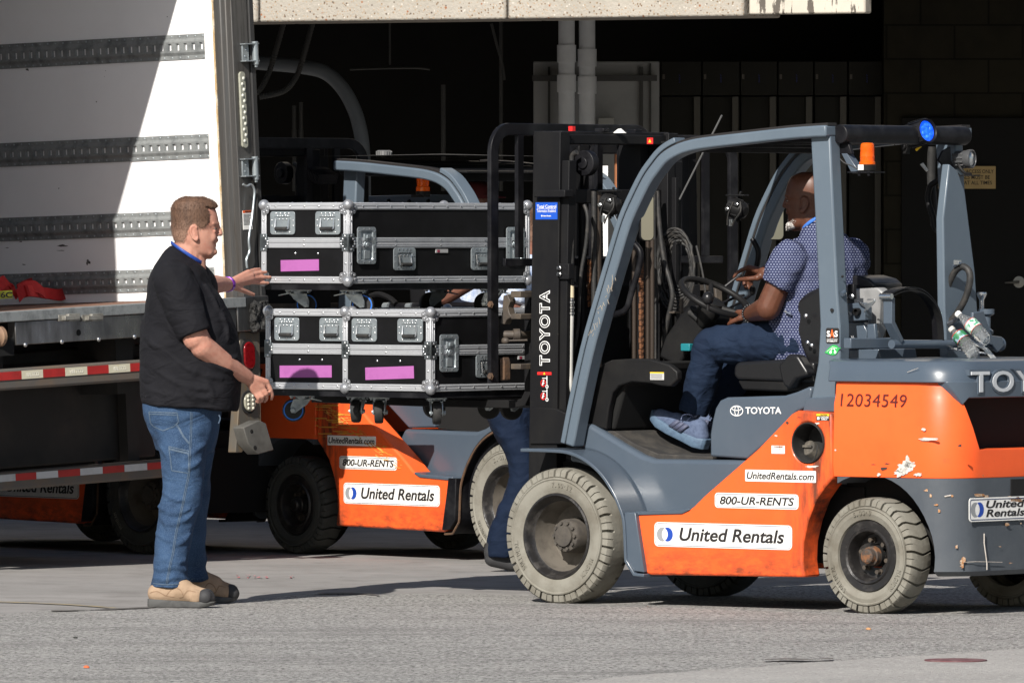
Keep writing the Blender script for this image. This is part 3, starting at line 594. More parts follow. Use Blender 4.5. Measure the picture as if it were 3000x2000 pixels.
m_tr = mat('red_tape', (.40, .020, .018), .4, col2=(.28, .016, .014), vs=8, scratch=(.5, .4, .36), ss=25, sr=(.70, .73)); m_tw = mat('old_white_tape', (.62, .58, .44), .4, col2=(.55, .38, .15), vs=5, vr=(.55, .7)); m_tw2 = mat('white_tape', (.50, .51, .52), .4, col2=(.38, .385, .39), vs=7, scratch=(.12, .11, .10), ss=14, sr=(.64, .67))
XE = T.side(560, 1200, -.05).x
def bumperbar(py0, py1, px0, hbar, tape, dep, name, seq, txt, xe=None):
    XE = T.side(545, py1, dep-.052).x
    q1 = T.side(px0, py1, dep-.052); q0 = T.side(px0, py0, dep-.052); zc = q1.z; h = q0.z-q1.z
    g = MB(); g.box((-WD-.1, dep-.05, zc-hbar+h), (XE, dep+.05, zc+h+.012)); bar = g.build(name, m_bar, trailer, bevel=.012, seg=3)
    # tape segments: boundaries seen in the photograph
    gs = {0: MB(), 1: MB()}; xs_ = [T.side(x_, (py0+py1)/2, dep-.052).x for x_ in seq]
    gt = MB(); k = 0
    xs_ = [x_ for x_ in [-WD-.1]+xs_+[XE] if x_ <= XE]
    start = txt[1]
    for i in range(len(xs_)-1):
        c_ = (start+i) % 2; gq = MB(); gq.box((xs_[i], dep-.0535, zc), (xs_[i+1]-.001, dep-.051, zc+h)); gq.build('white_tape' if c_ else 'red_tape', (m_tw if txt[0] else m_tw2) if c_ else m_tr, bar)
        if c_ == 1 and txt[0] and xs_[i+1]-xs_[i] < .6: letter(gt, txt[0], (xs_[i]+.03, dep-.0538, zc+h*.25), (xs_[i+1]-xs_[i]-.06, 0, 0), (0, 0, h*.5), .0)
    pass
    if gt.v: gt.build('lettering', mat('pale_ink', (.72, .70, .62), .5), bar)
bumperbar(1062, 1086, 413, .085, 0, -.06, 'upper_bumper_bar', [-65, 62, 125, 190, 255, 318, 381], ('VALTCO', 1))
bumperbar(1356, 1376, 430, .075, 0, .22, 'lower_bumper_bar', [-20, 44, 105, 169, 234, 300, 364, 431], ('', 0))
# the guard's uprights and the dark frame under the floor
g = MB()
for x_ in (XE-.06, -1.95):
    g = MB(); g.box((x_-.04, -.03, -.40), (x_+.04, .05, -.16)); g.box((x_-.04, .275, -.80), (x_+.04, .33, -.16)); g.build('guard_upright', m_dark, trailer)
g = MB()
for x_ in (-.75, -1.65): g.box((x_-.06, .1, -.42), (x_+.06, LEN, -.06))
for y_ in (.5, 1.1, 1.7, 2.3, 3.0, 4.0): g.box((-WD, y_-.04, -.22), (-.05, y_+.04, -.055))
g.tube([(-WD, .25, -.30), (-.1, .25, -.30)], .05, 12)
g.build('chassis_frame', m_dark, trailer)
g = MB(); g.box((-WD+.05, .34, -.74), (-.30, .9, -.20)); g.build('shade_box', m_dark, trailer, bevel=.01)  # invented dark box that keeps the space under the trailer in shade
g = MB(); g.box((-WD+.05, 1.6, -.95), (-.30, 2.4, -.25)); g.build('shade_block', m_dark, trailer)  # invented full-width block, added to darken the underside
for x_ in (-.06, -WD+.02):
    g = MB(); g.box((x_-.012, .95, -.84), (x_+.012, 6.0, -.06)); g.build('shade_skirt', m_dark, trailer)  # panels added to keep daylight off the third forklift
for x_ in (-.28, -2.05):
    for y_ in (2.5, 3.7):
        g = MB(); g.lathe([(.25, -.13), (.47, -.13), (.50, -.10), (.50, .10), (.47, .13), (.25, .13)], 32, Matrix.Translation((x_, y_, -.72)) @ Matrix.Rotation(pi/2, 4, 'Y'), cap=False); g.lathe([(.02, .05), (.26, .05), (.26, -.05), (.02, -.05)], 24, Matrix.Translation((x_, y_, -.72)) @ Matrix.Rotation(pi/2, 4, 'Y')); g.build('light_blocking_wheel', MT['tyredark'], trailer)  # wheels added out of view to block light from the left
# straps on the trailer floor
m_red = mat('red_webbing', (.45, .010, .010), .7, col2=(.36, .008, .008), vs=40)
def ribbon(mb, pts, wv, th=.003):
    P = [Vector(p) for p in smoothpath(pts, 6)]; W = Vector(wv)
    R = []
    for i, p in enumerate(P):
        d_ = (P[min(i+1, len(P)-1)]-P[max(i-1, 0)]).normalized(); n_ = d_.cross(W).normalized()*th
        R.append([tuple(p-W/2-n_), tuple(p+W/2-n_), tuple(p+W/2+n_), tuple(p-W/2+n_)])
    mb.rings(R, True)
sp = empty('ratchet_strap', 'loose loop of red webbing strap on the trailer floor', 'strap', None, TM)
def TL(px, py, x): return tuple(T.side(px, py, x, 0))
g = MB(); B0 = T.side(50, 872, -1.1, 1)
def fl(px, py, y): q = T.side(px, py, y); return (q.x, q.y, q.z)
_q = T.side(110, 874, 0.03, 2); yy = _q.y
g.v = []; ribbon(g, [fl(55, 850, yy), fl(75, 838, yy+.1), fl(105, 829, yy+.2), fl(140, 832, yy+.25), fl(175, 840, yy+.2), fl(192, 852, yy+.05), fl(175, 864, yy-.05), fl(130, 858, yy-.1), fl(85, 852, yy-.12), fl(58, 858, yy-.05)], (0, .02, .055))
ribbon(g, [fl(52, 868, yy-.08), fl(75, 845, yy-.1), fl(105, 840, yy-.12), fl(130, 858, yy-.14)], (0, .02, .06))
g.build('webbing', m_red, sp)
sp = empty('ratchet_strap', 'folded red strap with yellow tag at the picture edge', 'strap', None, TM)
g = MB(); ribbon(g, [fl(-20, 850, yy), fl(0, 836, yy), fl(15, 823, yy), fl(30, 838, yy), fl(46, 850, yy-.03), fl(40, 862, yy-.05)], (0, .03, .05)); ribbon(g, [fl(-30, 845, yy+.05), fl(5, 840, yy+.05), fl(40, 848, yy+.04)], (0, .02, .05)); g.build('webbing', m_red, sp)
g = MB(); a_ = fl(-25, 877, yy-.16); b_ = fl(34, 850, yy-.16); g.box((a_[0], yy-.165, a_[2]), (b_[0], yy-.158, b_[2])); tg = g.build('tag', mat('yellow_tag', (.50, .50, .03), .6), sp)
g = MB(); a_ = Vector(fl(2, 872, yy-.167)); letter(g, '6C', a_, Vector(fl(36, 872, yy-.167))-a_, Vector(fl(2, 855, yy-.167))-a_, .02); g.build('lettering', MT['ink'], tg)

# lighter concrete at the bottom right corner with its round cover
g = MB(); P = [ground(*p) for p in ((1640, 2012), (1760, 1994), (1900, 1980), (2100, 1966), (2300, 1952), (2450, 1941), (2600, 1931), (2800, 1918), (3200, 1894), (4500, 1830))]
P = [Vector(q) for q in smoothpath([tuple(q) for q in P], 6)]; P = [(q.x, q.y+.05*noise.noise(q*6), .008) for q in P]; k = len(P)
g.add(P+[(40, -60, .008), (P[0][0], -60, .008)], [tuple(range(k+2))[::-1]])
o = g.build('pavement', ground_mat('pale_pavement', (0.385, 0.370, 0.350), (0.325, 0.313, 0.296), [(0, 60, .52, .66, (0.52, 0.50, 0.47), .5, (1, .3, 1)), (0, 80, .56, .66, (0.2, 0.195, 0.185), .6, (1, .3, 1))], (90, .6, .015), 0), smooth=False); tag(o, 'paler concrete pavement in the bottom right corner', 'pavement', kind='structure')
q = ground(2800, 1941); a_ = (ground(2892, 1941).x-ground(2708, 1941).x)/2
g = MB(); g.lathe([(a_, .0), (a_, .004), (a_*.97, .0045), (.001, .0045)], 48, Matrix.Translation((q.x, q.y, .0085))); cov = g.build('manhole_cover', mat('red_cover', (.13, .055, .06), .7, col2=(.20, .13, .13), vs=22, stretch=(1, .3, 1)), None); tag(cov, 'dark red round cover set in the pale pavement', 'manhole cover')
g = MB(); groundstrip(g, [(2240, 1941), (2300, 1939), (2360, 1940), (2440, 1937)], .10, .013, 1.0); o = g.build('seam_crack', m_tar, smooth=False); tag(o, 'dark crumbled crack beside the pale pavement', 'ground', kind='structure')
# rub marks and drill holes on the trailer's inner wall
def wallmark(mb, cx, cy, w_, h_, n=14, seed=0):
    rnd = random.Random(seed); P = []
    for k in range(n):
        a = 2*pi*k/n; f = rnd.uniform(.35, 1.1); q = T.side(cx+w_*cos(a)*f, cy+h_*sin(a)*f, -.0055, 0); P.append((-.0055, q.y, q.z))
    mb.add(P, [tuple(range(n))])
g = MB()
for k, (cx, cy, w_, h_) in enumerate(((182, 720, 18, 4), (178, 734, 14, 1.5), (258, 768, 7, 11), (20, 726, 8, 1.5), (62, 708, 5, 3), (283, 299, 1.6, 1.6), (309, 208, 1.4, 1.2), (306, 225, 1.4, 1.2), (490, 50, 2, 2), (282, 298, 2, 2), (172, 552, 2, 2), (70, 775, 7, 2), (80, 205, 6, 5), (362, 688, 4, 5), (330, 640, 1.6, 1.6))): wallmark(g, cx, cy, w_, h_, 13, k)
g.build('rub_marks', mat('dark_rub', (.06, .058, .055), .8, col2=(.25, .24, .23), vs=40), trailer, smooth=False)
# ================================================================== FORKLIFTS
F1 = Frame((.554, .44, 0), radians(140))
M1 = F1.m
U = F1.uw
def S(px, py, v): return F1.side(px, py, v)
# lower panels: the same orange, rubbed and grimy along the bottom edge and beside the rear wheel
MT['orange_low'] = MT['orange'].copy(); N, L, b = nodes(MT['orange_low']); tc = [n for n in N if n.type == 'TEX_COORD'][0]; cur = b.inputs['Base Color'].links[0].from_socket
def grime(cur, axis, lo, hi, col, stretch, scale, amt):
    sp = N.new('ShaderNodeSeparateXYZ'); L.new(tc.outputs['Object'], sp.inputs[0]); r = N.new('ShaderNodeMapRange'); r.inputs['From Min'].default_value = hi; r.inputs['From Max'].default_value = lo; L.new(sp.outputs[axis], r.inputs['Value'])
    mp = N.new('ShaderNodeMapping'); mp.inputs['Scale'].default_value = stretch; L.new(tc.outputs['Object'], mp.inputs[0]); n = N.new('ShaderNodeTexNoise'); n.inputs['Scale'].default_value = scale; n.inputs['Detail'].default_value = 8; n.inputs['Roughness'].default_value = .7; L.new(mp.outputs[0], n.inputs['Vector'])
    m = N.new('ShaderNodeMath'); m.operation = 'MULTIPLY'; L.new(r.outputs[0], m.inputs[0]); m2 = N.new('ShaderNodeMapRange'); m2.inputs['From Min'].default_value = .40; m2.inputs['From Max'].default_value = .62; m2.inputs['To Max'].default_value = amt; L.new(n.outputs['Fac'], m2.inputs['Value']); L.new(m2.outputs[0], m.inputs[1])
    x = N.new('ShaderNodeMix'); x.data_type = 'RGBA'; x.inputs['B'].default_value = (*col, 1); L.new(cur, x.inputs['A']); L.new(m.outputs[0], x.inputs['Factor']); return x.outputs['Result']
cur = grime(cur, 2, .16, .30, (.10, .035, .02), (1, 1, 2.2), 9, .85); cur = grime(cur, 0, -1.36, -1.20, (.05, .03, .022), (3, 1, .6), 7, .9); cur = grime(cur, 2, .9, .0, (.40, .10, .04), (1, 1, .5), 22, .22)
L.new(cur, b.inputs['Base Color'])
def wheel(root, u, v, R, W, rr, rb, side, front, dark=False, name='wheel', turn=0.0):
    """v = outer face; side +1 = left. R tyre, rr rim opening, rb radius where the tread blocks begin"""
    mt = MT['tyredark'] if dark else MT['tyre']
    N_ = 25 if front else 23
    prof = [(rr, .020, 0), (rr+.004, .008, 0), (rr+.02, .003, 0), ((rr+rb)/2, .0, 0), (rb-.012, .003, 0), (rb-.007, -.001, 0), (rb-.002, .001, 0), (rb, .010, 0), (rb+.004, .006, 1), (R-.010, .010, 1), (R-.002, .022, 1)]
    half = [(R, W*.22, 1), (R, W*.27, 0), (R+.001, W*.46, 0)] if front else [(R, W*.34, .7), (R+.001, W*.46, .8)]
    P = prof+half+[(a, W-b, c) for a, b, c in (prof+half)[::-1]]
    steps = [(0, 1), (.13, 1), (.15, 0), (.53, 0), (.545, .6), (.575, .6), (.59, 0), (.98, 0)]
    R_ = []
    for i in range(N_):
        for fr, gf in steps:
            ring = []
            for r, t, act in P:
                th = 2*pi*(i+fr)/N_
                lat = abs(t/W-.5)*2
                th += (.16 if front else .30)*(1-lat)*2*pi/N_*(1 if t < W/2 else (1 if front else 1))
                slit = gf not in (0, 1)
                g_ = gf if not slit else (.55 if lat > .72 else 0)
                r2 = r-(.018 if not front else .017)*g_*act; t2 = t
                if act and lat > .7: t2 = t+(.012 if t < W/2 else -.012)*g_*act
                ring.append((r2*cos(th), -t2, r2*sin(th)))
            R_.append(ring)
    mb = MB(); n = len(R_); m = len(P)
    for rg in R_: mb.v += rg
    for i in range(n):
        k = (i+1) % n
        for j in range(m-1): mb.f.append((i*m+j, k*m+j, k*m+j+1, i*m+j+1))
    Mx = Matrix.Translation((u, v, R)) @ (Matrix.Rotation(turn, 4, 'Z')) @ (Matrix.Identity(4) if side > 0 else Matrix.Scale(-1, 4, (0, 1, 0)))
    def xf(b, flip=True):
        b.v = [tuple(Mx @ Vector(p)) for p in b.v]
        if side < 0: b.f = [f[::-1] for f in b.f]
        return b
    ty = xf(mb).build(name, mt, root, angle=30)
    A = Matrix.Rotation(pi/2, 4, 'X')          # lathe z -> -y : height h stands h towards the vehicle's inside
    if front:
        b = MB(); b.lathe([(rr+.006, .016), (rr+.002, .004), (rr-.006, .001), (rr-.014, .010), (rr-.016, .030), (rr-.030, .045)], 48, A, cap=False); xf(b).build('rim', MT['rim'], ty)
        b = MB(); b.lathe([(rr-.030, .045), (rr-.034, .10), (rr-.05, .150), (.05, .155)], 48, A, cap=False); xf(b).build('dish', MT['dust'] if not dark else MT['rim'], ty)
        b = MB(); b.lathe([(.075, .16), (.072, .075), (.066, .066), (.046, .062), (.044, .050), (.010, .048), (0.001, .048)], 32, A, cap=False)
        for k in range(10):
            a = 2*pi*k/10; hexbolt(b, (.056*cos(a), -.066, .056*sin(a)), (0, 1, 0), .0075, .012)
        xf(b).build('hub', MT['hub'] if not dark else MT['rim'], ty)
    else:
        b = MB(); b.lathe([(rr+.003, .022), (rr-.004, .012), (.118, .016), (.112, .008), (.104, .012), (.097, .030), (.092, .075), (.05, .080)], 44, A, cap=False); xf(b).build('rim', MT['rim'], ty)
        b = MB()
        for k in range(6):
            a = 2*pi*k/6+.26; hexbolt(b, (.068*cos(a), -.078, .068*sin(a)), (0, 1, 0), .010, .028)
        xf(b).build('wheel_nuts', MT['dirtysteel'], ty)
        b = MB(); b.lathe([(.044, .080), (.040, .030), (.034, .026), (.031, .006), (.024, .0), (.001, -.001)], 26, A, cap=False); xf(b).build('hub', MT['hubrust'] if not dark else MT['rim'], ty)
    # raised lettering on the sidewall
    if not dark:
        b = MB(); rm = (rr+rb)/2+.004; hh = .020
        words = (('7.00-12', 82, 1.0), ('SOLIDEAL', 205, 1), ('MAGNUM', 325, 1)) if front else (('6.00-9', 98, 1), ('SOLIDEAL', 215, 1), ('MAGNUM', 330, 1))
        for wd, a0, sc in words:
            L_ = len(wd); da = math.degrees(.0165/rm)
            for k, ch in enumerate(wd):
                if ch == ' ': continue
                a = radians(180-a0-da*(L_/2-.5-k)); wch = .006 if ch in '.-I1' else .012; hch = .004 if ch in '.' else (.005 if ch == '-' else hh)
                er = Vector((cos(a), 0, sin(a))); et = Vector((sin(a), 0, -cos(a)))      # reading direction clockwise seen from outside? (u runs left in the picture)
                et = Vector((sin(a), 0, -cos(a)))*-1; er = er
                if ch in '.-': p = er*(rm-hh/2+(0 if ch == '.' else hh*.4))
                else: p = er*(rm-hh/2)
                mir = -1
                vs, fs, x0, x1, y0, y1 = glyphs(ch, .0)
                b.add([tuple(p-et*0+et*mir*0+Vector((0, -.0005+.003*(q[2]+.01)/.02, 0))+(et*(-(q[0]-x0)/(x1-x0)*wch) if False else et*((q[0]-x0)/(x1-x0)*wch))+er*((q[1]-y0)/(y1-y0)*hch)) for q in vs], fs)
        xf(b).build('lettering', mt, ty)
    return ty

def draw_emblem(st, c, ex, ey, n, R):
    for sg, m in ((-1, MT['emgrey']), (1, MT['emblue'])):
        A_ = []; B_ = []
        for k in range(33):
            t = radians(62+236*k/32) if sg < 0 else radians(118-236*k/32); s_ = radians(118+124*k/32) if sg < 0 else radians(62-124*k/32)
            A_.append(c+ex*(sg*R*.47+R*cos(t))+ey*R*sin(t)); B_.append(c+ex*(-sg*R*.47+R*cos(s_))+ey*R*sin(s_))
        b = MB(); f = [(i, i+1, 34+i, 33+i) if sg > 0 else (i+1, i, 33+i, 34+i) for i in range(32)]
        b.add([tuple(q+n*.0006) for q in A_+B_], f); b.build('emblem', m, st)
def sticker(root, name, u, w_, wd, h, v, side, txt, textbox, bold=.01, shear=.25, emblem=False, border=True, tilt=0.0, back=None, r=.012, ink=None, sp=1.0, vfun=None):
    """a printed plate on the vehicle's side; (u, w_) its centre"""
    ex = Vector((-side*cos(tilt), 0, sin(tilt))); ey = Vector((side*sin(tilt), 0, cos(tilt))); n = ex.cross(ey)
    c = Vector((u, v*side, w_)); b = MB(); plate(b, c, ex, ey, wd, h, .0015, min(r, h*.45)); st = b.build(name, back or MT['white'], root)
    if border: b = MB(); ringplate(b, c, ex, ey, wd-.008, h-.008, min(r, h*.4), .0022, .0022); b.build('border', MT['navy'], st)
    if txt:
        b = MB(); x0, x1, y0, y1 = textbox; p = c+ex*(x0-.5)*wd+ey*(y0-.5)*h+n*.0018; letter(b, txt, p, ex*(x1-x0)*wd, ey*(y1-y0)*h, bold, shear, sp); b.build('lettering', ink or MT['ink'], st)
    if emblem: draw_emblem(st, c+ex*(-.5*wd+h*.56)+n*.0018, ex, ey, n, h*.29)
    return st

def forklift(name, M, label, full=True, dark=(False, False), guardscale=1.0, group=None):
    root = empty(name, label, 'forklift', group, M)
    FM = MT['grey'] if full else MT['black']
    sides = (1, -1)
    # ---- wheels
    for s in sides:
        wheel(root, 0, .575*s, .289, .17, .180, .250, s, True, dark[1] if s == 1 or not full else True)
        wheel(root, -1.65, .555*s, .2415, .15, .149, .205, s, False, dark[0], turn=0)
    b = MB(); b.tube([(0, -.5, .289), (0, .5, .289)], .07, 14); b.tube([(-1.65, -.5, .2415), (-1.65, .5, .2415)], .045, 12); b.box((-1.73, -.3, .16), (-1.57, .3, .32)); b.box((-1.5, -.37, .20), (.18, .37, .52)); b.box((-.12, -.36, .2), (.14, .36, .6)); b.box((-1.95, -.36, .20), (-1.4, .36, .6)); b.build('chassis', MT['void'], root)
    # ---- orange lower body panels, left and right
    lowpx = [(1863, 1503), (1872, 1570), (1888, 1678), (1905, 1683), (2357, 1690), (2350, 1640), (2352, 1587), (2365, 1526), (2388, 1465), (2415, 1426), (2439, 1400), (2437, 1210), (2336, 1202), (2318, 1212), (2221, 1313), (2064, 1450), (2032, 1482), (2016, 1494), (1995, 1500)]
    pl = U(lowpx, .55)
    hc = S(2367, 1297, .55); hr = (312/2.613)/2/705
    for s in sides:
        a = MB(); a.prism(pl, .44*s, .55*s)
        c = MB(); c.lathe([(hr*1.0, -.2), (hr, .2)], 40, Matrix.Translation((hc.x, .5*s, hc.z)) @ Matrix.Rotation(pi/2, 4, 'X') @ Matrix.Scale(.98, 4, (1, 0, 0)))
        pn = cut(a, [c] if full or s == 1 else [], 'lower_panel', MT['orange_low'], root, bevel=.010)
        if not full and s == -1: continue
        # fuel filler with its gasket and cap
        b = MB(); Mx = Matrix.Translation((hc.x, .55*s, hc.z)) @ Matrix.Rotation(-pi/2*s, 4, 'X')
        b.lathe([(hr*1.005, -.1), (hr*1.005, .002), (hr*.97, .006), (hr*.93, .002), (hr*.90, -.10), (hr*.5, -.105), (.002, -.105)], 40, Mx); b.build('filler_recess', MT['rubber'], root)
        if s == 1 and full:
            qc = S(2370, 1318, .47); b = MB(); Mx = Matrix.Translation((qc.x, .46, qc.z)) @ Matrix.Rotation(-pi/2, 4, 'X') @ Matrix.Rotation(.5, 4, 'X')
            b.lathe([(.042, -.06), (.042, -.01), (.040, .0), (.034, .022), (.030, .024), (.002, .025)], 24, Mx); b.box((-.028, -.006, .02), (.028, .006, .036), Mx); b.build('fuel_cap', mat('dusty_cap', (.05, .046, .04), .8, col2=(.16, .14, .11), vs=20), root, bevel=.002)
            b = MB(); b.tube(smoothpath([(qc.x+.04, .47, qc.z-.02), (qc.x-.02, .50, qc.z-.06), (qc.x-.06, .50, qc.z-.02), (qc.x-.06, .49, qc.z+.02)], 5), .003, 6); b.build('tether', MT['hose'], root)
        # black shadow gap between panel and counterweight
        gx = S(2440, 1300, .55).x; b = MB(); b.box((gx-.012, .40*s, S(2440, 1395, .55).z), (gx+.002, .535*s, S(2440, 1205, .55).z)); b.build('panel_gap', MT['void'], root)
    # ---- grey centre body, step plates, fenders
    lip = U([(1524, 1313), (1603, 1315), (1664, 1321), (1718, 1346), (1764, 1388), (1798, 1441), (1817, 1484), (1829, 1525), (1833, 1590)], .58); fa = offpoly(smoothpath(lip, 4), .010)
    gb = U([(1700, 1250), (1718, 1238), (1735, 1245), (1820, 1298), (1880, 1332), (1915, 1344), (2094, 1346), (2210, 1346), (2240, 1400), (2240, 1560), (1930, 1560)], .42)
    fa = [q for q in fa if q[0] < gb[0][0] and q[1] > gb[-1][1]]
    b = MB(); b.prism(gb+fa[::-1], -.42, .42); b.build('centre_body', MT['grey'], root, bevel=.022, seg=3)
    for s in sides:
        st = U([(1863, 1497), (1995, 1493), (2016, 1487), (2024, 1492), (2000, 1505), (1863, 1509)], .55)
        b = MB(); b.prism(st, .36*s, .556*s); b.build('step_plate', MT['grey'], root, bevel=.004)
        # recess behind the step : grey skin sweeping from the fender to the panel
        pass
        lip = U([(1524, 1313), (1603, 1315), (1664, 1321), (1718, 1346), (1764, 1388), (1798, 1441), (1817, 1484), (1829, 1525), (1833, 1590), (1835, 1640), (1858, 1678), (1886, 1680)], .58)
        P = smoothpath(lip[:-2], 4)+lip[-2:]
        up = offpoly(P, .014); up2 = offpoly(P, .0)
        b = MB(); b.prism(P+up[::-1], .30*s, (.58 if full else .545)*s); b.build('fender', FM, root, bevel=.003)
        if not full: b = MB(); b.tube([(p[0], .548*s, p[1]) for p in up[8:]], .006, 6); b.build('rusty_edge', MT['rust'], root)
        lip2 = [(p[0], p[1]) for p in offpoly(P, .052)][6:-6]; lip1 = [(p[0], p[1]) for p in offpoly(P, .010)][6:-6]
        b = MB(); b.prism(lip1+lip2[::-1], .34*s, .50*s); b.build('fender_flare', FM, root, bevel=.012, seg=3)
        # fender apron behind the front wheel
        ap = U([(1833, 1590), (1835, 1640), (1858, 1672), (1888, 1676), (1868, 1545), (1862, 1500), (1830, 1500)], .57); b = MB(); b.prism(ap, .535*s, .572*s); b.build('splash_guard', FM, root, bevel=.004)
    # ---- floor mat
    fm = U([(1770, 1262), (1800, 1262), (1862, 1300), (1930, 1329), (2090, 1337), (2090, 1346), (1915, 1350), (1765, 1275)], .38)
    b = MB(); b.prism(fm, -.36, .385); b.build('floor_mat', mat('floor_rubber', (.03, .028, .026), .8, col2=(.07, .062, .052), vs=12), root, bevel=.003)
    # ---- engine hood with the maker's name
    hd = U([(2091, 1336), (2091, 1270), (2097, 1233), (2106, 1195), (2120, 1172), (2140, 1163), (2309, 1158), (2345, 1147), (2382, 1131), (2390, 1140), (2380, 1190), (2345, 1205), (2300, 1260), (2200, 1344)], .40)
    b = MB(); b.prism(hd, -.42, .425); b.build('engine_hood', MT['grey'], root, bevel=.02, seg=3)
    for s in sides:
        if s == 1:
            p0_ = S(2184, 1212, .4265); p1 = S(2289, 1212, .4265); p2 = S(2184, 1192, .4265)
            b = MB(); letter(b, 'TOYOTA', p0_, p1-p0_, p2-p0_, .012); lg = b.build('maker_lettering', MT['whiteink'], root)
            c = S(2158, 1203, .427); b = MB()
            def ring(rx, rz, lw, dx=0, dz=0):
                A_ = []; B_ = []
                for k in range(32):
                    t = 2*pi*k/32; A_.append((c.x+dx+rx*cos(t), .4268, c.z+dz+rz*sin(t))); B_.append((c.x+dx+(rx-lw)*cos(t), .4268, c.z+dz+(rz-lw)*sin(t)))
                b.add(A_+B_, [(i, (i+1) % 32, 32+(i+1) % 32, 32+i) for i in range(32)])
            ring(.035, .0225, .004); ring(.012, .021, .0035); ring(.027, .010, .0035, 0, .010)
            b.build('maker_emblem', MT['whiteink'], root)
    # ---- counterweight: grey top, orange middle, dark base
    u0 = S(2442, 1300, .55).x; ur = -2.10; vs_ = .55; R0 = .17
    def plan(inset=0.0, ufront=u0, r=R0):
        h = []
        for k in range(9):
            t = radians(90*k/8); h.append((ur+inset+r-r*sin(t), vs_-inset-r+r*cos(t)))
        pts = [(ufront, vs_-inset)]+h
        return pts+[(x, -y) for x, y in pts[::-1]]
    zt = S(2618, 1053, .55).z; z1 = S(2500, 1118, .55).z; z2 = S(2560, 1398, .55).z; z3 = S(2828, 1690, .50).z
    b = MB(); pr = [(z1, .0), (z1+.03, .004), (zt-.035, .012), (zt-.008, .03), (zt, .06)]
    b.rings([[(x, y, z) for x, y in plan(i, u0+.03-(.02 if z > zt-.02 else 0)*-1)] for z, i in pr], True)
    # the grey rear panel that frames the grille
    tr = cut(b, [], 'rear_cover', MT['grey'], root, bevel=.004)
    b = MB(); pr = [(z2, .0), (z2+.05, -.006), (z1-.09, .002), (z1-.06, .012), (z1-.02, .016), (z1, .020)]
    b.rings([[(x, y, z) for x, y in plan(i)] for z, i in pr], True)
    gz0 = S(2874, 1316, .40).z; 
    g_ = F1.vw([(2815, 1177), (2836, 1166), (3400, 1150), (3330, 1340), (2874, 1316)], ur)
    vl = [(.455, g_[0][1]), (.44, g_[1][1]), (-.44, g_[1][1]), (-.455, g_[0][1]), (-.375, g_[4][1]), (.375, g_[4][1])]
    c = MB(); c.prism(vl, ur-.3, ur+.30, ax=0)
    cw = cut(b, [c], 'counterweight', MT['orange'], root, bevel=.008)
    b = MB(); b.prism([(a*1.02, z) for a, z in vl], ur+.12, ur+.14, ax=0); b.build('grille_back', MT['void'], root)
    b = MB(); NF = 40; RI = []
    def bend0(y):
        y = abs(y)
        if y > vs_-R0: t_ = min(1, (y-(vs_-R0))/R0); return ur+R0-R0*sqrt(max(0, 1-t_*t_))
        return ur
    for k in range(NF+1):
        y_ = .515-1.03*k/NF; ay = abs(y_); zl = g_[1][1] if ay < .44 else (g_[1][1]+(g_[0][1]-.02-g_[1][1])*min(1, (ay-.44)/.02) if ay < .46 else (g_[0][1]-.02)+(z1-(g_[0][1]-.02))*min(1, (ay-.46)/.055)); zl = min(zl, z1-.001); xo = bend0(y_)-.004; RI.append([(xo, y_, zl), (xo, y_, z1+.006), (xo+.05, y_, z1+.006), (xo+.05, y_, zl)])
    b.rings(RI, True); b.build('grille_frame', MT['grey'], root, bevel=.004)
    b = MB(); base = [(z3, .03), (z3+.02, .008), (z2-.02, .0), (z2, .0)]
    b.rings([[(x, y, z) for x, y in plan(i, u0-.02)] for z, i in base], True)
    cs = []
    c = MB(); c.lathe([(.335, -.7), (.335, .7)], 48, Matrix.Translation((-1.655, 0, .245)) @ Matrix.Rotation(pi/2, 4, 'X')); cs.append(c)
    lb = cut(b, cs, 'counterweight_base', MT['darkgrey'], root, bevel=.006)
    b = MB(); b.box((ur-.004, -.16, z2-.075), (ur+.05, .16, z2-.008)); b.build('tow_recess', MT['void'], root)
    # maker's name cast in the rear cover
    zA = S(2850, 1150, .45).z; zB = S(2850, 1088, .45).z; p = Vector((ur-.001, .43, zA)); ex = Vector((0, -.86, 0)); ey = Vector((0, 0, zB-zA))
    vs, fs, x0, x1, y0, y1 = glyphs('TOYOTA', .02, 0, 1.12)
    def bend(x):           # follow the rounded plan corner
        y = x
        if y > vs_-R0: t = min(1, (y-(vs_-R0))/R0); return ur+R0-R0*sqrt(max(0, 1-t*t))
        return ur
    for nm, m, bo, dx in (('letter_surround', MT['grey'], .05, -.002), ('maker_lettering', mat('pale_letter', (.48, .50, .52), .45), .012, -.006)):
        vs, fs, x0, x1, y0, y1 = glyphs('TOYOTA', bo, 0, 1.14); b = MB(); gx = .02*(1 if bo > .03 else 0)
        pts = []
        for q in vs:
            y = .43+gx*.4-(q[0]-x0)/(x1-x0)*(.86+gx*.8); z = zA-gx*.4+(q[1]-y0)/(y1-y0)*(zB-zA+gx*.8); pts.append((bend(y)+dx*.7-.0035+(-.003 if q[2] > 0 else .02), y, z))
        b.add(pts, [f[::1] for f in fs]); b.build(nm, m, root)
    # ---- overhead guard
    gpx = [(1680, 1304), (1700, 1200), (1737, 1030), (1773, 900), (1814, 760), (1846, 655), (1874, 590), (1905, 528), (1930, 492), (1955, 462), (1985, 442), (2020, 428), (2074, 417), (2201, 402), (2330, 388), (2434, 381)]
    gp = U(gpx, .47); gz = guardscale
    def gs(z): return z if z < .7 else .7+(z-.7)*gz
    gp = [(u, gs(z)) for u, z in smoothpath(gp, 3)]
    bp_l = [(u, gs(z)) for u, z in U([(2376, 395), (2388, 620), (2397, 800), (2404, 953), (2398, 1060), (2386, 1125), (2370, 1200)], .47)]
    bp_r = [(u, gs(z)) for u, z in U([(2433, 392), (2443, 620), (2454, 850), (2462, 953), (2462, 1040), (2455, 1110), (2444, 1204)], .47)]
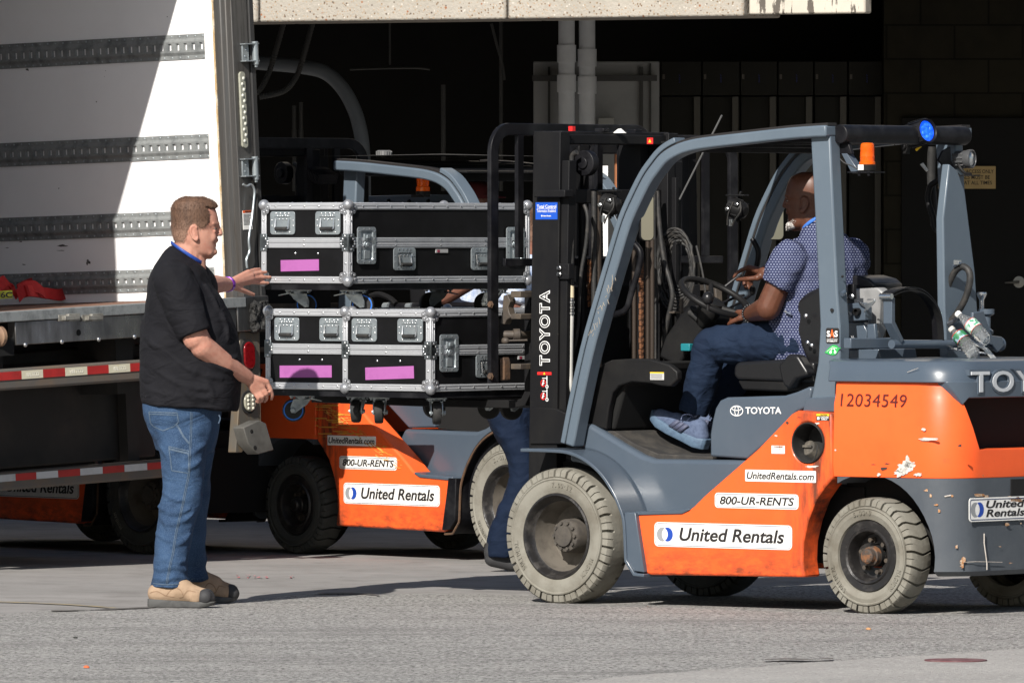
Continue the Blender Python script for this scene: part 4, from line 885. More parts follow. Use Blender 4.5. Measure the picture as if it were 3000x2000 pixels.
    for s in sides:
        b = MB(); b.prism(offpoly(gp, .028)+offpoly(gp, -.020)[::-1], .43*s, .505*s); b.build('front_pillar', MT['guard'], root, bevel=.008)
        b = MB(); b.prism(offpoly(gp, -.018)+offpoly(gp, -.030)[::-1], .43*s, .49*s); b.build('pillar_seal', MT['ink'], root)
        b = MB(); b.prism(offpoly(gp, -.028)[:-14]+offpoly(gp, -.052)[:-14][::-1], .425*s, .498*s); b.build('inner_rail', MT['guard'], root, bevel=.004)
        b = MB(); b.prism(bp_l+bp_r[::-1], (.405 if s > 0 else .38)*s, (.475 if s > 0 else .44)*s); b.build('rear_pillar', MT['guard'], root, bevel=.008)
        b = MB(); ft = U([(2352, 1206), (2362, 1166), (2450, 1160), (2446, 1206)], .48); b.prism(ft, .40*s, .482*s); b.build('pillar_foot', MT['grey'], root, bevel=.004)
    zr = gs(S(2440, 389, .45).z); ub = S(2440, 389, .46).x-.02
    b = MB(); b.tube([(ub, -.42, zr-.006), (ub, .44, zr-.006)], .040, 20); b.build('rear_bar', MT['black'], root, bevel=.004)
    ufr = gp[30][0]
    b = MB()
    for k in range(7):
        uu = ufr-.05+(ub+.12-ufr)*(k/6); zz = zr+.015-(.03 if k == 0 else 0.0)
        zz = min(gp, key=lambda q: abs(q[0]-uu) + (10 if q[1] < 1.5 else 0))[1]
        b.box((uu-.012, -.44, zz-.02), (uu+.012, .44, zz+.022))
    b.build('roof_slats', MT['black'], root, bevel=.003)
    b = MB(); b.box((ufr-.05, -.40, gs(S(2010, 408, .4).z)-.0), (ub+.1, .40, gs(S(2400, 372, .4).z)-.004) if 0 else (ufr-.04, .40, gs(S(2010, 408, .4).z)+.001)); b.build('roof_front', MT['black'], root)
    zc_ = lambda uu: min(gp, key=lambda q: abs(q[0]-uu)+(10 if q[1] < 1.5 else 0))[1]
    b = MB(); ua, ub2 = -.46, -1.04; zc0 = zc_; zc_ = lambda uu: zc0(max(-9, min(uu, -.68))) if uu < -.68 else zc0(-.68)+.012; b.add([(ua, -.43, zc_(ua)-.004), (ub2, -.43, zc_(ub2)-.004), (ub2, .43, zc_(ub2)-.004), (ua, .43, zc_(ua)-.004), (ua, -.43, zc_(ua)+.004), (ub2, -.43, zc_(ub2)+.004), (ub2, .43, zc_(ub2)+.004), (ua, .43, zc_(ua)+.004)], [(0, 3, 2, 1), (4, 5, 6, 7), (0, 1, 5, 4), (1, 2, 6, 5), (2, 3, 7, 6), (3, 0, 4, 7)]); b.build('roof_cover', MT['plastic'], root)
    # ---- dash cowl, column, steering wheel, seat
    b = MB(); b.prism(U([(1746, 1085), (1768, 1064), (1792, 1054), (1850, 1050), (1902, 1051), (1960, 1068), (1984, 1088), (1984, 1112), (1964, 1132), (1935, 1130), (1905, 1122), (1850, 1118), (1812, 1130), (1794, 1150), (1782, 1200), (1776, 1258), (1716, 1240)], .40), .365, .40); b.build('dash_cowl', MT['plastic'], root, bevel=.006, seg=2)
    b = MB(); b.prism(U([(1790, 1062), (1905, 1058), (1900, 1085), (1835, 1125), (1800, 1258), (1772, 1258)], .36), -.40, .36); b.build('shade_black_firewall', MT['void'], root, bevel=.01)  # deep black stands in for the shade inside the footwell
    b = MB(); b.prism(U([(2100, 1090), (2340, 1090), (2420, 1330), (2200, 1340)], -.37), -.40, -.37); b.build('shade_backing', MT['void'], root)  # black sheet added where only shade lies beyond the legs
    b = MB(); b.prism(U([(1934, 1045), (1938, 1020), (1950, 990), (1990, 930), (2024, 894), (2050, 902), (2074, 928), (2062, 965), (2010, 1040), (1990, 1075)], .10), -.07, .11); b.build('steering_column', MT['plastic'], root, bevel=.012, seg=3)
    cw_ = S(2095, 871, .10); Rn = Matrix.Rotation(radians(-30), 4, 'Y'); Mx = Matrix.Translation((cw_.x, .10, cw_.z)) @ Rn; b = MB(); rs = .155
    b.tube([(rs*cos(2*pi*k/36), rs*sin(2*pi*k/36), 0) for k in range(37)], .0135, 10, cap=False, m=Mx)
    for a in (80, 200, 320): b.tube([(0, 0, -.03), (.06*cos(radians(a)), .06*sin(radians(a)), -.025), (rs*cos(radians(a)), rs*sin(radians(a)), 0)], [.02, .014, .010], 8, m=Mx)
    b.lathe([(.02, -.14), (.045, -.10), (.058, -.045), (.05, -.015), (.0, -.01)], 20, Mx); swh = b.build('steering_wheel', MT['plastic'], root)
    b = MB(); q = Mx @ Vector((rs*cos(radians(115)), rs*sin(radians(115)), .035)); b.ell(q, (.026, .026, .028)); b.tube([q-Vector((0, 0, .05)), q], .008, 8); b.build('spinner_knob', MT['vinyl'], swh)
    # seat
    b = MB(); sb = U([(2310, 900), (2330, 872), (2365, 852), (2400, 836), (2425, 835), (2435, 870), (2425, 1000), (2405, 1090), (2380, 1100), (2352, 1050), (2325, 980)], .22); b.prism(sb, -.19, .21); b.build('seat_back', MT['vinyl'], root, bevel=.035, seg=4)
    b = MB(); b.prism(U([(2154, 1072), (2165, 1060), (2300, 1052), (2390, 1060), (2390, 1122), (2165, 1112), (2152, 1100)], .24), -.24, .25); b.build('seat_cushion', MT['vinyl'], root, bevel=.02, seg=4)
    b = MB(); b.prism(U([(2160, 1114), (2300, 1116), (2395, 1112), (2380, 1150), (2175, 1142)], .24), -.23, .24); b.build('seat_base', MT['plastic'], root, bevel=.008)
    for s in sides:
        b = MB(); b.prism(U([(2288, 1068), (2318, 1036), (2345, 1040), (2372, 1084), (2376, 1100), (2340, 1110), (2320, 1140), (2304, 1130), (2296, 1110)], .29), .25*s, .31*s); b.build('hip_restraint', MT['vinyl'], root, bevel=.012, seg=3)
    if full:
        b = MB(); b.tube([S(2300, 912, .235), S(2318, 920, .235)], .006, 6)
        for (x_, y_) in ((2361, 925), (2366, 1003), (2378, 1012)): dome(b, S(x_, y_, .243), (0, 1, 0), .011)
        b.build('seat_studs', MT['chrome'], root)
        # pedals
        b = MB(); b.sweep([S(1880, 1245, .1), S(1868, 1215, .1), S(1850, 1185, .1)], .03, .012, (0, 1, 0)); b.box((S(1905, 1212, .1).x-.0, .06, S(1905, 1212, .1).z), (S(1872, 1195, .1).x, .14, S(1872, 1195, .1).z)); b.build('pedal', MT['dirtysteel'], root, bevel=.004)
        # levers
        b = MB(); b.tube([S(2110, 850, -.1), S(2155, 815, -.15), S(2172, 806, -.16)], .006, 8); b.tube([S(2080, 905, -.16), S(2160, 868, -.2), S(2180, 865, -.2)], .006, 8); b.tube([S(2095, 925, -.2), S(2170, 885, -.22), S(2205, 860, -.22)], .006, 8)
        b.build('control_lever', MT['black'], root)
        b = MB(); b.ell(S(2205, 850, -.22), (.014, .014, .022)); b.build('lever_knob', MT['plastic'], root)
        b = MB(); b.tube([S(2021, 915, .11), S(2040, 930, .12), S(2048, 935, .12)], [.012, .012, .018], 10); b.build('indicator_stalk', MT['hose'], root)
        b = MB(); a_ = S(2004, 1028, .115); c_ = S(2031, 1006, .115); b.box((a_.x, .11, a_.z), (c_.x, .14, c_.z)); b.build('teal_tab', mat('teal_plastic', (.01, .16, .19), .5), root, bevel=.004)
        b = MB(); a_ = S(1905, 1112, .402); c_ = S(1945, 1090, .402); b.box((a_.x, .4, a_.z), (c_.x, .4025, c_.z)); st = b.build('dash_label', mat('silver_label', (.5, .5, .49), .5), root)
        b = MB(); b.box((a_.x, .402, c_.z-.005), (c_.x, .4035, c_.z)); b.build('label_band', MT['yellowink'], st)
        b = MB()
        for k in range(5): b.box((a_.x-.004, .402, c_.z-.010-.0045*k), (c_.x+.006+.004*(k % 2), .4032, c_.z-.0085-.0045*k))
        b.build('lettering', MT['ink'], st)
        # toe boards of the floor
        b = MB()
        for k in range(4):
            a_ = S(1792+24*k, 1270+15*k, .36); b.box((a_.x-.03, .16, a_.z-.0), (a_.x+.012, .37, a_.z+.008), None)
        b.build('tread_pads', mat('dusty_rubber', (.10, .09, .075), .9), root, bevel=.002)
    # ---- mast
    def rail(px, v0, v1, nm='mast_rail', m=None): b = MB(); b.prism(U(px, max(v0, v1) if v1 > 0 else v0), v0, v1); return b.build(nm, m or MT['mast'], root, bevel=.003)
    def mir(px, v0, v1, nm='mast_rail'):
        P = U(px, v1)
        for s in sides: b = MB(); b.prism(P, v0*s, v1*s); b.build(nm, MT['mast'], root, bevel=.003)
    mir([(1563, 384), (1642, 386), (1636, 800), (1630, 1420), (1548, 1420), (1557, 800)], .335, .40)
    mir([(1642, 470), (1668, 470), (1662, 800), (1656, 1300), (1630, 1300), (1636, 800)], .335, .385)
    mir([(1575, 400), (1640, 400), (1630, 1300), (1560, 1300)], .25, .30, 'inner_rail')
    a_ = S(1640, 392, .36); c_ = S(1575, 423, .36); b = MB(); b.box((a_.x-.02, -.36, c_.z), (c_.x+.01, .365, a_.z)); b.build('mast_beam', MT['mast'], root, bevel=.006)
    b = MB(); b.box((a_.x-.01, -.37, a_.z-.002), (c_.x-.0, .36, a_.z+.012)); b.box((a_.x-.02, .05, a_.z+.01), (a_.x+.03, .09, a_.z+.026)); b.box((a_.x, -.2, a_.z+.01), (a_.x+.05, -.15, a_.z+.024)); b.build('beam_cap', MT['black'], root, bevel=.003)
    for (zz, w2) in ((S(1600, 575, .3).z, .03), (S(1600, 1180, .3).z, .06)):
        b = MB(); b.box((.12, -.36, zz-w2), (.20, .36, zz+w2)); b.build('mast_crossbeam', MT['mast'], root, bevel=.004)
    b = MB(); b.prism(U([(1580, 1192), (1632, 1196), (1676, 1216), (1668, 1300), (1556, 1300), (1556, 1194)], .40), .33, .41); b.build('mast_foot', MT['mast'], root, bevel=.004)
    # pulley, brackets, chains, hoses
    pc = S(1718, 478, .26); b = MB(); b.lathe([(.055, -.02), (.055, .02)], 26, Matrix.Translation((pc.x, .26, pc.z)) @ Matrix.Rotation(pi/2, 4, 'X')); b.lathe([(.025, -.03), (.025, .03)], 16, Matrix.Translation((pc.x, .26, pc.z)) @ Matrix.Rotation(pi/2, 4, 'X')); b.build('chain_pulley', MT['black'], root, bevel=.003)
    def vt(nm, px, y0, y1, r, v, m, v2=None): b = MB(); b.tube([S(px, y1, v), S(px+(3 if 0 else 0), y0, v if v2 is None else v2)], r, 10); return b.build(nm, m, root)
    def hz(nm, pts, r, m, n=5): b = MB(); b.tube(smoothpath([tuple(S(x_, y_, v_)) for x_, y_, v_ in pts], n), r, 10); return b.build(nm, m, root)
    hz('hydraulic_hose', [(1690, 446, .33), (1676, 460, .33), (1675, 520, .33), (1676, 620, .34), (1674, 760, .35), (1674, 835, .35)], .0115, MT['hose'])
    b = MB(); b.tube([S(1674, 836, .35), S(1674, 872, .35)], .0125, 12); b.build('hose_sleeve', mat('cream_sleeve', (.55, .47, .32), .6), root)
    b = MB()
    for k in range(7): b.tube([S(1674, 874+8*k, .35), S(1674, 880+8*k, .35)], .0145 if k % 2 else .011, 10)
    b.build('hose_fitting', MT['chrome'], root)
    hz('hydraulic_pipe', [(1674, 925, .35), (1672, 1000, .35), (1671, 1090, .35), (1672, 1135, .35), (1680, 1165, .33), (1690, 1195, .30)], .0115, mat('bright_pipe', (.55, .54, .51), .4, metal=.3))
    b = MB(); a_ = S(1643, 978, .345); c_ = S(1668, 935, .345); b.box((a_.x, .335, a_.z), (c_.x, .355, c_.z)); b.build('pipe_clamp', mat('cream_clamp', (.40, .38, .32), .5, metal=.4), root, bevel=.002)
    b = MB()
    for y_ in (945, 965): hexbolt(b, S(1652, y_, .358), (.3, 1, 0), .009, .014)
    for y_ in (785, 803): hexbolt(b, S(1641, y_, .402), (.3, 1, 0), .008, .014)
    b.build('clamp_bolt', MT['chrome'], root)
    b = MB(); a_ = S(1610, 818, .395); c_ = S(1668, 772, .395); b.box((a_.x, .36, a_.z), (c_.x, .398, c_.z)); b.build('rail_bracket', MT['mast'], root, bevel=.003)
    b = MB(); a_ = S(1577, 578, .40); c_ = S(1668, 556, .40); b.box((a_.x, .37, a_.z), (c_.x, .43, c_.z)); b.build('rail_bracket', MT['mast'], root, bevel=.004)
    def chain(px, y0, y1, v):
        b = MB(); p_ = S(px, y0, v); q = S(px, y1, v); n = max(4, int((p_.z-q.z)/.024))
        for k in range(n):
            z = q.z+(p_.z-q.z)*k/n; dz = (p_.z-q.z)/n; w2 = .011 if k % 2 else .008
            b.box((p_.x-.006, v-w2, z+.002), (p_.x+.006, v+w2, z+dz*.97))
            b.tube([(p_.x-.009, v, z+dz*.5), (p_.x+.009, v, z+dz*.5)], .004, 6)
        return b.build('lift_chain', MT['chainrust'], root)
    chain(1879, 770, 1056, -.06); chain(1728, 760, 900, .17); chain(1658, 475, 560, .36)
    for px, v, r, m in ((1898, -.06, .010, 'pipe_brown'), (1911, -.06, .010, 'pipe_brown'), (1858, -.03, .010, 'pipe_brown'), (1740, .18, .012, 'hose'), (1706, .20, .018, 'mast'), (1752, .15, .016, 'pipe_brown')): vt('lift_cylinder', px, 560 if px < 1800 else 700, 1060 if px > 1800 else 1240, r, v, MT[m])
    hz('hydraulic_hose', [(1712, 600, .27), (1722, 640, .27), (1716, 720, .27), (1700, 820, .28), (1690, 980, .28), (1660, 1080, .31), (1640, 1120, .33), (1638, 1180, .34), (1655, 1210, .33)], .0085, MT['hose'])
    hz('hydraulic_hose', [(1925, 560, -.2), (1932, 660, -.2), (1945, 760, -.2), (1962, 820, -.2), (1970, 870, -.2), (1955, 940, -.2), (1940, 1020, -.2)], .0105, MT['hose'])
    hz('hydraulic_hose', [(1916, 560, -.18), (1916, 700, -.18), (1922, 900, -.18), (1920, 1050, -.18)], .010, MT['hose'])
    b = MB(); b.box((S(1978, 500, -.3).x-.012, -.31, S(1978, 1050, -.3).z), (S(1978, 500, -.3).x+.012, -.29, S(1978, 520, -.3).z)); b.build('mast_edge', MT['mast'], root, bevel=.002)
    # fender front blade
    # ---- carriage, backrest, forks
    zb0 = S(1440, 1122, .53).z; zt0 = S(1460, 378, .53).z; ub_ = .385
    pth = [(ub_, .53, zb0), (ub_, .53, zt0-.10)]+[(ub_, .53-.10+.10*cos(radians(a)), zt0-.10+.10*sin(radians(a))) for a in (15, 30, 45, 60, 75, 90)]+[(ub_, -.43, zt0)]+[(ub_, -.43-.10*sin(radians(a)), zt0-.10+.10*cos(radians(a))) for a in (15, 30, 45, 60, 75, 90)]+[(ub_, -.53, zb0)]
    b = MB(); b.sweep(pth, .022, .052, (1, 0, 0)); bk = b.build('load_backrest', MT['black'], root, bevel=.003)
    for vv in (.355, .18, -.18, -.355): b = MB(); b.box((ub_-.010, vv-.018, S(1480, 755, .3).z), (ub_+.010, vv+.018, zt0-.02)); b.build('backrest_bar', MT['black'], root)
    zq = S(1480, 766, .3).z; b = MB(); b.box((ub_-.012, -.51, zq-.02), (ub_+.012, .46, zq+.014)); b.build('backrest_bar', MT['black'], root, bevel=.003)
    for y_ in (892, 1102): b = MB(); hexbolt(b, S(1438, y_, .558), (0, 1, 0), .012, .010); b.build('backrest_bolt', MT['rust'], root)
    for (y0, y1, nm) in ((852, 871, 'fork_bar'), (918, 934, 'fork_bar'), (1064, 1080, 'fork_bar')):
        a_ = S(1500, y0, .36); c_ = S(1500, y1, .36); b = MB(); b.box((.29, -.46, c_.z), (.345, .46, a_.z)); b.build(nm, MT['dirtysteel'], root, bevel=.003)
    b = MB(); b.prism(U([(1474, 866), (1486, 862), (1495, 882), (1488, 900), (1492, 918), (1500, 928), (1484, 936), (1478, 950), (1466, 948), (1472, 905)], .46), .42, .46); b.build('fork_hook', MT['dirtysteel'], root, bevel=.003)
    b = MB(); b.prism(U([(1464, 1050), (1474, 1046), (1478, 1060), (1478, 1112), (1466, 1114)], .46), .42, .46); b.build('fork_hook', MT['rust'], root, bevel=.003)
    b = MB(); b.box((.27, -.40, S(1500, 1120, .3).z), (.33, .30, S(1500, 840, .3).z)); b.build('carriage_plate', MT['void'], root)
    b = MB(); b.tube([S(1474, 980, .44), S(1520, 980, .40), S(1560, 980, .30)], .018, 12); b.tube([S(1504, 980, .42), S(1522, 980, .40)], .026, 12); b.tube([S(1478, 998, .46), S(1545, 996, .44)], .004, 8); b.ell(S(1480, 998, .46), (.02, .015, .015)); b.build('side_shifter', MT['dirtysteel'], root)
    zf = .862
    for vv in (.27, -.30):
        b = MB(); b.sweep([(.365, vv, S(1500, 850, .3).z), (.365, vv, zf+.03), (.39, vv, zf-.012), (.45, vv, zf-.022), (1.0, vv, zf-.020), (1.6, vv, zf-.010)], .11, .034, (0, 1, 0)); b.build('fork', MT['mast'], root, bevel=.003)
    # ---- signs on the flanks
    for s in sides:
        vv = .5505
        a_ = S(1918, 1569, .55); c_ = S(2321, 1569, .55); h = (S(1918, 1534, .55).z-S(1918, 1605, .55).z); cu = (a_.x+c_.x)/2; wd = abs(a_.x-c_.x)
        sticker(root, 'company_sticker', cu, (S(2119, 1569, .55)).z, wd, h, vv, s, 'United Rentals', (.185, .945, .25, .80), .022, .2, emblem=True, r=.02)
        a_ = S(2095, 1467, .55); c_ = S(2340, 1467, .55); sticker(root, 'phone_sticker', (a_.x+c_.x)/2, S(2217, 1467, .55).z, abs(a_.x-c_.x), S(2100, 1445, .55).z-S(2100, 1489, .55).z, vv, s, '800-UR-RENTS', (.06, .95, .23, .78), .022, .2, r=.016)
        a_ = S(2184, 1394, .55); c_ = S(2391, 1394, .55); sticker(root, 'web_sticker', (a_.x+c_.x)/2, S(2288, 1394, .55).z, abs(a_.x-c_.x), S(2200, 1377, .55).z-S(2200, 1411, .55).z, vv, s, 'UnitedRentals.com', (.025, .975, .2, .82), .020, .2, border=False, r=.004)
    if full:
        # number on the counterweight, caution labels, pillar stickers, mast lettering
        a_ = S(2460, 1189, .551); c_ = S(2653, 1193, .551); t_ = S(2460, 1152, .551); b = MB(); letter(b, '12034549', Vector((a_.x, .5415, a_.z)), Vector((c_.x-a_.x, 0, c_.z-a_.z)), Vector((0, 0, t_.z-a_.z)), -.002, -.06, 1.05, thick=.002)
        prf = [(z2, 0), (z2+.05, -.006), (z1-.09, .002), (z1-.06, .012), (z1-.02, .016), (z1, .02)]
        def insz(z):
            for (za, ia), (zb2, ib) in zip(prf[:-1], prf[1:]):
                if za <= z <= zb2: return ia+(ib-ia)*(z-za)/(zb2-za)
            return 0
        b.v = [(p_[0], .55-insz(p_[2])+(p_[1]-.5415)+.0012, p_[2]) for p_ in b.v]; b.build('unit_number', MT['maroon'], root)
        a_ = S(2392, 1231, .552); c_ = S(2429, 1212, .552); st = sticker(root, 'caution_sticker', (a_.x+c_.x)/2, (a_.z+c_.z)/2, abs(a_.x-c_.x), c_.z-a_.z, .5505, 1, 'GASOLINE', (.34, .97, .34, .62), .005, 0, border=False, back=MT['ink'], r=.001, ink=MT['whiteink'])
        hh = c_.z-a_.z; b = MB(); b.box((a_.x, .5508, c_.z-hh*.32), (c_.x, .5525, c_.z)); b.build('caution_band', MT['yellowink'], st)
        b = MB(); letter(b, 'CAUTION', (a_.x-.02, .5528, c_.z-hh*.28), (c_.x-a_.x+.03, 0, 0), (0, 0, hh*.22), .02); b.build('lettering', MT['ink'], st)
        b = MB(); letter(b, 'ONLY', (a_.x-.026, .5524, a_.z+hh*.06), (c_.x-a_.x+.034, 0, 0), (0, 0, hh*.24), .02); b.box((a_.x-.004, .5522, a_.z+hh*.12), (a_.x-.016, .5526, a_.z+hh*.52)); b.build('lettering', MT['whiteink'], st)
        a_ = S(2260, 1328, .552); c_ = S(2299, 1305, .552); st = sticker(root, 'faded_sticker', (a_.x+c_.x)/2, (a_.z+c_.z)/2, abs(a_.x-c_.x), c_.z-a_.z, .5505, 1, None, None, border=False, r=.002, back=mat('faded_label', (.72, .68, .64), .6, col2=(.70, .18, .10), vs=30, vr=(.5, .7)))
        b = MB(); letter(b, 'WARNING', (a_.x-.014, .5524, c_.z-.0075), (c_.x-a_.x+.026, 0, 0), (0, 0, .005), .02); b.build('lettering', MT['maroon'], st)
        # stability sticker and leaf on the rear pillar
        c = S(2439, 983, .477); st = sticker(root, 'stability_sticker', c.x, c.z, .068, .064, .4765, 1, 'SAS', (.08, .92, .42, .82), .03, 0, border=False, back=MT['ink'], r=.008, ink=MT['whiteink'])
        b = MB(); letter(b, 'A', (c.x+.011, .4795, c.z-.008), (-.022, 0, 0), (0, 0, .034), .04); b.build('red_letter', MT['orangeink'], st)
        b = MB(); letter(b, 'STABILITY', (c.x+.028, .4790, c.z-.026), (-.056, 0, 0), (0, 0, .007), .02); letter(b, 'SYSTEM OF ACTIVE', (c.x+.028, .4790, c.z-.017), (-.056, 0, 0), (0, 0, .004), .01); b.build('lettering', MT['whiteink'], st)
        c = S(2440, 1026, .477); b = MB(); lf = [(-.042, -.010), (-.02, .010), (.0, .022), (.02, .020), (.032, .010), (.044, .012), (.032, .002), (.020, -.014), (0, -.020), (-.02, -.016)]
        lf = [(-x_, z_) for x_, z_ in lf]; b.prism([(c.x-x_*-1*-1 if 0 else c.x+x_, c.z+z_) for x_, z_ in smoothpath(lf+[lf[0]], 3)[:-1]], .4765, .4785); st = b.build('leaf_sticker', MT['greenink'], root)
        b = MB()
        for dx, rr_ in ((.010, .006), (-.014, .006)):
            b.lathe([(rr_, 0), (rr_, .0015)], 14, Matrix.Translation((c.x+dx, .4785, c.z-.008)) @ Matrix.Rotation(-pi/2, 4, 'X'))
        b.tube([(c.x+.010, .479, c.z-.008), (c.x+.004, .479, c.z+.006), (c.x-.010, .479, c.z+.006), (c.x-.014, .479, c.z-.008)], .0022, 6); b.tube([(c.x+.03, .479, c.z-.006), (c.x+.0, .479, c.z+.014), (c.x-.024, .479, c.z+.008)], .0012, 6); b.build('leaf_print', MT['whiteink'], st)
        # mast lettering: white outline round black letters
        p0_ = S(1611, 1071, .402); pt = S(1611, 850, .402); pw = S(1580, 1071, .402)
        for nm, m, bo, th in (('maker_outline', MT['whiteink'], .045, .001), ('maker_lettering', MT['mast'], -.008, .0022)):
            vs, fs, x0, x1, y0, y1 = glyphs('TOYOTA', bo, 0, 1.22); vs2, _, X0, X1, Y0, Y1 = glyphs('TOYOTA', .045, 0, 1.22); b = MB(); ex = Vector((0, 0, pt.z-p0_.z)); ey = Vector((pw.x-p0_.x, 0, 0)); n = Vector((0, 1, 0))
            b.add([tuple(Vector((p0_.x, .4005, p0_.z))+ex*((q[0]-X0)/(X1-X0))+ey*((q[1]-Y0)/(Y1-Y0))+n*(th*(q[2]/.02+.5))) for q in vs], fs); b.build(nm, m, root)
        # red and white warning pictogram below
        a_ = S(1615, 1098, .402); c_ = S(1574, 1089, .402); b = MB(); b.box((a_.x, .4, a_.z), (c_.x, .4016, c_.z)); st = b.build('warning_band', MT['redink'], root)
        zc = (a_.z+c_.z)/2; xc = (a_.x+c_.x)/2; b = MB(); b.prism([(xc-.006, zc-.005), (xc+.006, zc-.005), (xc, zc+.006)], .4016, .4024); b.build('warning_triangle', MT['yellowink'], st)
        for yc in (1122, 1160):
            b = MB(); c = S(1591, yc, .402); r_ = .016; A_ = [(c.x+r_*.9*cos(2*pi*k/20), .4012, c.z+r_*sin(2*pi*k/20)) for k in range(20)]; B_ = [(c.x+r_*.68*cos(2*pi*k/20), .4012, c.z+r_*.76*sin(2*pi*k/20)) for k in range(20)]
            b.add(A_+B_, [(i, (i+1) % 20, 20+(i+1) % 20, 20+i) for i in range(20)]); b.tube([(c.x+.010, .4018, c.z-.011), (c.x-.010, .4018, c.z+.011)], .0016, 6); b.build('prohibition_ring', MT['redink'], root)
            b = MB(); b.lathe([(.0045, 0), (.0045, .001)], 10, Matrix.Translation((c.x-.002, .4005, c.z+.010)) @ Matrix.Rotation(-pi/2, 4, 'X')); b.tube([(c.x-.001, .401, c.z+.005), (c.x+.003, .401, c.z-.009)], .0035, 6); b.tube([(c.x+.001, .401, c.z+.002), (c.x-.007, .401, c.z-.001)], .002, 6)
            q = S(1602, yc+10, .402); A_ = [(q.x+.008*cos(2*pi*k/16), .4012, q.z+.008*sin(2*pi*k/16)) for k in range(16)]; B_ = [(q.x+.0045*cos(2*pi*k/16), .4012, q.z+.0045*sin(2*pi*k/16)) for k in range(16)]; b.add(A_+B_, [(i, (i+1) % 16, 16+(i+1) % 16, 16+i) for i in range(16)])
            b.box((q.x-.002, .4005, q.z+.010), (q.x+.002, .4016, q.z+.045)); b.box((q.x+.002, .4005, q.z+.034), (q.x+.026, .4016, q.z+.037)); b.build('pictogram', MT['whiteink'], root)
        # blue label on the mast
        a_ = S(1569, 643, .402); c_ = S(1633, 593, .402); wd = abs(a_.x-c_.x); h = c_.z-a_.z; st = sticker(root, 'telematics_label', (a_.x+c_.x)/2, (a_.z+c_.z)/2, wd, h, .4005, 1, 'Total Control', (.07, .95, .66, .86), .008, 0, border=False, back=MT['bluelabel'], r=.001, ink=MT['whiteink'])
        b = MB(); letter(b, 'Telematics Enabled', (a_.x-wd*.07, .4030, a_.z+h*.42), (-wd*.86, 0, 0), (0, 0, h*.16), -.005); letter(b, 'United Rentals', (a_.x-wd*.34, .4030, a_.z+h*.17), (-wd*.38, 0, 0), (0, 0, h*.08), .02, .2); b.box((a_.x-wd*.07, .4025, a_.z+h*.60), (c_.x+wd*.06, .4034, a_.z+h*.62)); b.lathe([(.0035, 0), (.0035, .001)], 10, Matrix.Translation((a_.x-wd*.29, .4022, a_.z+h*.21)) @ Matrix.Rotation(-pi/2, 4, 'X')); b.build('lettering', MT['whiteink'], st)
        # rear company sticker, torn
        za = S(2840, 1531, .55).z; zb_ = S(2840, 1461, .55).z; yl = .45; b = MB(); c = Vector((ur-.003, (yl+.05)/2, (za+zb_)/2)); wd = yl-.05; h = zb_-za
        ex = Vector((0, -1, 0)); ey = Vector((0, 0, 1)); n = ex.cross(ey); plate(b, c, ex, ey, wd, h, .002, .015); st = b.build('company_sticker', MT['white'], root); b = MB(); ringplate(b, c, ex, ey, wd-.012, h-.012, .012, .003, .003); b.build('border', MT['navy'], st)
        for tx_, y0_ in (('United', .55), ('Rentals', .18)): b = MB(); letter(b, tx_, c+ex*(-wd/2+h*1.18)+ey*(-h/2+h*y0_)+n*.0022, ex*(wd-h*1.18-.02), ey*h*.32, .022, .2); b.build('lettering', MT['ink'], st)
        draw_emblem(st, c+ex*(-.5*wd+h*.56)+n*.0022, ex, ey, n, h*.31)
        # scuffs where paint is chipped to primer
        b = MB()
        def scuff(cx, cy, w_, h_, v, n=14, seed=0):
            rnd = random.Random(seed); P = []
            for k in range(n):
                a = 2*pi*k/n; f_ = rnd.uniform(.45, 1.1); q = S(cx+w_*cos(a)*f_, cy+h_*sin(a)*f_, v); P.append((q.x, q.z))
            b.prism(P, v-.002, v+.0012)
        for k, (cx, cy, w_, h_) in enumerate(((2650, 1372, 26, 22), (2634, 1385, 16, 14), (2660, 1352, 10, 18), (2690, 1390, 14, 6), (2575, 1390, 8, 5), (2665, 1360, 20, 10))): scuff(cx, cy, w_, h_, .5555, 22, k)
        scuff(2720, 1286, 34, 5, .556, 16, 33); scuff(2705, 1258, 9, 5, .556, 10, 12); scuff(2377, 1366, 26, 5, .5502, 14, 7); scuff(2395, 1240, 8, 4, .5502, 10, 9); scuff(2448, 1318, 3, 3, .5555, 7, 5); scuff(2273, 1276, 5, 3, .5502, 7, 2)
        b.build('paint_chips', MT['chip'], root)
        b = MB()
        for k, (cx, cy, w_, h_) in enumerate(((2812, 1305, 5, 6), (2590, 1372, 12, 6), (2600, 1358, 8, 3), (2560, 1360, 8, 2), (2306, 1237, 7, 6), (2340, 1222, 9, 1.6))): scuff(cx, cy, w_, h_, .556 if cx > 2440 else .5502, 9, 40+k)
        b.build('dark_scuffs', mat('dark_scuff', (.05, .03, .025), .8), root)
    return root
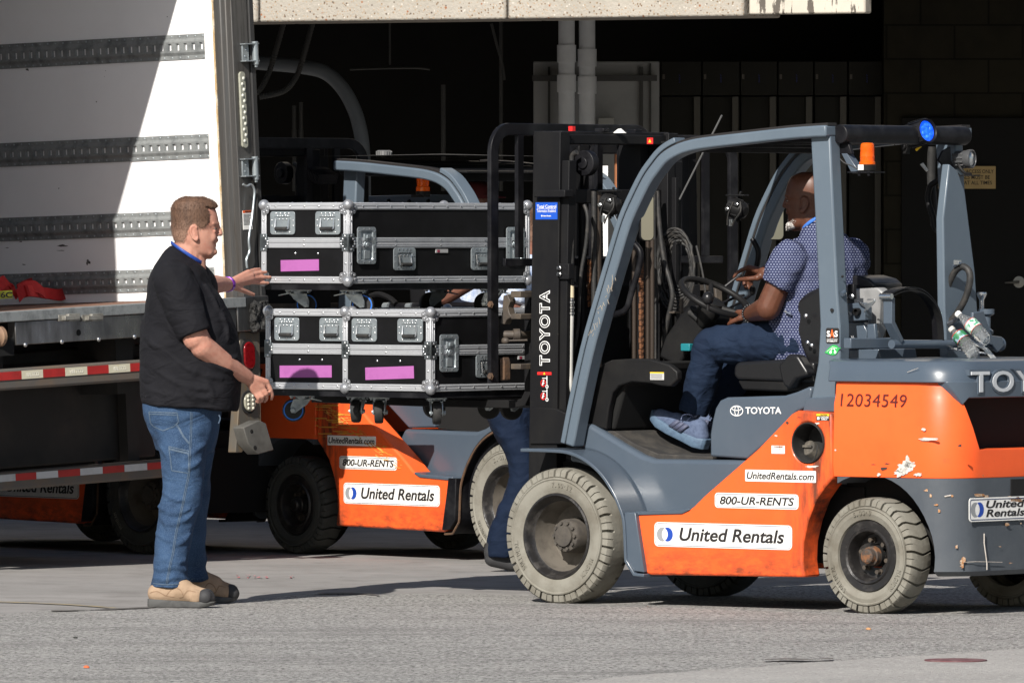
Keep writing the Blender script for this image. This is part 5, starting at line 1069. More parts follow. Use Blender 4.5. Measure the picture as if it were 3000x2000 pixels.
# ================================================================== FLIGHT CASES (local x = across, y = along, z up; the near end is +y, the long rear side is -x)
CW, CL, CH = .50, 1.22, .345
m_case = mat('black_laminate', (.006, .006, .0065), .5, spec=.15, col2=(.009, .009, .010), vs=8, bump=.12, bs=220, bd=.002, scratch=(.06, .055, .05), ss=22, sr=(.72, .75))
m_tape = mat('magenta_tape', (.34, .105, .31), .75, spec=.2, col2=(.30, .09, .275), vs=12)
m_blue = mat('blue_tread', (.01, .14, .55), .5)
def caster(root, x, y, z, ang, plain=False):
    Mx = Matrix.Translation((x, y, z)) @ Matrix.Rotation(ang, 4, 'Z'); b = MB()
    b.box((-.055, -.042, -.006), (.055, .042, 0), Mx); b.lathe([(.028, -.022), (.032, -.006)], 16, Mx)
    for s in (1, -1): b.add([(-.035, s*.022, -.018), (.038, s*.022, -.018), (.050, s*.022, -.050), (.048, s*.022, -.075), (.030, s*.022, -.078), (-.020, s*.022, -.040), (-.035, s*.027, -.018), (.038, s*.027, -.018), (.050, s*.027, -.050), (.048, s*.027, -.075), (.030, s*.027, -.078), (-.020, s*.027, -.040)], [(0, 1, 2, 3, 4, 5), (11, 10, 9, 8, 7, 6), (0, 6, 7, 1), (1, 7, 8, 2), (2, 8, 9, 3), (3, 9, 10, 4), (4, 10, 11, 5), (5, 11, 6, 0)], Mx)
    b.box((-.036, -.026, -.022), (.038, .026, -.016), Mx)
    for sx in (-1, 1):
        for sy in (-1, 1): hexbolt(b, Mx @ Vector((sx*.045, sy*.032, -.006)), (0, 0, -1), .006, .008)
    b.add([(-.085, -.024, -.022), (-.03, -.026, -.010), (-.03, .026, -.010), (-.085, .024, -.022), (-.085, -.024, -.027), (-.03, -.026, -.016), (-.03, .026, -.016), (-.085, .024, -.027)], [(0, 1, 2, 3), (7, 6, 5, 4), (0, 4, 5, 1), (1, 5, 6, 2), (2, 6, 7, 3), (3, 7, 4, 0)], Mx)
    b.tube([(.038, -.032, -.065), (.038, .032, -.065)], .007, 8, m=Mx); hexbolt(b, Mx @ Vector((.038, .030, -.065)), Mx.to_3x3() @ Vector((0, 1, 0)), .010, .008)
    c = b.build('caster', MT['zinc'], root, bevel=.001)
    b = MB(); W = Mx @ Matrix.Translation((.038, 0, -.065)) @ Matrix.Rotation(pi/2, 4, 'X'); b.lathe([(.012, -.017), (.040, -.017), (.040, .017), (.012, .017)], 26, W); b.build('wheel_core', MT['rubber'], c)
    b = MB(); b.lathe([(.039, -.0175), (.047, -.017), (.050, -.010), (.050, .010), (.047, .017), (.039, .0175)], 30, W, cap=False); b.build('wheel_tread', MT['rubber'], c)
    if not plain:
        for sg in (1, -1): b = MB(); b.lathe([(.0385, .0176*sg), (.0385, .0182*sg), (.0435, .0180*sg), (.0435, .0174*sg)], 30, W, cap=False); b.build('blue_ring', m_blue, c)
    return c
def caseobj(name, label, u0, v1, z0, tape, casters, rivtape=True, skew=0.0, yaw=0.0):
    """u0 = rear side, v1 = near end (forklift coordinates), z0 = underside of the metal edge"""
    Mx = M1 @ Matrix.Translation((u0+CW/2, v1-CL/2, z0)) @ Matrix.Rotation(yaw, 4, 'Z')
    root = empty(name, label, 'flight case', 'three black flight cases on the forks', Mx)
    X0, X1, Y0, Y1, Z1 = -CW/2, CW/2, -CL/2, CL/2, CH; e = .028
    b = MB(); b.box((X0+.004, Y0+.004, .004), (X1-.004, Y1-.004, Z1-.004)); b.build('shell', m_case, root)
    b = MB(); b.box((X0+.01, Y0+.01, -.030), (X1-.01, Y1-.01, .003)); b.build('base_board', MT['black'], root)
    # aluminium extrusions : each edge an angle profile with a central groove
    b = MB(); t = .0035
    def ex(ax, a, b_, c1, c2, s1, s2):
        # edge along axis ax between a and b_, at corner coordinates c1, c2 on the other two axes (in order); s1, s2 = inward signs
        def bx(p1, q1, p2, q2):
            lo = [0, 0, 0]; hi = [0, 0, 0]; oth = [k for k in range(3) if k != ax]
            lo[ax], hi[ax] = a, b_; lo[oth[0]], hi[oth[0]] = p1, q1; lo[oth[1]], hi[oth[1]] = p2, q2; b.box(lo, hi)
        bx(c1, c1+s1*e, c2-s2*t*.2, c2+s2*t); bx(c1-s1*t*.2, c1+s1*t, c2, c2+s2*e)
        bx(c1+s1*e*.30, c1+s1*e*.40, c2-s2*t*.7, c2+s2*.002); bx(c1+s1*e*.72, c1+s1*e*.86, c2-s2*t*.7, c2+s2*.002); bx(c1-s1*t*.7, c1+s1*.002, c2+s2*e*.30, c2+s2*e*.40); bx(c1-s1*t*.7, c1+s1*.002, c2+s2*e*.72, c2+s2*e*.86)
    for y, sy in ((Y0, 1), (Y1, -1)):
        for z, sz in ((0, 1), (Z1, -1)): ex(0, X0+.02, X1-.02, y, z, sy, sz)
        for x, sx in ((X0, 1), (X1, -1)): ex(2, .02, Z1-.02, x, y, sx, sy)
    for x, sx in ((X0, 1), (X1, -1)):
        for z, sz in ((0, 1), (Z1, -1)): ex(1, Y0+.02, Y1-.02, x, z, sx, sz)
    b.build('edge_trim', MT['alu'], root, bevel=.0008, seg=1)
    zm = CH*.505; b = MB()
    for k, (z0_, z1_) in enumerate(((zm-.022, zm-.001), (zm+.001, zm+.022))):
        for y, s in ((Y1, 1), (Y0, -1)):
            b.box((X0+.02, y-.004*s, z0_), (X1-.02, y+.0025*s, z1_)); b.box((X0+.02, y, z0_+.006), (X1-.02, y+.0045*s, z0_+.010)); b.box((X0+.02, y, z0_+.015), (X1-.02, y+.0045*s, z0_+.018))
        for x, s in ((X0, -1), (X1, 1)):
            b.box((x-.004*s, Y0+.02, z0_), (x+.0025*s, Y1-.02, z1_)); b.box((x, Y0+.02, z0_+.006), (x+.0045*s, Y1-.02, z0_+.010)); b.box((x, Y0+.02, z0_+.015), (x+.0045*s, Y1-.02, z0_+.018))
    b.build('closure_band', MT['alu'], root, bevel=.0006, seg=1)
    # rivets
    b = MB()
    for k in range(1, 6):
        x = X0+CW*k/6
        for z in (.014, Z1-.014): dome(b, (x, Y1+.0015, z), (0, 1, 0), .0055)
    for z in (zm-.011, zm+.011): dome(b, (0, Y1+.004, z), (0, 1, 0), .005); dome(b, (X0-.004, .0, z), (-1, 0, 0), .005); dome(b, (X0-.004, -.3, z), (-1, 0, 0), .005); dome(b, (X0-.004, .3, z), (-1, 0, 0), .005)
    for k in range(1, 13):
        y = Y0+CL*k/13
        for z in (.014, Z1-.014): dome(b, (X0-.0015, y, z), (-1, 0, 0), .0055)
        dome(b, (X0+.014, y, Z1+.0015), (0, 0, 1), .0055)
    for k in range(1, 6): dome(b, (X0+CW*k/6, Y1-.014, Z1+.0015), (0, 0, 1), .0055)
    for z in (.085, .27):
        for x in (X0+.014, X1-.014): dome(b, (x, Y1+.0015, z), (0, 1, 0), .0055)
        dome(b, (X0-.0015, Y1-.014, z), (-1, 0, 0), .0055)
    for x in (-.075, .055): dome(b, (x, Y1-.002, .128), (0, 1, 0), .006)
    b.build('rivets', MT['chrome'], root)
    # ball corners with their three leaves
    for x, sx in ((X0, 1), (X1, -1)):
        for y, sy in ((Y1, -1), (Y0, 1)):
            for z, sz in ((0, 1), (Z1, -1)):
                b = MB(); b.ell((x+sx*.008, y+sy*.008, z+sz*.008), (.024, .024, .024), nu=18, nv=12)
                for (ox, oz) in ((.040, .018), (.018, .040), (.034, .034)):
                    b.lathe([(.012, 0), (.012, .004)], 12, Matrix.Translation((x+sx*ox, y-sy*.001, z+sz*oz)) @ Matrix.Rotation(pi/2 if sy < 0 else -pi/2, 4, 'X') @ Matrix.Scale(-1, 4, (0, 0, 1)) if 0 else Matrix.Translation((x+sx*ox, y-sy*.0005, z+sz*oz)) @ Vector((0, -sy, 0)).to_track_quat('Z', 'Y').to_matrix().to_4x4())
                    dome(b, (x+sx*ox, y-sy*.0045, z+sz*oz), (0, -sy, 0), .006)
                for (oy, oz) in ((.040, .018), (.018, .040), (.034, .034)):
                    b.lathe([(.012, 0), (.012, .004)], 12, Matrix.Translation((x-sx*.0005, y+sy*oy, z+sz*oz)) @ Vector((-sx, 0, 0)).to_track_quat('Z', 'Y').to_matrix().to_4x4())
                    dome(b, (x-sx*.0045, y+sy*oy, z+sz*oz), (-sx, 0, 0), .006)
                for (ox, oz) in ((.022, .022),): b.box((x, y-sy*.003, z), (x+sx*.036, y+sy*.003, z+sz*.030)); b.box((x-sx*.003, y, z), (x+sx*.003, y+sy*.036, z+sz*.030))
                b.build('ball_corner', MT['ball'], root)
    # bracket where the band meets the upright edges
    m_br = mat('dark_zinc', (.20, .22, .23), .35, metal=.8)
    for x, sx in ((X0, 1), (X1, -1)):
        b = MB()
        for z in (zm-.026, zm+.026):
            b.box((x-sx*.0045, Y1+.0045, zm-.038), (x+sx*.034, Y1-.002, zm+.038)); b.box((x-sx*.0045, Y1+.0045, zm-.038), (x+sx*.002, Y1-.036, zm+.038)); break
        b.box((x, Y1+.0045, zm-.024), (x+sx*.046, Y1, zm+.024)); b.box((x-sx*.0045, Y1, zm-.024), (x, Y1-.048, zm+.024))
        o = b.build('hinge_bracket', m_br, root, bevel=.002); b = MB()
        for dx, dz in ((.016, .029), (.028, .016), (.038, .006), (.038, -.006), (.028, -.016), (.016, -.029)):
            dome(b, (x+sx*dx, Y1+.0045, zm+dz), (0, 1, 0), .0055); dome(b, (x-sx*.0045, Y1-dx, zm+dz), (-sx, 0, 0), .0055)
        b.build('bracket_rivets', MT['chrome'], o)
    # recessed handles
    def handle(c, exv, n, w=.142, h=.100):
        c = Vector(c); exv = Vector(exv); n = Vector(n); ez = Vector((0, 0, 1)); Mh = Matrix((exv.to_4d(), ez.to_4d(), n.to_4d(), c.to_4d())).transposed()
        for k in range(3): Mh[3][k] = 0
        Mh[3][3] = 1
        b = MB(); A_ = rrect(w, h, .014); B_ = rrect(w*.68, h*.62, .006); k = len(A_); oz = -.004
        B_ = [(p, q+oz) for p, q in B_]
        b.add([(p, q, .0045) for p, q in A_]+[(p, q, .0055) for p, q in B_]+[(p*.94, (q-oz)*.94+oz, .0015) for p, q in B_]+[(p, q, 0) for p, q in A_], [(i, (i+1) % k, k+(i+1) % k, k+i) for i in range(k)]+[(k+i, k+(i+1) % k, 2*k+(i+1) % k, 2*k+i) for i in range(k)]+[tuple(range(2*k, 3*k))]+[(3*k+i, 3*k+(i+1) % k, (i+1) % k, i) for i in range(k)], Mh)
        o = b.build('handle_plate', MT['zinc'], root, bevel=.0006, seg=1)
        b = MB()
        for i in range(4): dome(b, Mh @ Vector((w*(-.26+.17*i), h*.41, .004)), n, .0052)
        for i in range(5): dome(b, Mh @ Vector((w*(-.20+.10*i), h*.31, .004)), n, .0042)
        for i in range(3): dome(b, Mh @ Vector((w*(-.15+.15*i), h*.16, .002)), n, .0045)
        for s in (-1, 1):
            for z in (.12, -.12): dome(b, Mh @ Vector((s*w*.43, h*z, .004)), n, .0045)
            dome(b, Mh @ Vector((s*w*.30, -h*.41, .004)), n, .005)
        dome(b, Mh @ Vector((0, -h*.41, .004)), n, .005); b.build('plate_rivets', MT['chrome'], o)
        b = MB(); hw = w*.27; P = [(-hw, h*.18, .006), (-hw, -h*.2, .010), (-hw*.94, -h*.25, .012), (hw*.94, -h*.25, .012), (hw, -h*.2, .010), (hw, h*.18, .006)]; b.tube(P, .0035, 8, m=Mh); b.build('bail', MT['chrome'], o)
        b = MB(); b.tube([(-hw*.86, -h*.25, .013), (hw*.86, -h*.25, .013)], .0085, 12, m=Mh); b.build('grip', MT['rubber'], o)
        return o
    for x in (.125, -.135): handle((x, Y1-.001, CH*.752), (-1, 0, 0), (0, 1, 0))
    for y in (.24, -.28): handle((X0+.001, y, CH*.30), (0, -1, 0), (-1, 0, 0), .145, .098)
    # butterfly latches
    def latch(y):
        b = MB(); c = Vector((X0-.0025, y, CH*.47)); ey_ = Vector((0, -1, 0)); ez = Vector((0, 0, 1)); n = Vector((-1, 0, 0)); w, h = .122, .160
        Mh = Matrix(((0, 0, -1, c.x), (-1, 0, 0, c.y), (0, 1, 0, c.z), (0, 0, 0, 1)))
        A_ = rrect(w, h, .014); B_ = rrect(w*.66, h*.80, .008); k = len(A_)
        b.add([(p, q, .0045) for p, q in A_]+[(p, q, .0055) for p, q in B_]+[(p*.92, q*.95, -.001) for p, q in B_]+[(p, q, 0) for p, q in A_], [(i, (i+1) % k, k+(i+1) % k, k+i) for i in range(k)]+[(k+i, k+(i+1) % k, 2*k+(i+1) % k, 2*k+i) for i in range(k)]+[tuple(range(2*k, 3*k))]+[(3*k+i, 3*k+(i+1) % k, (i+1) % k, i) for i in range(k)], Mh)
        o = b.build('latch_plate', MT['zinc'], root, bevel=.0006, seg=1); b = MB()
        for i in range(5):
            for s in (-1, 1): dome(b, Mh @ Vector((s*w*.42, h*(-.38+.19*i), .004)), n, .0048)
        for i in range(2):
            for s in (-1, 1): dome(b, Mh @ Vector((w*(-.15+.3*i), s*h*.45, .004)), n, .0048)
        b.build('plate_rivets', MT['chrome'], o)
        b = MB(); b.lathe([(.016, 0), (.016, .006), (.010, .008), (.010, .012)], 16, Mh @ Matrix.Translation((0, .004, 0))); b.box((-.022, .02, .001), (.022, .050, .010), Mh); b.box((-.010, .03, .009), (.010, .045, .016), Mh); b.add([(-.024, -.002, .002), (.024, -.002, .002), (.010, .03, .002), (-.010, .03, .002), (-.024, -.002, .007), (.024, -.002, .007), (.010, .03, .007), (-.010, .03, .007)], [(3, 2, 1, 0), (4, 5, 6, 7), (0, 1, 5, 4), (1, 2, 6, 5), (2, 3, 7, 6), (3, 0, 4, 7)], Mh); b.box((-.018, -.058, .001), (.018, -.022, .006), Mh); b.build('latch_wing', MT['zinc'], o, bevel=.001)
    latch(Y1-.115); latch(Y0+.105)
    # tape, maker's plate
    tx, tz, tw, th, tr = tape; Rt = Matrix.Translation((tx, Y1-.003, tz)) @ Matrix.Rotation(tr, 4, 'Y'); b = MB(); b.box((-tw/2, 0, -th/2), (tw/2, .0012, th/2), Rt); b.build('tape', m_tape, root)
    b = MB(); b.box((X0-.001, -.052, .150-.020), (X0+.006, .028, .150-.004)); pl = b.build('name_plate', mat('plate_grey', (.35, .35, .35), .5), root)
    b = MB(); b.box((X0-.0018, .004, .132), (X0-.0009, .020, .143)); b.build('flag_print', mat('flag_red', (.25, .03, .06), .5), pl)
    for x, y, a, p in casters: caster(root, x, y, -.030, a, p)
    return root
# ================================================================== PEOPLE
def skinmat(name, c, c2, rough=.5):
    m = mat(name, c, rough, col2=c2, vs=28, vr=(.4, .7), bump=.12, bs=160, bd=.002, spec=.4)
    b = m.node_tree.nodes['Principled BSDF']; b.inputs['Subsurface Weight'].default_value = .08; b.inputs['Subsurface Radius'].default_value = (.01, .004, .002); return m
m_skin = skinmat('fair_skin', (.47, .245, .18), (.40, .175, .125), .58)
m_skin2 = skinmat('brown_skin', (.115, .045, .026), (.085, .034, .02), .42)
m_skin3 = skinmat('tan_skin', (.20, .09, .06), (.16, .07, .05))
def cloth(name, c, c2, vs, bump, bs, bd=.012, stretch=(1, 1, 1), rough=.85, weave=None):
    m = mat(name, c, rough, col2=c2, vs=vs, vr=(.38, .66), stretch=stretch, spec=.2)
    N, L, b = nodes(m); tc = [n for n in N if n.type == 'TEX_COORD'][0]
    mp = N.new('ShaderNodeMapping'); mp.inputs['Scale'].default_value = (1, 1, 1.7); mp.inputs['Rotation'].default_value = (.2, .5, .1); L.new(tc.outputs['Object'], mp.inputs[0])
    n1 = N.new('ShaderNodeTexNoise'); n1.inputs['Scale'].default_value = bs; n1.inputs['Detail'].default_value = 2; n1.inputs['Distortion'].default_value = 1.2; L.new(mp.outputs[0], n1.inputs['Vector'])
    n2 = N.new('ShaderNodeTexNoise'); n2.inputs['Scale'].default_value = 420; L.new(tc.outputs['Object'], n2.inputs['Vector'])
    b1 = N.new('ShaderNodeBump'); b1.inputs['Strength'].default_value = bump; b1.inputs['Distance'].default_value = bd; L.new(n1.outputs['Fac'], b1.inputs['Height'])
    b2 = N.new('ShaderNodeBump'); b2.inputs['Strength'].default_value = .25; b2.inputs['Distance'].default_value = .001; L.new(n2.outputs['Fac'], b2.inputs['Height']); L.new(b1.outputs[0], b2.inputs['Normal']); L.new(b2.outputs[0], b.inputs['Normal'])
    return m
m_tee = cloth('black_cotton', (.0075, .0075, .0098), (.0105, .0105, .0132), 6, .6, 9, .02)
m_denim = cloth('washed_denim', (.031, .064, .128), (.015, .033, .072), 5, .6, 7, .025)
N, L, b = nodes(m_denim); cur = b.inputs['Base Color'].links[0].from_socket; tc = [n for n in N if n.type == 'TEX_COORD'][0]
nz = N.new('ShaderNodeTexNoise'); nz.inputs['Scale'].default_value = 260; L.new(tc.outputs['Object'], nz.inputs['Vector']); mr = N.new('ShaderNodeMapRange'); mr.inputs['From Min'].default_value = .45; mr.inputs['From Max'].default_value = .75; mr.inputs['To Max'].default_value = .45; L.new(nz.outputs['Fac'], mr.inputs['Value'])
x = N.new('ShaderNodeMix'); x.data_type = 'RGBA'; x.inputs['B'].default_value = (.095, .15, .235, 1); L.new(cur, x.inputs['A']); L.new(mr.outputs[0], x.inputs['Factor']); L.new(x.outputs['Result'], b.inputs['Base Color'])
m_denim2 = cloth('dark_denim', (.0100, .0195, .042), (.0065, .0130, .030), 4, .6, 12, .016)
m_denim3 = cloth('indigo_denim', (.0055, .012, .030), (.004, .009, .022), 4, .5, 10, .016)
m_seam = mat('pale_stitching', (.072, .105, .15), .8, col2=(.03, .058, .10), vs=90)
m_seam2 = mat('blue_stitching', (.10, .16, .30), .8)
# shirt with small white flowers on navy, set out in staggered rows
m_pat = cloth('patterned_shirt', (.012, .018, .060), (.016, .022, .07), 5, .5, 8, .014)
N, L, b = nodes(m_pat); cur = b.inputs['Base Color'].links[0].from_socket; tc = [n for n in N if n.type == 'TEX_COORD'][0]
def mnode(op, a, c=None):
    n = N.new('ShaderNodeMath'); n.operation = op
    for k, v in enumerate((a, c)):
        if v is None: continue
        if isinstance(v, (int, float)): n.inputs[k].default_value = v
        else: L.new(v, n.inputs[k])
    return n.outputs[0]
sp = N.new('ShaderNodeSeparateXYZ'); L.new(tc.outputs['Object'], sp.inputs[0])
hx = mnode('SUBTRACT', mnode('MULTIPLY', sp.outputs[0], .766), mnode('MULTIPLY', sp.outputs[1], -.643)); PX, PZ = .0125, .0105
row = mnode('DIVIDE', sp.outputs[2], PZ); rf = mnode('FLOOR', row); odd = mnode('MULTIPLY', mnode('MODULO', mnode('ABSOLUTE', rf), 2), .5)
fx = mnode('SUBTRACT', mnode('FRACT', mnode('ADD', mnode('DIVIDE', hx, PX), odd)), .5); fz = mnode('SUBTRACT', mnode('FRACT', row), .5)
r2 = mnode('ADD', mnode('MULTIPLY', fx, fx), mnode('MULTIPLY', fz, fz)); rr_ = mnode('SQRT', r2)
dot = mnode('MULTIPLY', mnode('LESS_THAN', rr_, .33), mnode('GREATER_THAN', rr_, .12))
x = N.new('ShaderNodeMix'); x.data_type = 'RGBA'; x.inputs['B'].default_value = (.20, .22, .31, 1); L.new(cur, x.inputs['A']); L.new(dot, x.inputs['Factor']); L.new(x.outputs['Result'], b.inputs['Base Color'])
m_hair = mat('brown_hair', (.115, .062, .038), .7, col2=(.065, .036, .024), vs=60, stretch=(1, 1, .25), bump=.5, bs=160, bd=.004)
m_buzz = mat('cropped_hair', (.30, .17, .115), .8, col2=(.22, .125, .08), vs=70, bump=.4, bs=260, bd=.003)
m_boot = mat('tan_suede', (.33, .235, .16), .9, spec=.2, col2=(.23, .16, .105), vs=12, bump=.25, bs=40)
m_sole = mat('grey_sole', (.075, .075, .073), .8, col2=(.035, .035, .035), vs=14)
m_toe = mat('black_toe', (.03, .03, .032), .7)
m_shoe = mat('blue_mesh', (.092, .120, .19), .85, spec=.2, col2=(.060, .080, .135), vs=60, bump=.3, bs=180, bd=.002)
m_shoesole = mat('blue_sole', (.085, .135, .20), .6, col2=(.06, .095, .15), vs=40, bump=.2, bs=60)
m_eye = mat('eye_white', (.24, .20, .18), .4); m_iris = mat('iris', (.03, .025, .02), .2)
m_lip = mat('lips', (.42, .16, .13), .5)

def organic(mb, name, m, parent, voxel=.006, smooth=3, base=(0, 0, 0), disp=None):
    bx = Vector(base); mb.v = [tuple(Vector(p)-bx) for p in mb.v]
    o = mb.build(name, m, parent, angle=180)
    r = o.modifiers.new('remesh', 'REMESH'); r.mode = 'VOXEL'; r.voxel_size = voxel; r.use_smooth_shade = True
    if smooth: s = o.modifiers.new('smooth', 'SMOOTH'); s.factor = .5; s.iterations = smooth
    if disp:
        t = bpy.data.textures.new(name+'_folds', 'CLOUDS'); t.noise_scale = disp[0]; t.noise_depth = 1
        d = o.modifiers.new('folds', 'DISPLACE'); d.texture = t; d.strength = disp[1]; d.mid_level = .5; d.texture_coords = 'LOCAL'
        if len(disp) > 2: s = o.modifiers.new('smooth2', 'SMOOTH'); s.factor = .5; s.iterations = disp[2]
    me = evaluated_mesh(o); me.name = name; old = o.data; o.modifiers.clear(); o.data = me; bpy.data.meshes.remove(old)
    me.polygons.foreach_set('use_smooth', [True]*len(me.polygons))
    if not me.materials: me.materials.append(m)
    return o
def profloft(mb, rows, Yc, n=36, e=2.3, fw=0.0):
    """rows: (back px, back py, front px, front py, half depth[, centre depth]) seen in profile; the ring lies in the plane through both points"""
    R = []
    for r in rows:
        yc = r[5] if len(r) > 5 else Yc; a = atY(r[0], r[1], yc); c = atY(r[2], r[3], yc); m_ = (a+c)/2; h = (c-a)/2; ring = []
        for k in range(n):
            t = 2*pi*k/n; ct = cos(t); st = sin(t); q = m_+h*(abs(ct)**(2/e))*(1 if ct >= 0 else -1)+Vector((0, 1, 0))*(r[4]*(abs(st)**(2/e))*(1 if st >= 0 else -1))*(1-fw*ct)
            ring.append(tuple(q))
        R.append(ring)
    return mb.rings(R[::-1] if R[0][0][2] > R[-1][0][2] else R, True)
def surfY(rows, px, py, e=2.35):
    rs = sorted(rows, key=lambda r: (r[1]+r[3])/2); prev = rs[0]
    for r in rs:
        if (r[1]+r[3])/2 >= py: break
        prev = r
    ya, yb = (prev[1]+prev[3])/2, (r[1]+r[3])/2; t = 0 if yb == ya else max(0, min(1, (py-ya)/(yb-ya)))
    g = [prev[k]+(r[k]-prev[k])*t for k in range(len(prev))]; xc, xh = (g[0]+g[2])/2, (g[2]-g[0])/2; q = min(.97, abs((px-xc)/xh)); return (g[5] if len(g) > 5 else YM)-g[4]*(1-q**e)**(1/e)
def folds(mb, rows, lines, r=.012, sink=.005, e=2.35):
    for ln in lines:
        pts = smoothpath([(float(a), float(b_)) for a, b_ in ln], 4); n_ = len(pts); Q = []; R = []
        for i, (a, b_) in enumerate(pts):
            q = atY(a, b_, surfY(rows, a, b_, e)); t = i/(n_-1); Q.append(q+Vector((0, sink, 0))); R.append(r*(.45+.55*math.sin(pi*min(1, max(0, t*.9+.05)))))
        mb.tube([tuple(q) for q in Q], R, 8)
# a head built about the ear: x forward, y left, z up (metres), traced from the standing man's profile
HS = 694.0
HROWS = [(586, 545, 590, .030), (591, 530, 606, .050), (600, 517, 622, .064), (614, 509, 632, .073), (634, 504, 638, .078), (652, 503, 641, .078), (661, 503, 640, .077), (669, 504, 634, .075), (684, 506, 636, .073), (700, 510, 636, .070), (716, 518, 633, .065), (730, 530, 632, .058), (742, 548, 630, .048), (750, 572, 624, .034)]
def headpt(px, py, y=0): return Vector(((px-565)/HS, y, (668-py)/HS))
def head_rings(off=0.0, n=40, sub=3):
    rows = smoothpath([(float(a), float(b_), float(c), d) for a, b_, c, d in HROWS], sub); R = []
    for py, xb, xf, hd in rows:
        a = (xb-565)/HS-off; c = (xf-565)/HS+off; m_ = (a+c)/2; h = (c-a)/2; ring = []
        for k in range(n):
            t = 2*pi*k/n; ct, st = cos(t), sin(t)
            ring.append((m_+h*(abs(ct)**.87)*(1 if ct >= 0 else -1), (hd+off)*(abs(st)**.9)*(1 if st >= 0 else -1)*(1-.17*max(0, ct)), (668-py)/HS))
        R.append(ring)
    return R
def head(mb, Mx, neckto, neckr=.064, mouth=True):
    """adds the head and its features; Mx maps head space to the person's space"""
    h = MB(); h.rings(head_rings()[::-1], True)
    def ell(p, r, rot=None): h.ell(p, r, rot=rot)
    h.cap(headpt(639, 662), headpt(645, 684), .0085, .0125); ell(headpt(641, 686, .009), (.010, .008, .007)); ell(headpt(641, 686, -.009), (.010, .008, .007)); ell(headpt(643, 684), (.013, .010, .0095))
    for s in (1, -1):
        h.cap(headpt(638, 656, s*.012), headpt(622, 655, s*.050), .0085, .006)          # brow
        ell(headpt(612, 694, s*.033), (.030, .018, .028)); ell(headpt(625, 678, s*.030), (.012, .016, .007))
        ell(headpt(622, 668, s*.032), (.0135, .012, .0115)); h.cap(headpt(628, 665, s*.022), headpt(622, 666, s*.044), .006, .005)                              # lids round the eyeball
        # ear : rim, lobe and hollow
        P = [(573, 667), (566, 661), (557, 664), (553, 674), (555, 686), (561, 697), (569, 704), (574, 702), (576, 696)]
        for (a, b_), (c, d) in zip(P[:-1], P[1:]): h.cap(headpt(a, b_, s*.082), headpt(c, d, s*.081), .0048, .0048)
        h.cap(headpt(564, 672, s*.077), headpt(567, 694, s*.077), .0075, .0065); h.cap(headpt(571, 670, s*.075), headpt(574, 698, s*.073), .007, .006); h.cap(headpt(571, 701, s*.079), headpt(572, 703, s*.079), .007, .007)
    h.cap(headpt(633, 704, .016), headpt(633, 704, -.016), .0085, .0085); h.cap(headpt(634, 703), headpt(634, 703.5), .010, .010)
    h.cap(headpt(628, 719, .014), headpt(628, 719, -.014), .0085, .0085); ell(headpt(624, 738), (.020, .024, .016)); h.cap(headpt(560, 722, 0), headpt(612, 745, 0), .05, .022)
    for s in (1, -1): h.cap(headpt(572, 712, s*.045), headpt(610, 738, s*.022), .024, .020)
    a, b_ = headpt(553, 705), Vector(neckto); h.cap(a, b_, neckr, neckr*1.08); h.cap(headpt(570, 722), b_+Vector((.03, 0, .0)), .045, .05)
    mb.add(h.v, h.f, Mx); return mb
HAIRLINE = [(700, 540), (642, 601), (634, 611), (614, 612), (597, 609), (606, 622), (611, 636), (610, 652), (598, 664), (583, 671), (572, 664), (560, 657), (551, 664), (547, 680), (541, 698), (536, 710), (509, 706), (480, 700), (470, 520)]
# hair darkens towards the crown : dyed by height, broken up by noise
N, L, b = nodes(m_hair); tc = [n for n in N if n.type == 'TEX_COORD'][0]; cur = b.inputs['Base Color'].links[0].from_socket
sp = N.new('ShaderNodeSeparateXYZ'); L.new(tc.outputs['Object'], sp.inputs[0]); mr = N.new('ShaderNodeMapRange'); mr.inputs['From Min'].default_value = 1.655; mr.inputs['From Max'].default_value = 1.60
nz = N.new('ShaderNodeTexNoise'); nz.inputs['Scale'].default_value = 45; L.new(tc.outputs['Object'], nz.inputs['Vector']); ad = N.new('ShaderNodeMath'); ad.operation = 'MULTIPLY_ADD'; ad.inputs[1].default_value = .05; L.new(nz.outputs['Fac'], ad.inputs[0]); L.new(sp.outputs[2], ad.inputs[2]); 
L.new(ad.outputs[0], mr.inputs['Value']); mx = N.new('ShaderNodeMix'); mx.data_type = 'RGBA'; mx.inputs['B'].default_value = (.25, .145, .10, 1); L.new(cur, mx.inputs['A']); L.new(mr.outputs[0], mx.inputs['Factor']); L.new(mx.outputs['Result'], b.inputs['Base Color'])
def inpoly(p, P):
    c = False; j = len(P)-1
    for i in range(len(P)):
        if (P[i][1] > p[1]) != (P[j][1] > p[1]) and p[0] < (P[j][0]-P[i][0])*(p[1]-P[i][1])/(P[j][1]-P[i][1])+P[i][0]: c = not c
        j = i
    return c
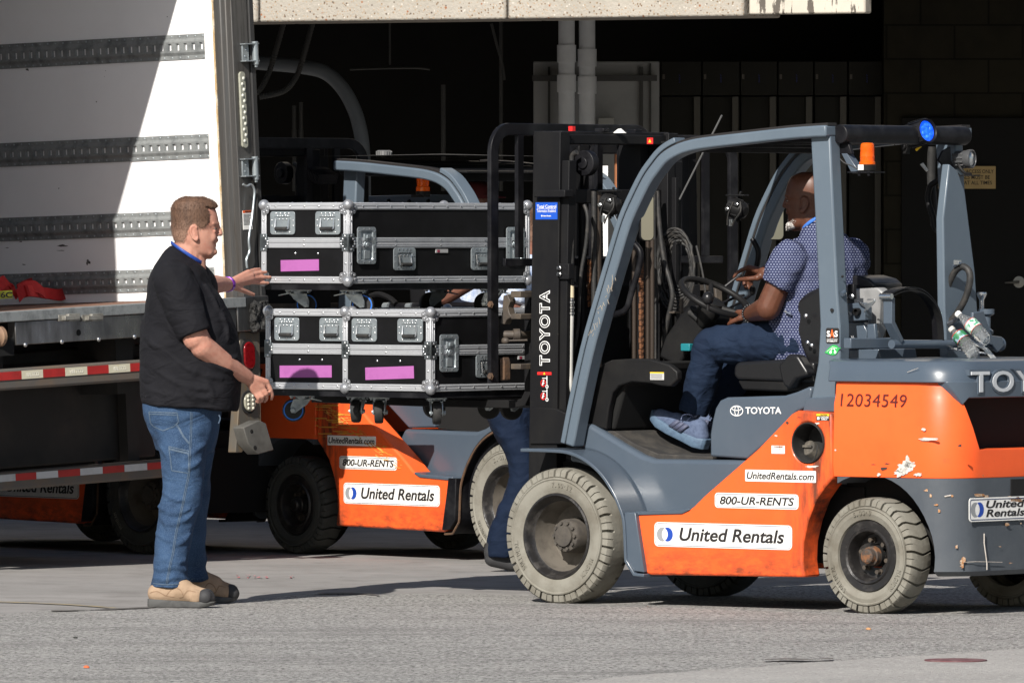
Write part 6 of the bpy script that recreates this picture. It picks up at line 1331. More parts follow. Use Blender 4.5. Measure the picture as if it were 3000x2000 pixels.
def hair(root, Mx, base):
    R = head_rings(0, 72, 6)[::-1]; n = 72; top, sides = MB(), MB(); rnd = random.Random(3)
    vs = []
    for r in R:
        for p in r:
            px, py = p[0]*HS+565, 668-p[2]*HS; t = max(0, min(1, (650-py)/55)); d = Vector((p[0]+.005, p[1], max(p[2]-.03, 0)*.9)).normalized()
            thick = .0022+.013*t*t*(3-2*t)+.004*max(0, min(1, (px-600)/30))*t; thick += .0016*noise.noise(Vector(p)*120)
            vs.append((p, d, thick, px, py))
    q = [tuple(Mx @ (Vector(p)+d*(th if inpoly((px, py), HAIRLINE) else -.004))-Vector(base)) for p, d, th, px, py in vs]
    for i in range(len(R)-1):
        for j in range(n):
            k = (j+1) % n; f = (i*n+j, i*n+k, (i+1)*n+k, (i+1)*n+j)
            if sum(inpoly((vs[t][3], vs[t][4]), HAIRLINE) for t in f) >= 2:
                top.f.append(f)
    capf = tuple(range((len(R)-1)*n, len(R)*n)); top.f.append(capf)
    top.v = list(q); sides.v = list(q)
    # short upright strands
    for p, d, th, px, py in vs:
        if py < 622 and inpoly((px, py), HAIRLINE):
            for _ in range(5):
                o = Vector(p)+d*(th*.5)+Vector((rnd.uniform(-.006, .006), rnd.uniform(-.006, .006), 0)); t = o+(d+Vector((rnd.uniform(-.1, .5), rnd.uniform(-.3, .3), rnd.uniform(.2, .8)))).normalized()*rnd.uniform(.005, .014)
                w_ = Vector((rnd.uniform(-1, 1), rnd.uniform(-1, 1), 0)).normalized()*.0011; k = len(top.v); top.v += [tuple(Mx @ v_-Vector(base)) for v_ in (o-w_, o+w_, t)]; top.f.append((k, k+1, k+2))
    for p, d, th, px, py in vs:
        if py >= 612 and inpoly((px, py), HAIRLINE):
            for _ in range(3):
                o = Vector(p)+d*(th*.9)+Vector((rnd.uniform(-.004, .004), rnd.uniform(-.003, .003), rnd.uniform(-.004, .004))); t = o+(d*rnd.uniform(.1, .5)+Vector((rnd.uniform(-.5, .1), 0, -1))).normalized()*rnd.uniform(.005, .011); sd = d.cross(t-o).normalized()*.0008; k = len(top.v); top.v += [tuple(Mx @ v_-Vector(base)) for v_ in (o-sd, o+sd, t)]; top.f.append((k, k+1, k+2))
    def clean(mb):
        used = sorted({i for f in mb.f for i in f}); mp = {a: i for i, a in enumerate(used)}; mb.v = [mb.v[a] for a in used]; mb.f = [tuple(mp[a] for a in f) for f in mb.f]; return mb
    h = clean(top).build('hair', m_hair, root, angle=60)
def eyes(root, Mx, base, iris=True):
    w_, i_ = MB(), MB()
    for s in (1, -1):
        w_.ell(headpt(624, 670, s*.033), (.0118, .0112, .0040)); i_.ell(headpt(630.5, 670, s*.034), (.0050, .0070, .0046)); 
    for mb, m, nm in ((w_, m_eye, 'eyes'), (i_, m_iris, 'pupils')):
        mb.v = [tuple(Mx @ Vector(p)-Vector(base)) for p in mb.v]; o = mb.build(nm, m, root if nm == 'eyes' else root['_e'] if 0 else root)
def hand(mb, wrist, palm, fingers, thumb, wr=.028, fr=.0092):
    """fingers: chains of points (knuckle first); palm built from the wrist to each knuckle"""
    for i, ch in enumerate(fingers):
        mb.cap(wrist, ch[0], wr*.62, .0125)
        for k in range(len(ch)-1): mb.cap(ch[k], ch[k+1], fr*(1.12-.12*k), fr*(1.0-.12*k))
    for a, b_ in zip(fingers[:-1], fingers[1:]): mb.cap((Vector(a[0])+Vector(wrist))/2, (Vector(b_[0])+Vector(wrist))/2, .015, .015)
    mb.cap(wrist, thumb[0], wr*.6, .015)
    for k in range(len(thumb)-1): mb.cap(thumb[k], thumb[k+1], .0125-.0015*k, .011-.0015*k)
def nails(): pass

# ------------------------------------------------------------------ the man guiding the cases
YM = -.20
base = Vector((atY(530, 1775, YM).x, YM, 0)); 
man = empty('person', 'standing man in black t-shirt and jeans, reaching out to the flight cases', 'person', None, Matrix.Translation(base))
P = lambda x_, y_, Y=YM: atY(x_, y_, Y)
b = MB(); HM = Matrix.Translation(P(565, 668, YM)) @ Matrix.Rotation(radians(6), 4, 'Z')
head(b, HM, HM.inverted() @ P(549, 785, YM), .060)
b.cap(P(522, 845, -.40), P(572, 990, -.43), .055, .054); b.cap(P(570, 975, -.43), P(592, 1014, -.42), .054, .050); b.cap(P(592, 1014, -.42), P(655, 1064, -.34), .052, .047); b.cap(P(655, 1064, -.34), P(722, 1103, -.24), .047, .031, flat=1)
wr = P(724, 1104, -.235)
hand(b, wr, None, [[P(781, 1118, -.20), P(793, 1141, -.19), P(798, 1157, -.175), P(795, 1168, -.16)], [P(768, 1133, -.205), P(781, 1152, -.20), P(781, 1168, -.18), P(775, 1176, -.165)], [P(756, 1142, -.21), P(769, 1160, -.21), P(767, 1174, -.19), P(761, 1176, -.175)], [P(744, 1147, -.215), P(756, 1165, -.215), P(757, 1177, -.20), P(752, 1176, -.185)]], [P(757, 1118, -.165), P(779, 1135, -.135), P(786, 1152, -.13)], .034)
# far arm reaching into the picture
b.cap(P(560, 815, .02), P(590, 840, .30), .058, .05); b.cap(P(590, 840, .30), P(630, 833, .45), .050, .041); b.cap(P(630, 833, .45), P(668, 833, .60), .041, .030); w2 = P(671, 832, .61)
hand(b, w2, None, [[P(728, 797, .74), P(744, 791, .79), P(754, 789, .815), P(761, 788, .835)], [P(737, 806, .745), P(757, 800, .80), P(770, 798, .825), P(780, 797, .838)], [P(739, 816, .745), P(764, 813, .80), P(780, 812, .825), P(792, 812, .838)], [P(733, 826, .74), P(755, 828, .79), P(772, 829, .81), P(786, 829, .835)]], [P(694, 843, .655), P(717, 853, .70), P(732, 859, .73), P(743, 863, .75)], .033, .0088)
body = organic(b, 'body', m_skin, man, .0042, 2, base)
hair(man, HM, base); eyes(man, HM, base)
b = MB()
rows = [(503, 722, 588, 775, .078), (497, 728, 594, 778, .092), (478, 745, 602, 788, .145), (452, 778, 610, 806, .205), (436, 815, 622, 836, .232), (427, 865, 650, 875, .235), (418, 930, 683, 936, .225), (409, 1000, 702, 1000, .222), (407, 1060, 707, 1062, .222), (410, 1120, 708, 1126, .218), (414, 1160, 704, 1172, .214), (417, 1181, 699, 1204, .208)]
profloft(b, [tuple(r) for r in smoothpath([tuple(map(float, r)) for r in rows], 3)], YM, 48, 2.35)
folds(b, rows, [[(470, 800), (462, 860), (458, 930)], [(560, 1010), (610, 1040), (660, 1050), (695, 1048)], [(590, 1030), (640, 1075), (690, 1090)], [(470, 1010), (520, 1060), (590, 1095), (650, 1110)], [(430, 1060), (480, 1100), (560, 1135), (620, 1140)], [(600, 1110), (620, 1150), (625, 1180)], [(560, 1150), (590, 1165), (640, 1160)], [(425, 1130), (470, 1150), (530, 1160)], [(640, 900), (660, 950), (668, 1000)], [(600, 830), (625, 870), (640, 910)], [(520, 1120), (560, 1160), (580, 1185)], [(425, 980), (450, 1010), (490, 1030)], [(480, 900), (500, 960), (530, 1000)]], .014, .004)
tp = [P(492, 790, -.375), P(505, 815, -.40), P(528, 868, -.425), P(552, 925, -.435), P(573, 977, -.44)]
b.tube([tuple(p) for p in tp], [.075, .088, .089, .080, .070], 24)
tp = [P(545, 800, -.02), P(560, 820, .06), P(578, 838, .18), P(590, 842, .25)]; b.tube([tuple(p) for p in tp], [.08, .085, .08, .07], 20)
sh = organic(b, 'shirt', m_tee, man, .0065, 4, base, (.13, .022, 1))
b = MB(); ring = []
for k in range(41):
    t = 2*pi*k/40; a = P(502, 712); c = P(594, 771); q = (a+c)/2+(c-a)/2*cos(t)*1.03+Vector((0, 1, 0))*.082*sin(t); ring.append(q-base)
b.rings([[tuple(q+Vector((0, 0, z))*1+Vector(((q.x-ring[10].x)*o_, q.y*0, 0))) for q in ring[:-1]] for z, o_ in ((-.008, .0), (.008, .02))], False); 
o = b.build('lanyard', mat('blue_lanyard', (.015, .05, .26), .5, col2=(.02, .07, .32), vs=30), man); so_ = o.modifiers.new('s', 'SOLIDIFY'); so_.thickness = .002
b = MB(); a = P(664, 833, .585); c = P(674, 832.5, .62); d_ = (c-a).normalized(); Mb = Matrix.Translation(a-base) @ d_.to_track_quat('Z', 'Y').to_matrix().to_4x4()
b.lathe([(.031, -.001), (.0335, 0), (.0335, .022), (.031, .023)], 28, Mb); o = b.build('wristband', mat('purple_foil', (.17, .02, .36), .25, metal=.5, col2=(.30, .08, .55), vs=160), man)
# jeans
b = MB()
rows = [(425, 1150, 655, 1160, .185, YM), (418, 1195, 648, 1205, .188, YM), (428, 1240, 642, 1248, .185, YM), (444, 1280, 634, 1288, .175, YM), (456, 1318, 624, 1325, .150, YM)]
profloft(b, [tuple(r) for r in smoothpath([tuple(map(float, r)) for r in rows], 3)], YM, 40, 2.4)
near = [(448, 1255, 600, 1255, .09, -.295), (459, 1300, 604, 1300, .098, -.30), (468, 1345, 604, 1345, .098, -.305), (474, 1396, 598, 1396, .092, -.31), (477, 1430, 595, 1430, .09, -.32), (468, 1478, 588, 1480, .087, -.33), (461, 1530, 575, 1530, .084, -.34), (455, 1585, 562, 1590, .082, -.36), (450, 1634, 554, 1640, .082, -.375), (447, 1662, 551, 1665, .08, -.38), (445, 1685, 549, 1690, .082, -.385), (441, 1722, 552, 1718, .083, -.39)]
far = [(500, 1255, 630, 1255, .09, -.11), (512, 1310, 628, 1310, .098, -.10), (516, 1350, 622, 1350, .095, -.10), (518, 1430, 615, 1430, .09, -.08), (515, 1482, 609, 1482, .087, -.06), (515, 1538, 603, 1538, .084, -.04), (519, 1583, 601, 1583, .08, -.02), (524, 1634, 606, 1634, .08, 0), (530, 1662, 602, 1662, .078, .02), (536, 1702, 615, 1697, .08, .03)]
for r_ in (near, far): profloft(b, [tuple(r) for r in smoothpath([tuple(map(float, r)) for r in r_], 3)], YM, 32, 2.2)
folds(b, near, [[(552, 1700), (520, 1690), (480, 1697), (446, 1690)], [(548, 1672), (510, 1660), (470, 1668), (450, 1660)], [(546, 1640), (515, 1648), (480, 1640)], [(464, 1480), (495, 1500), (530, 1500), (560, 1488)], [(468, 1520), (500, 1535), (545, 1520), (570, 1500)], [(478, 1440), (510, 1462), (545, 1465)], [(590, 1345), (560, 1365), (535, 1368)], [(600, 1300), (570, 1320), (540, 1340)], [(468, 1305), (490, 1330), (500, 1360)], [(458, 1560), (490, 1580), (530, 1590)], [(560, 1560), (535, 1585), (500, 1600)]], .013, .003, 2.2)
jn = organic(b, 'jeans', m_denim, man, .006, 3, base, (.10, .016, 1))
def stitched(pts, name='seam', w=.0022, m=None, closed=False, tgt=None, root=None, bs=None, dbl=0):
    g = MB(); L_ = [P(x_, y_, -.75) for x_, y_ in pts]; 
    if closed: L_ = L_+[L_[0]]
    L_ = [Vector(q)-bs for q in smoothpath([tuple(q) for q in L_], 8)] if not closed else [L_[i]+(L_[i+1]-L_[i])*(k/8)-bs for i in range(len(L_)-1) for k in range(8)]+[L_[0]-bs]
    for off in ((0,) if not dbl else (-dbl, dbl)):
        R = []
        for i, q in enumerate(L_):
            d_ = (L_[min(i+1, len(L_)-1)]-L_[max(i-1, 0)]).normalized(); nn = Vector((-d_.z, 0, d_.x)); R.append([tuple(q+nn*(off-w)), tuple(q+nn*(off+w))])
        g.rings(R, False, False)
    o = g.build(name, m or m_seam, root); s = o.modifiers.new('wrap', 'SHRINKWRAP'); s.target = tgt; s.wrap_method = 'PROJECT'; s.use_project_x = False; s.use_project_y = True; s.use_positive_direction = True; s.use_negative_direction = False; s.offset = .0022; s.wrap_mode = 'ABOVE_SURFACE'
    me = evaluated_mesh(o); old = o.data; o.modifiers.clear(); o.data = me; me.name = name; bpy.data.meshes.remove(old)
    return o
K = dict(tgt=jn, root=man, bs=base)
stitched([(551, 1212), (550, 1260), (548, 1310), (546, 1360), (544, 1393), (537, 1430), (527, 1480), (516, 1530), (507, 1570), (499, 1625), (489, 1670), (481, 1716)], dbl=.003, w=.0014, **K)
stitched([(425, 1212), (510, 1214), (513, 1241), (500, 1254), (468, 1267), (440, 1255), (430, 1245)], closed=True, **K)
stitched([(425, 1218), (509, 1220)], **K)
stitched([(485, 1313), (544, 1327), (544, 1392), (494, 1384)], closed=True, **K); stitched([(486, 1320), (544, 1334)], w=.004, **K)
stitched([(508, 1249), (516, 1262), (527, 1282), (536, 1294), (545, 1304)], w=.004, **K)
stitched([(441, 1716), (480, 1719), (520, 1717), (550, 1713)], w=.002, **K)
stitched([(641, 1215), (645, 1225), (640, 1240)], **K)
def boot(heel, toe, Yh, Yt, hgt, nm, mu, ms, mt=None, wid=.045):
    """heel and toe: pixels at the sole's lower edge"""
    A = P(*heel, Yh); T_ = P(*toe, Yt); A.z = .004; T_.z = .004; d_ = (T_-A); Ln = d_.length; d_.normalize(); s_ = Vector((-d_.y, d_.x, 0)); up = Vector((0, 0, 1))
    f = lambda x_, y_, z_: tuple(A+d_*(x_*Ln)+s_*y_+up*z_)
    b = MB(); b.cap(f(.20, 0, .06), f(.26, 0, hgt), wid*.95, wid*.85); b.cap(f(.14, 0, .060), f(.55, 0, .062), wid, wid); b.cap(f(.5, 0, .060), f(.82, 0, .046), wid*.98, wid*.84); b.cap(f(.25, 0, hgt*.92), f(.55, 0, .082), wid*.9, wid*.80); b.cap(f(.5, 0, .080), f(.74, 0, .056), wid*.8, wid*.75); b.cap(f(.72, .014, .046), f(.72, -.014, .046), wid*.84, wid*.84)
    b.v = [(p[0], p[1], max(p[2], .018)) for p in b.v]
    o = organic(b, nm, mu, man, .005, 3, base)
    pl = []
    for x_, w_ in ((0.0, .022), (.03, .034), (.12, .041), (.30, .038), (.45, .040), (.65, .048), (.80, .046), (.92, .034), (.99, .016)): pl.append((x_, w_))
    outl = [(x_, w_) for x_, w_ in pl]+[(x_, -w_) for x_, w_ in pl[::-1]]; b = MB(); R = []
    for z_, sc in ((.0, .94), (.004, 1.02), (.022, 1.05), (.030, .99)): R.append([tuple(Vector(f(x_+(.01 if x_ > .9 else 0)*(1 if z_ > .01 else -2), w_*sc, z_*(1.25-.5*x_)+(.012*max(0, (x_-.75)/.25)**1.5 if z_ < .01 else .006*max(0, (x_-.8)/.2))))-base) for x_, w_ in outl[::-1]])
    b.rings(R, True); b.build('sole', ms, o, bevel=.002)
    if mt:
        b = MB(); b.cap(f(.86, .012, .044), f(.90, 0, .040), wid*.84, wid*.66); b.cap(f(.86, -.012, .044), f(.90, 0, .040), wid*.84, wid*.66); b.v = [(p[0], p[1], max(p[2], .02)) for p in b.v]; organic(b, 'toe_cap', mt, o, .005, 2, base)
        lc = MB()
        for k in range(4):
            x_ = .36+.075*k; z_ = hgt*.98-.018*k; lc.tube(smoothpath([f(x_, wid*.62, z_-.012), f(x_+.02, 0, z_+.012), f(x_+.03, -wid*.62, z_-.008)], 4), .003, 6)
        
        st_ = MB()
        for pts in ([(.02, .062), (.16, .070), (.30, .050), (.42, .045)], [(.30, .050), (.40, .085), (.50, .080), (.56, .050), (.50, .040)], [(.56, .050), (.64, .078), (.74, .070)]):
            st_.tube([f(x_, -wid*1.03, z_) for x_, z_ in smoothpath(pts, 5)], .0022, 5)
        st_.v = [tuple(Vector(p)-base) for p in st_.v]; so3 = st_.build('boot_seams', mat('boot_seam', (.22, .14, .085), .8), o); sw_ = so3.modifiers.new('w', 'SHRINKWRAP'); sw_.target = o; sw_.wrap_method = 'NEAREST_SURFACEPOINT'; sw_.wrap_mode = 'ABOVE_SURFACE'; sw_.offset = .001
        lc.v = [tuple(Vector(p)-base) for p in lc.v]; lc.build('laces', mat('brown_laces', (.05, .03, .03), .8), o)
    return o
boot((436, 1782), (631, 1782), -.40, -.46, .115, 'boot', m_boot, m_sole, m_toe)
boot((545, 1768), (697, 1766), .03, .06, .115, 'boot', m_boot, m_sole, m_toe)

# ------------------------------------------------------------------ seated drivers (forklift coordinates: x forward, y left, z up)
def driver(M, label, mats, cap=None, beard=True, bracelet=True, scale=1):
    skin, shirt, jeans = mats; base = Vector((-.95, 0, .62)); root = empty('person', label, 'person', None, M @ Matrix.Translation(base)); Q = lambda x_, y_, v: S(x_, y_, v)
    HMx = Matrix.Translation(Vector((-.925, 0, 1.715))) @ Matrix.Rotation(radians(18), 4, 'Z') @ Matrix.Scale(1.0, 4)
    b = MB(); head(b, HMx, HMx.inverted() @ Vector((-.985, 0, 1.56)), .068)
    shN, elN, wrN = Vector((-.995, .215, 1.49)), Vector((-.905, .262, 1.262)), Vector((-.70, .125, 1.232))
    b.cap(shN+(elN-shN)*.3, elN, .052, .054); b.cap(elN, wrN, .054, .034)
    hand(b, wrN, None, [[Vector((-.625, .115-.02*k, 1.240-.006*k)), Vector((-.585, .10-.02*k, 1.225-.006*k)), Vector((-.565, .09-.02*k, 1.20-.004*k))] for k in range(4)], [Vector((-.66, .145, 1.215)), Vector((-.62, .15, 1.20)), Vector((-.60, .145, 1.19))], .034)
    shF, elF = Vector((-.995, -.215, 1.49)), Vector((-.80, -.29, 1.28)); wrF = Q(2243, 800, -.2)
    b.cap(shF+(elF-shF)*.3, elF, .050, .05); b.cap(elF, wrF, .052, .033)
    hand(b, wrF, None, [[Q(2193, 783, -.20), Q(2172, 791, -.19), Q(2157, 801, -.18), Q(2150, 812, -.175)], [Q(2194, 792, -.225), Q(2182, 815, -.225), Q(2180, 832, -.22), Q(2186, 845, -.21)], [Q(2200, 797, -.245), Q(2193, 820, -.245), Q(2192, 838, -.24), Q(2192, 845, -.235)], [Q(2208, 801, -.26), Q(2202, 822, -.26), Q(2201, 838, -.255), Q(2202, 848, -.25)]], [Q(2219, 814, -.165), Q(2192, 817, -.15), Q(2172, 818, -.15), Q(2160, 820, -.155)], .032)
    body = organic(b, 'body', skin, root, .0045, 2, base); eyes(root, HMx, base)
    # shirt
    b = MB(); R = []
    for w_, u_, du, dv in smoothpath([(1.03, -.955, .155, .205), (1.10, -.96, .170, .215), (1.20, -.965, .172, .218), (1.32, -.98, .155, .218), (1.42, -.99, .140, .222), (1.495, -.99, .115, .212), (1.545, -.985, .092, .165), (1.585, -.98, .078, .098), (1.625, -.985, .070, .078)], 3):
        R.append([(u_+du*(abs(cos(t))**.85)*(1 if cos(t) >= 0 else -1), dv*(abs(sin(t))**.85)*(1 if sin(t) >= 0 else -1), w_-.035*max(0, cos(t))*(w_ > 1.57)) for t in [2*pi*k/44 for k in range(44)]])
    b.rings(R, True)
    for sh, el in ((shN, elN), (shF, elF)):
        d_ = el-sh; b.tube([sh-d_*.12+Vector((0, -.05 if sh.y > 0 else .05, .0)), sh-d_*.04+Vector((0, -.015 if sh.y > 0 else .015, 0)), sh+d_*.10, sh+d_*.35, sh+d_*.60], [.02, .068, .080, .081, .078], 22)
    sho = organic(b, 'shirt', shirt, root, .007, 4, base, (.07, .02, 2))
    # jeans
    b = MB()
    b.cap(Vector((-.96, .10, 1.12)), Vector((-.96, -.10, 1.12)), .125, .125)
    kn = Q(2082, 1010, .15); ank = Q(2034, 1205, .15)
    b.cap(Vector((-.93, .115, 1.115)), kn, .105, .076); b.cap(kn, kn+(ank-kn)*.45, .076, .072)
    tp = [kn+(ank-kn)*t for t in (.25, .5, .75, 1.02)]; b.tube([tuple(p) for p in tp], [.070, .072, .066, .062], 22)
    kf, af = Vector((-.46, -.15, 1.10)), Vector((-.33, -.13, .80)); b.cap(Vector((-.93, -.115, 1.115)), kf, .105, .076); tp = [kf+(af-kf)*t for t in (0, .3, .6, 1.02)]; b.cap(kf, kf+(af-kf)*.2, .076, .073); b.tube([tuple(p) for p in tp], [.073, .072, .066, .062], 20)
    jn = organic(b, 'jeans', jeans, root, .0065, 4, base, (.06, .018, 2))
    # shoes : soles tilted on the floor
    for k, (heel, toe) in enumerate(((Q(2066, 1322, .16), Q(1903, 1236, .16)), (Vector((-.415, -.13, .66)), Vector((-.12, -.12, .74))))):
        d_ = (toe-heel); Ln = d_.length; d_.normalize(); s_ = Vector((0, 1, 0)); up = s_.cross(d_)*-1
        if up.z < 0: up = -up
        f = lambda x_, y_, z_: Vector(heel+d_*(x_*Ln)+s_*y_+up*z_)
        b = MB(); b.cap(f(.16, 0, .055), f(.20, 0, .085), .040, .036); b.cap(f(.14, 0, .05), f(.55, 0, .052), .038, .042); b.cap(f(.5, 0, .05), f(.86, 0, .045), .043, .034); b.cap(f(.25, 0, .075), f(.60, 0, .068), .036, .030)
        so_ = organic(b, 'shoe', m_shoe if mats[2] is m_denim2 else m_toe, root, .005, 3, base)
        pl = [(0, .018), (.03, .030), (.14, .040), (.35, .038), (.6, .045), (.8, .043), (.93, .030), (1.0, .012)]; outl = pl+[(x_, -w_) for x_, w_ in pl[::-1]]; b = MB(); R = []
        for z_, sc in ((0, .95), (.008, 1.04), (.030, 1.02), (.036, .94)): R.append([tuple(f(x_, w_*sc, z_+.022*max(0, (x_-.72)/.28)**1.5+.008*max(0, (.1-x_)/.1)+(.012*(1-x_) if z_ > .02 else 0))-base) for x_, w_ in outl])
        b.rings(R, True); b.build('sole', m_shoesole if mats[2] is m_denim2 else m_sole, so_, bevel=.003)
        if mats[2] is m_denim2:
            b = MB()
            for i in range(3):
                x_ = .40+.075*i
                for sgn in (1, -1):
                    a_ = f(x_, sgn*.0435, .040); c_ = f(x_-.09, sgn*.036, .082); e_ = d_*.011; b.add([tuple(a_-e_-base+s_*sgn*.004), tuple(a_+e_-base+s_*sgn*.004), tuple(c_+e_-base+s_*sgn*.006), tuple(c_-e_-base+s_*sgn*.006)], [(0, 1, 2, 3)])
            so2 = b.build('side_stripes', mat('grey_stripe', (.07, .08, .13), .6), so_); sm = so2.modifiers.new('s', 'SOLIDIFY'); sm.thickness = .003
            b = MB()
            for i in range(4): x_ = .36+.07*i; z_ = .104-.006*i; b.tube(smoothpath([tuple(f(x_, .028, z_-.012)-base), tuple(f(x_+.02, 0, z_+.004)-base), tuple(f(x_+.03, -.028, z_-.012)-base)], 4), .0028, 6)
            for sg in (1, -1): b.tube(smoothpath([tuple(f(.36, 0, .108)-base), tuple(f(.33, sg*.03, .125)-base), tuple(f(.40, sg*.05, .115)-base), tuple(f(.42, sg*.045, .09)-base)], 4), .0025, 6)
            b.build('laces', mat('pale_laces', (.26, .30, .46), .8), so_)
    if beard:
        b = MB(); rnd = random.Random(5)
        for _ in range(900):
            a = rnd.uniform(-1.3, 1.3); t = rnd.random(); px = 632-28*t*abs(sin(a))-6*t; py = 752-30*t+rnd.uniform(-3, 3); y_ = .050*sin(a)*(.7+.3*t); p = headpt(px-6*abs(a), py-4*abs(a), y_); 
            o = p+Vector((rnd.uniform(-.004, .012), (.006 if a > 0 else -.006)+rnd.uniform(-.004, .004), rnd.uniform(-.006, .004))); d_ = Vector((.3, .4*sin(a)+rnd.uniform(-.3, .3), -.9+rnd.uniform(-.4, .4))).normalized()*rnd.uniform(.005, .010); w_ = Vector((rnd.uniform(-1, 1), rnd.uniform(-1, 1), rnd.uniform(-1, 1))).normalized()*.0012
            b.add([tuple(HMx @ (o-w_)-base), tuple(HMx @ (o+w_)-base), tuple(HMx @ (o+d_)-base)], [(0, 1, 2)])
        for s in (1, -1): b.ell(HMx @ headpt(618, 742, s*.020)-base, (.028, .026, .017)); 
        b.ell(HMx @ headpt(624, 746)-base, (.024, .028, .015)); b.build('beard', mat('grey_beard', (.60, .57, .54), .8, col2=(.10, .085, .075), vs=160, vr=(.45, .6), bump=.6, bs=220), root)
    if bracelet:
        b = MB(); d_ = (wrN-elN).normalized(); q_ = d_.to_track_quat('Z', 'Y').to_matrix(); c = wrN-d_*.012
        for k in range(22):
            a = 2*pi*k/22; b.ell(c+q_ @ Vector((.039*cos(a), .039*sin(a), 0))-base, (.0058, .0058, .0058), nu=8, nv=6)
        b.build('bracelet', mat('bead', (.02, .02, .022), .25), root)
        b = MB(); ring = []
        for z_ in (1.612, 1.628): ring.append([tuple(Vector((-.985+.083*cos(t), .086*sin(t), z_-.045*cos(t)))-base) for t in [2*pi*k/40 for k in range(40)]])
        b.rings(ring, False); o = b.build('lanyard', mat('light_blue_lanyard', (.05, .17, .55), .5), root); sm = o.modifiers.new('s', 'SOLIDIFY'); sm.thickness = .002
    if cap:
        b = MB(); R = head_rings(.008, 40, 3); R = [r for r in R if r[0][2] > .03]; b.rings([[tuple(HMx @ Vector(p)-base) for p in r] for r in R[::-1]], True); b.build('cap', cap, root)
        b = MB(); b.add([tuple(HMx @ Vector((x_, y_, z_))-base) for x_, y_, z_ in ((.09, .06, .045), (.15, .05, .035), (.175, 0, .032), (.15, -.05, .035), (.09, -.06, .045), (.09, .06, .05), (.15, .05, .04), (.175, 0, .037), (.15, -.05, .04), (.09, -.06, .05))], [(0, 1, 2, 3, 4), (9, 8, 7, 6, 5), (0, 5, 6, 1), (1, 6, 7, 2), (2, 7, 8, 3), (3, 8, 9, 4)]); b.build('cap_peak', cap, root)
    return root
f1 = forklift('forklift', M1, 'orange and grey forklift in front, driven by a man in a patterned shirt')
def frame2(px_r, Yr, px_f, Yf): pass
a2 = radians(-50)
FD = Vector((cos(a2), sin(a2), 0)); LD = Vector((-sin(a2), cos(a2), 0))
rearc = atY(859, 690, 6.0); rearc.z = 0                        # centre of the outer face of the rear right wheel
O2 = rearc+FD*1.65+LD*.555
M2 = Matrix.Translation((O2.x, O2.y, 0)) @ Matrix.Rotation(a2, 4, 'Z')
f2 = forklift('forklift', M2, 'orange forklift parked behind the flight cases, facing right, its rear half in shade', full=False, dark=(True, False), guardscale=.93)  # dark rear tyres: the shade on them is put into their colour
M3 = Matrix.Translation((O2.x-1.80, O2.y+1.25, 0)) @ Matrix.Rotation(a2, 4, 'Z')
f3 = copy_tree(f2); f3.matrix_world = M3
f3['label'] = 'orange forklift in deep shade, seen only underneath the trailer'
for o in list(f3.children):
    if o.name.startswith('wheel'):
        o.data = o.data.copy(); o.data.materials[0] = MT['tyredark']  # tyres recoloured dark to stand in for the deep shade
def castset(a): return [(-.16, .47, a[0], a[4]), (.16, .47, a[1], a[5]), (-.16, -.47, a[2], True), (.16, -.47, a[3], True)]
VN = .72
caseobj('flight_case', 'black flight case stacked on top of the two others', 1.04, VN, 1.360, (.03, .076, .22, .049, .02), castset((3.75, 3.8, .5, 1, False, False)))
caseobj('flight_case', 'lower black flight case nearest the forklift mast, its pink tape slightly slanted', .572, VN, .900, (-.015, .076, .275, .053, .035), castset((2.35, 2.2, .5, 1, True, True)))
caseobj('flight_case', 'lower black flight case by the man, with the widest strip of pink tape', 1.078, VN-.07, .900, (.02, .076, .30, .052, .012), castset((2.1, .65, .5, 1, True, False)))
driver(M1, 'bald driver with grey beard in a navy patterned shirt, sitting in the front forklift', (m_skin2, m_pat, m_denim2))
m_check = cloth('pale_blue_check', (.34, .42, .60), (.62, .66, .72), 60, .3, 8, .01)
m_cap = mat('dark_red_cap', (.10, .012, .014), .8)
driver(M2, 'driver in a pale blue shirt and red cap, mostly hidden behind the flight cases', (m_skin3, m_check, m_denim3), cap=m_cap, beard=False, bracelet=False)
# ------------------------------------------------------------------ person walking behind the mast
YW = 3.83; base = Vector((atY(1500, 1671, YW).x, YW, 0)); P = lambda x_, y_, Y=YW: atY(x_, y_, Y); sw = FPX/(CAMD+YW)
wk = empty('person', 'person in dark jeans and black shoes walking behind the mast, upper body hidden', 'person', None, Matrix.Translation(base))
b = MB(); 
HW = Matrix.Translation(P(1600, 672, YW)) @ Matrix.Rotation(radians(-20), 4, 'Z'); head(b, HW, HW.inverted() @ P(1580, 765, YW))
b.cap(P(1515, 780, YW-.2), P(1500, 900, YW-.26), .05, .045); b.cap(P(1500, 900, YW-.26), P(1560, 960, YW-.25), .045, .03); b.cap(P(1530, 780, YW+.2), P(1540, 900, YW+.24), .05, .045); b.cap(P(1540, 900, YW+.24), P(1600, 950, YW+.2), .045, .03)
for s in (-1, 1):
    w_ = P(1560 if s < 0 else 1600, 960 if s < 0 else 950, YW+(-.25 if s < 0 else .2)); hand(b, w_, None, [[w_+Vector((.07, .02*k-.03, -.02)), w_+Vector((.10, .02*k-.03, -.045)), w_+Vector((.11, .02*k-.03, -.07))] for k in range(4)], [w_+Vector((.03, -.03*s, -.02)), w_+Vector((.06, -.035*s, -.035))], .03)
organic(b, 'body', m_skin3, wk, .006, 2, base); hair(wk, HW, base)
b = MB(); profloft(b, [(1550, 742, 1610, 762, .08), (1495, 785, 1625, 795, .19), (1455, 870, 1610, 870, .21), (1425, 1000, 1590, 1000, .20), (1416, 1130, 1585, 1130, .19), (1415, 1185, 1582, 1188, .19)], YW, 36, 2.3)
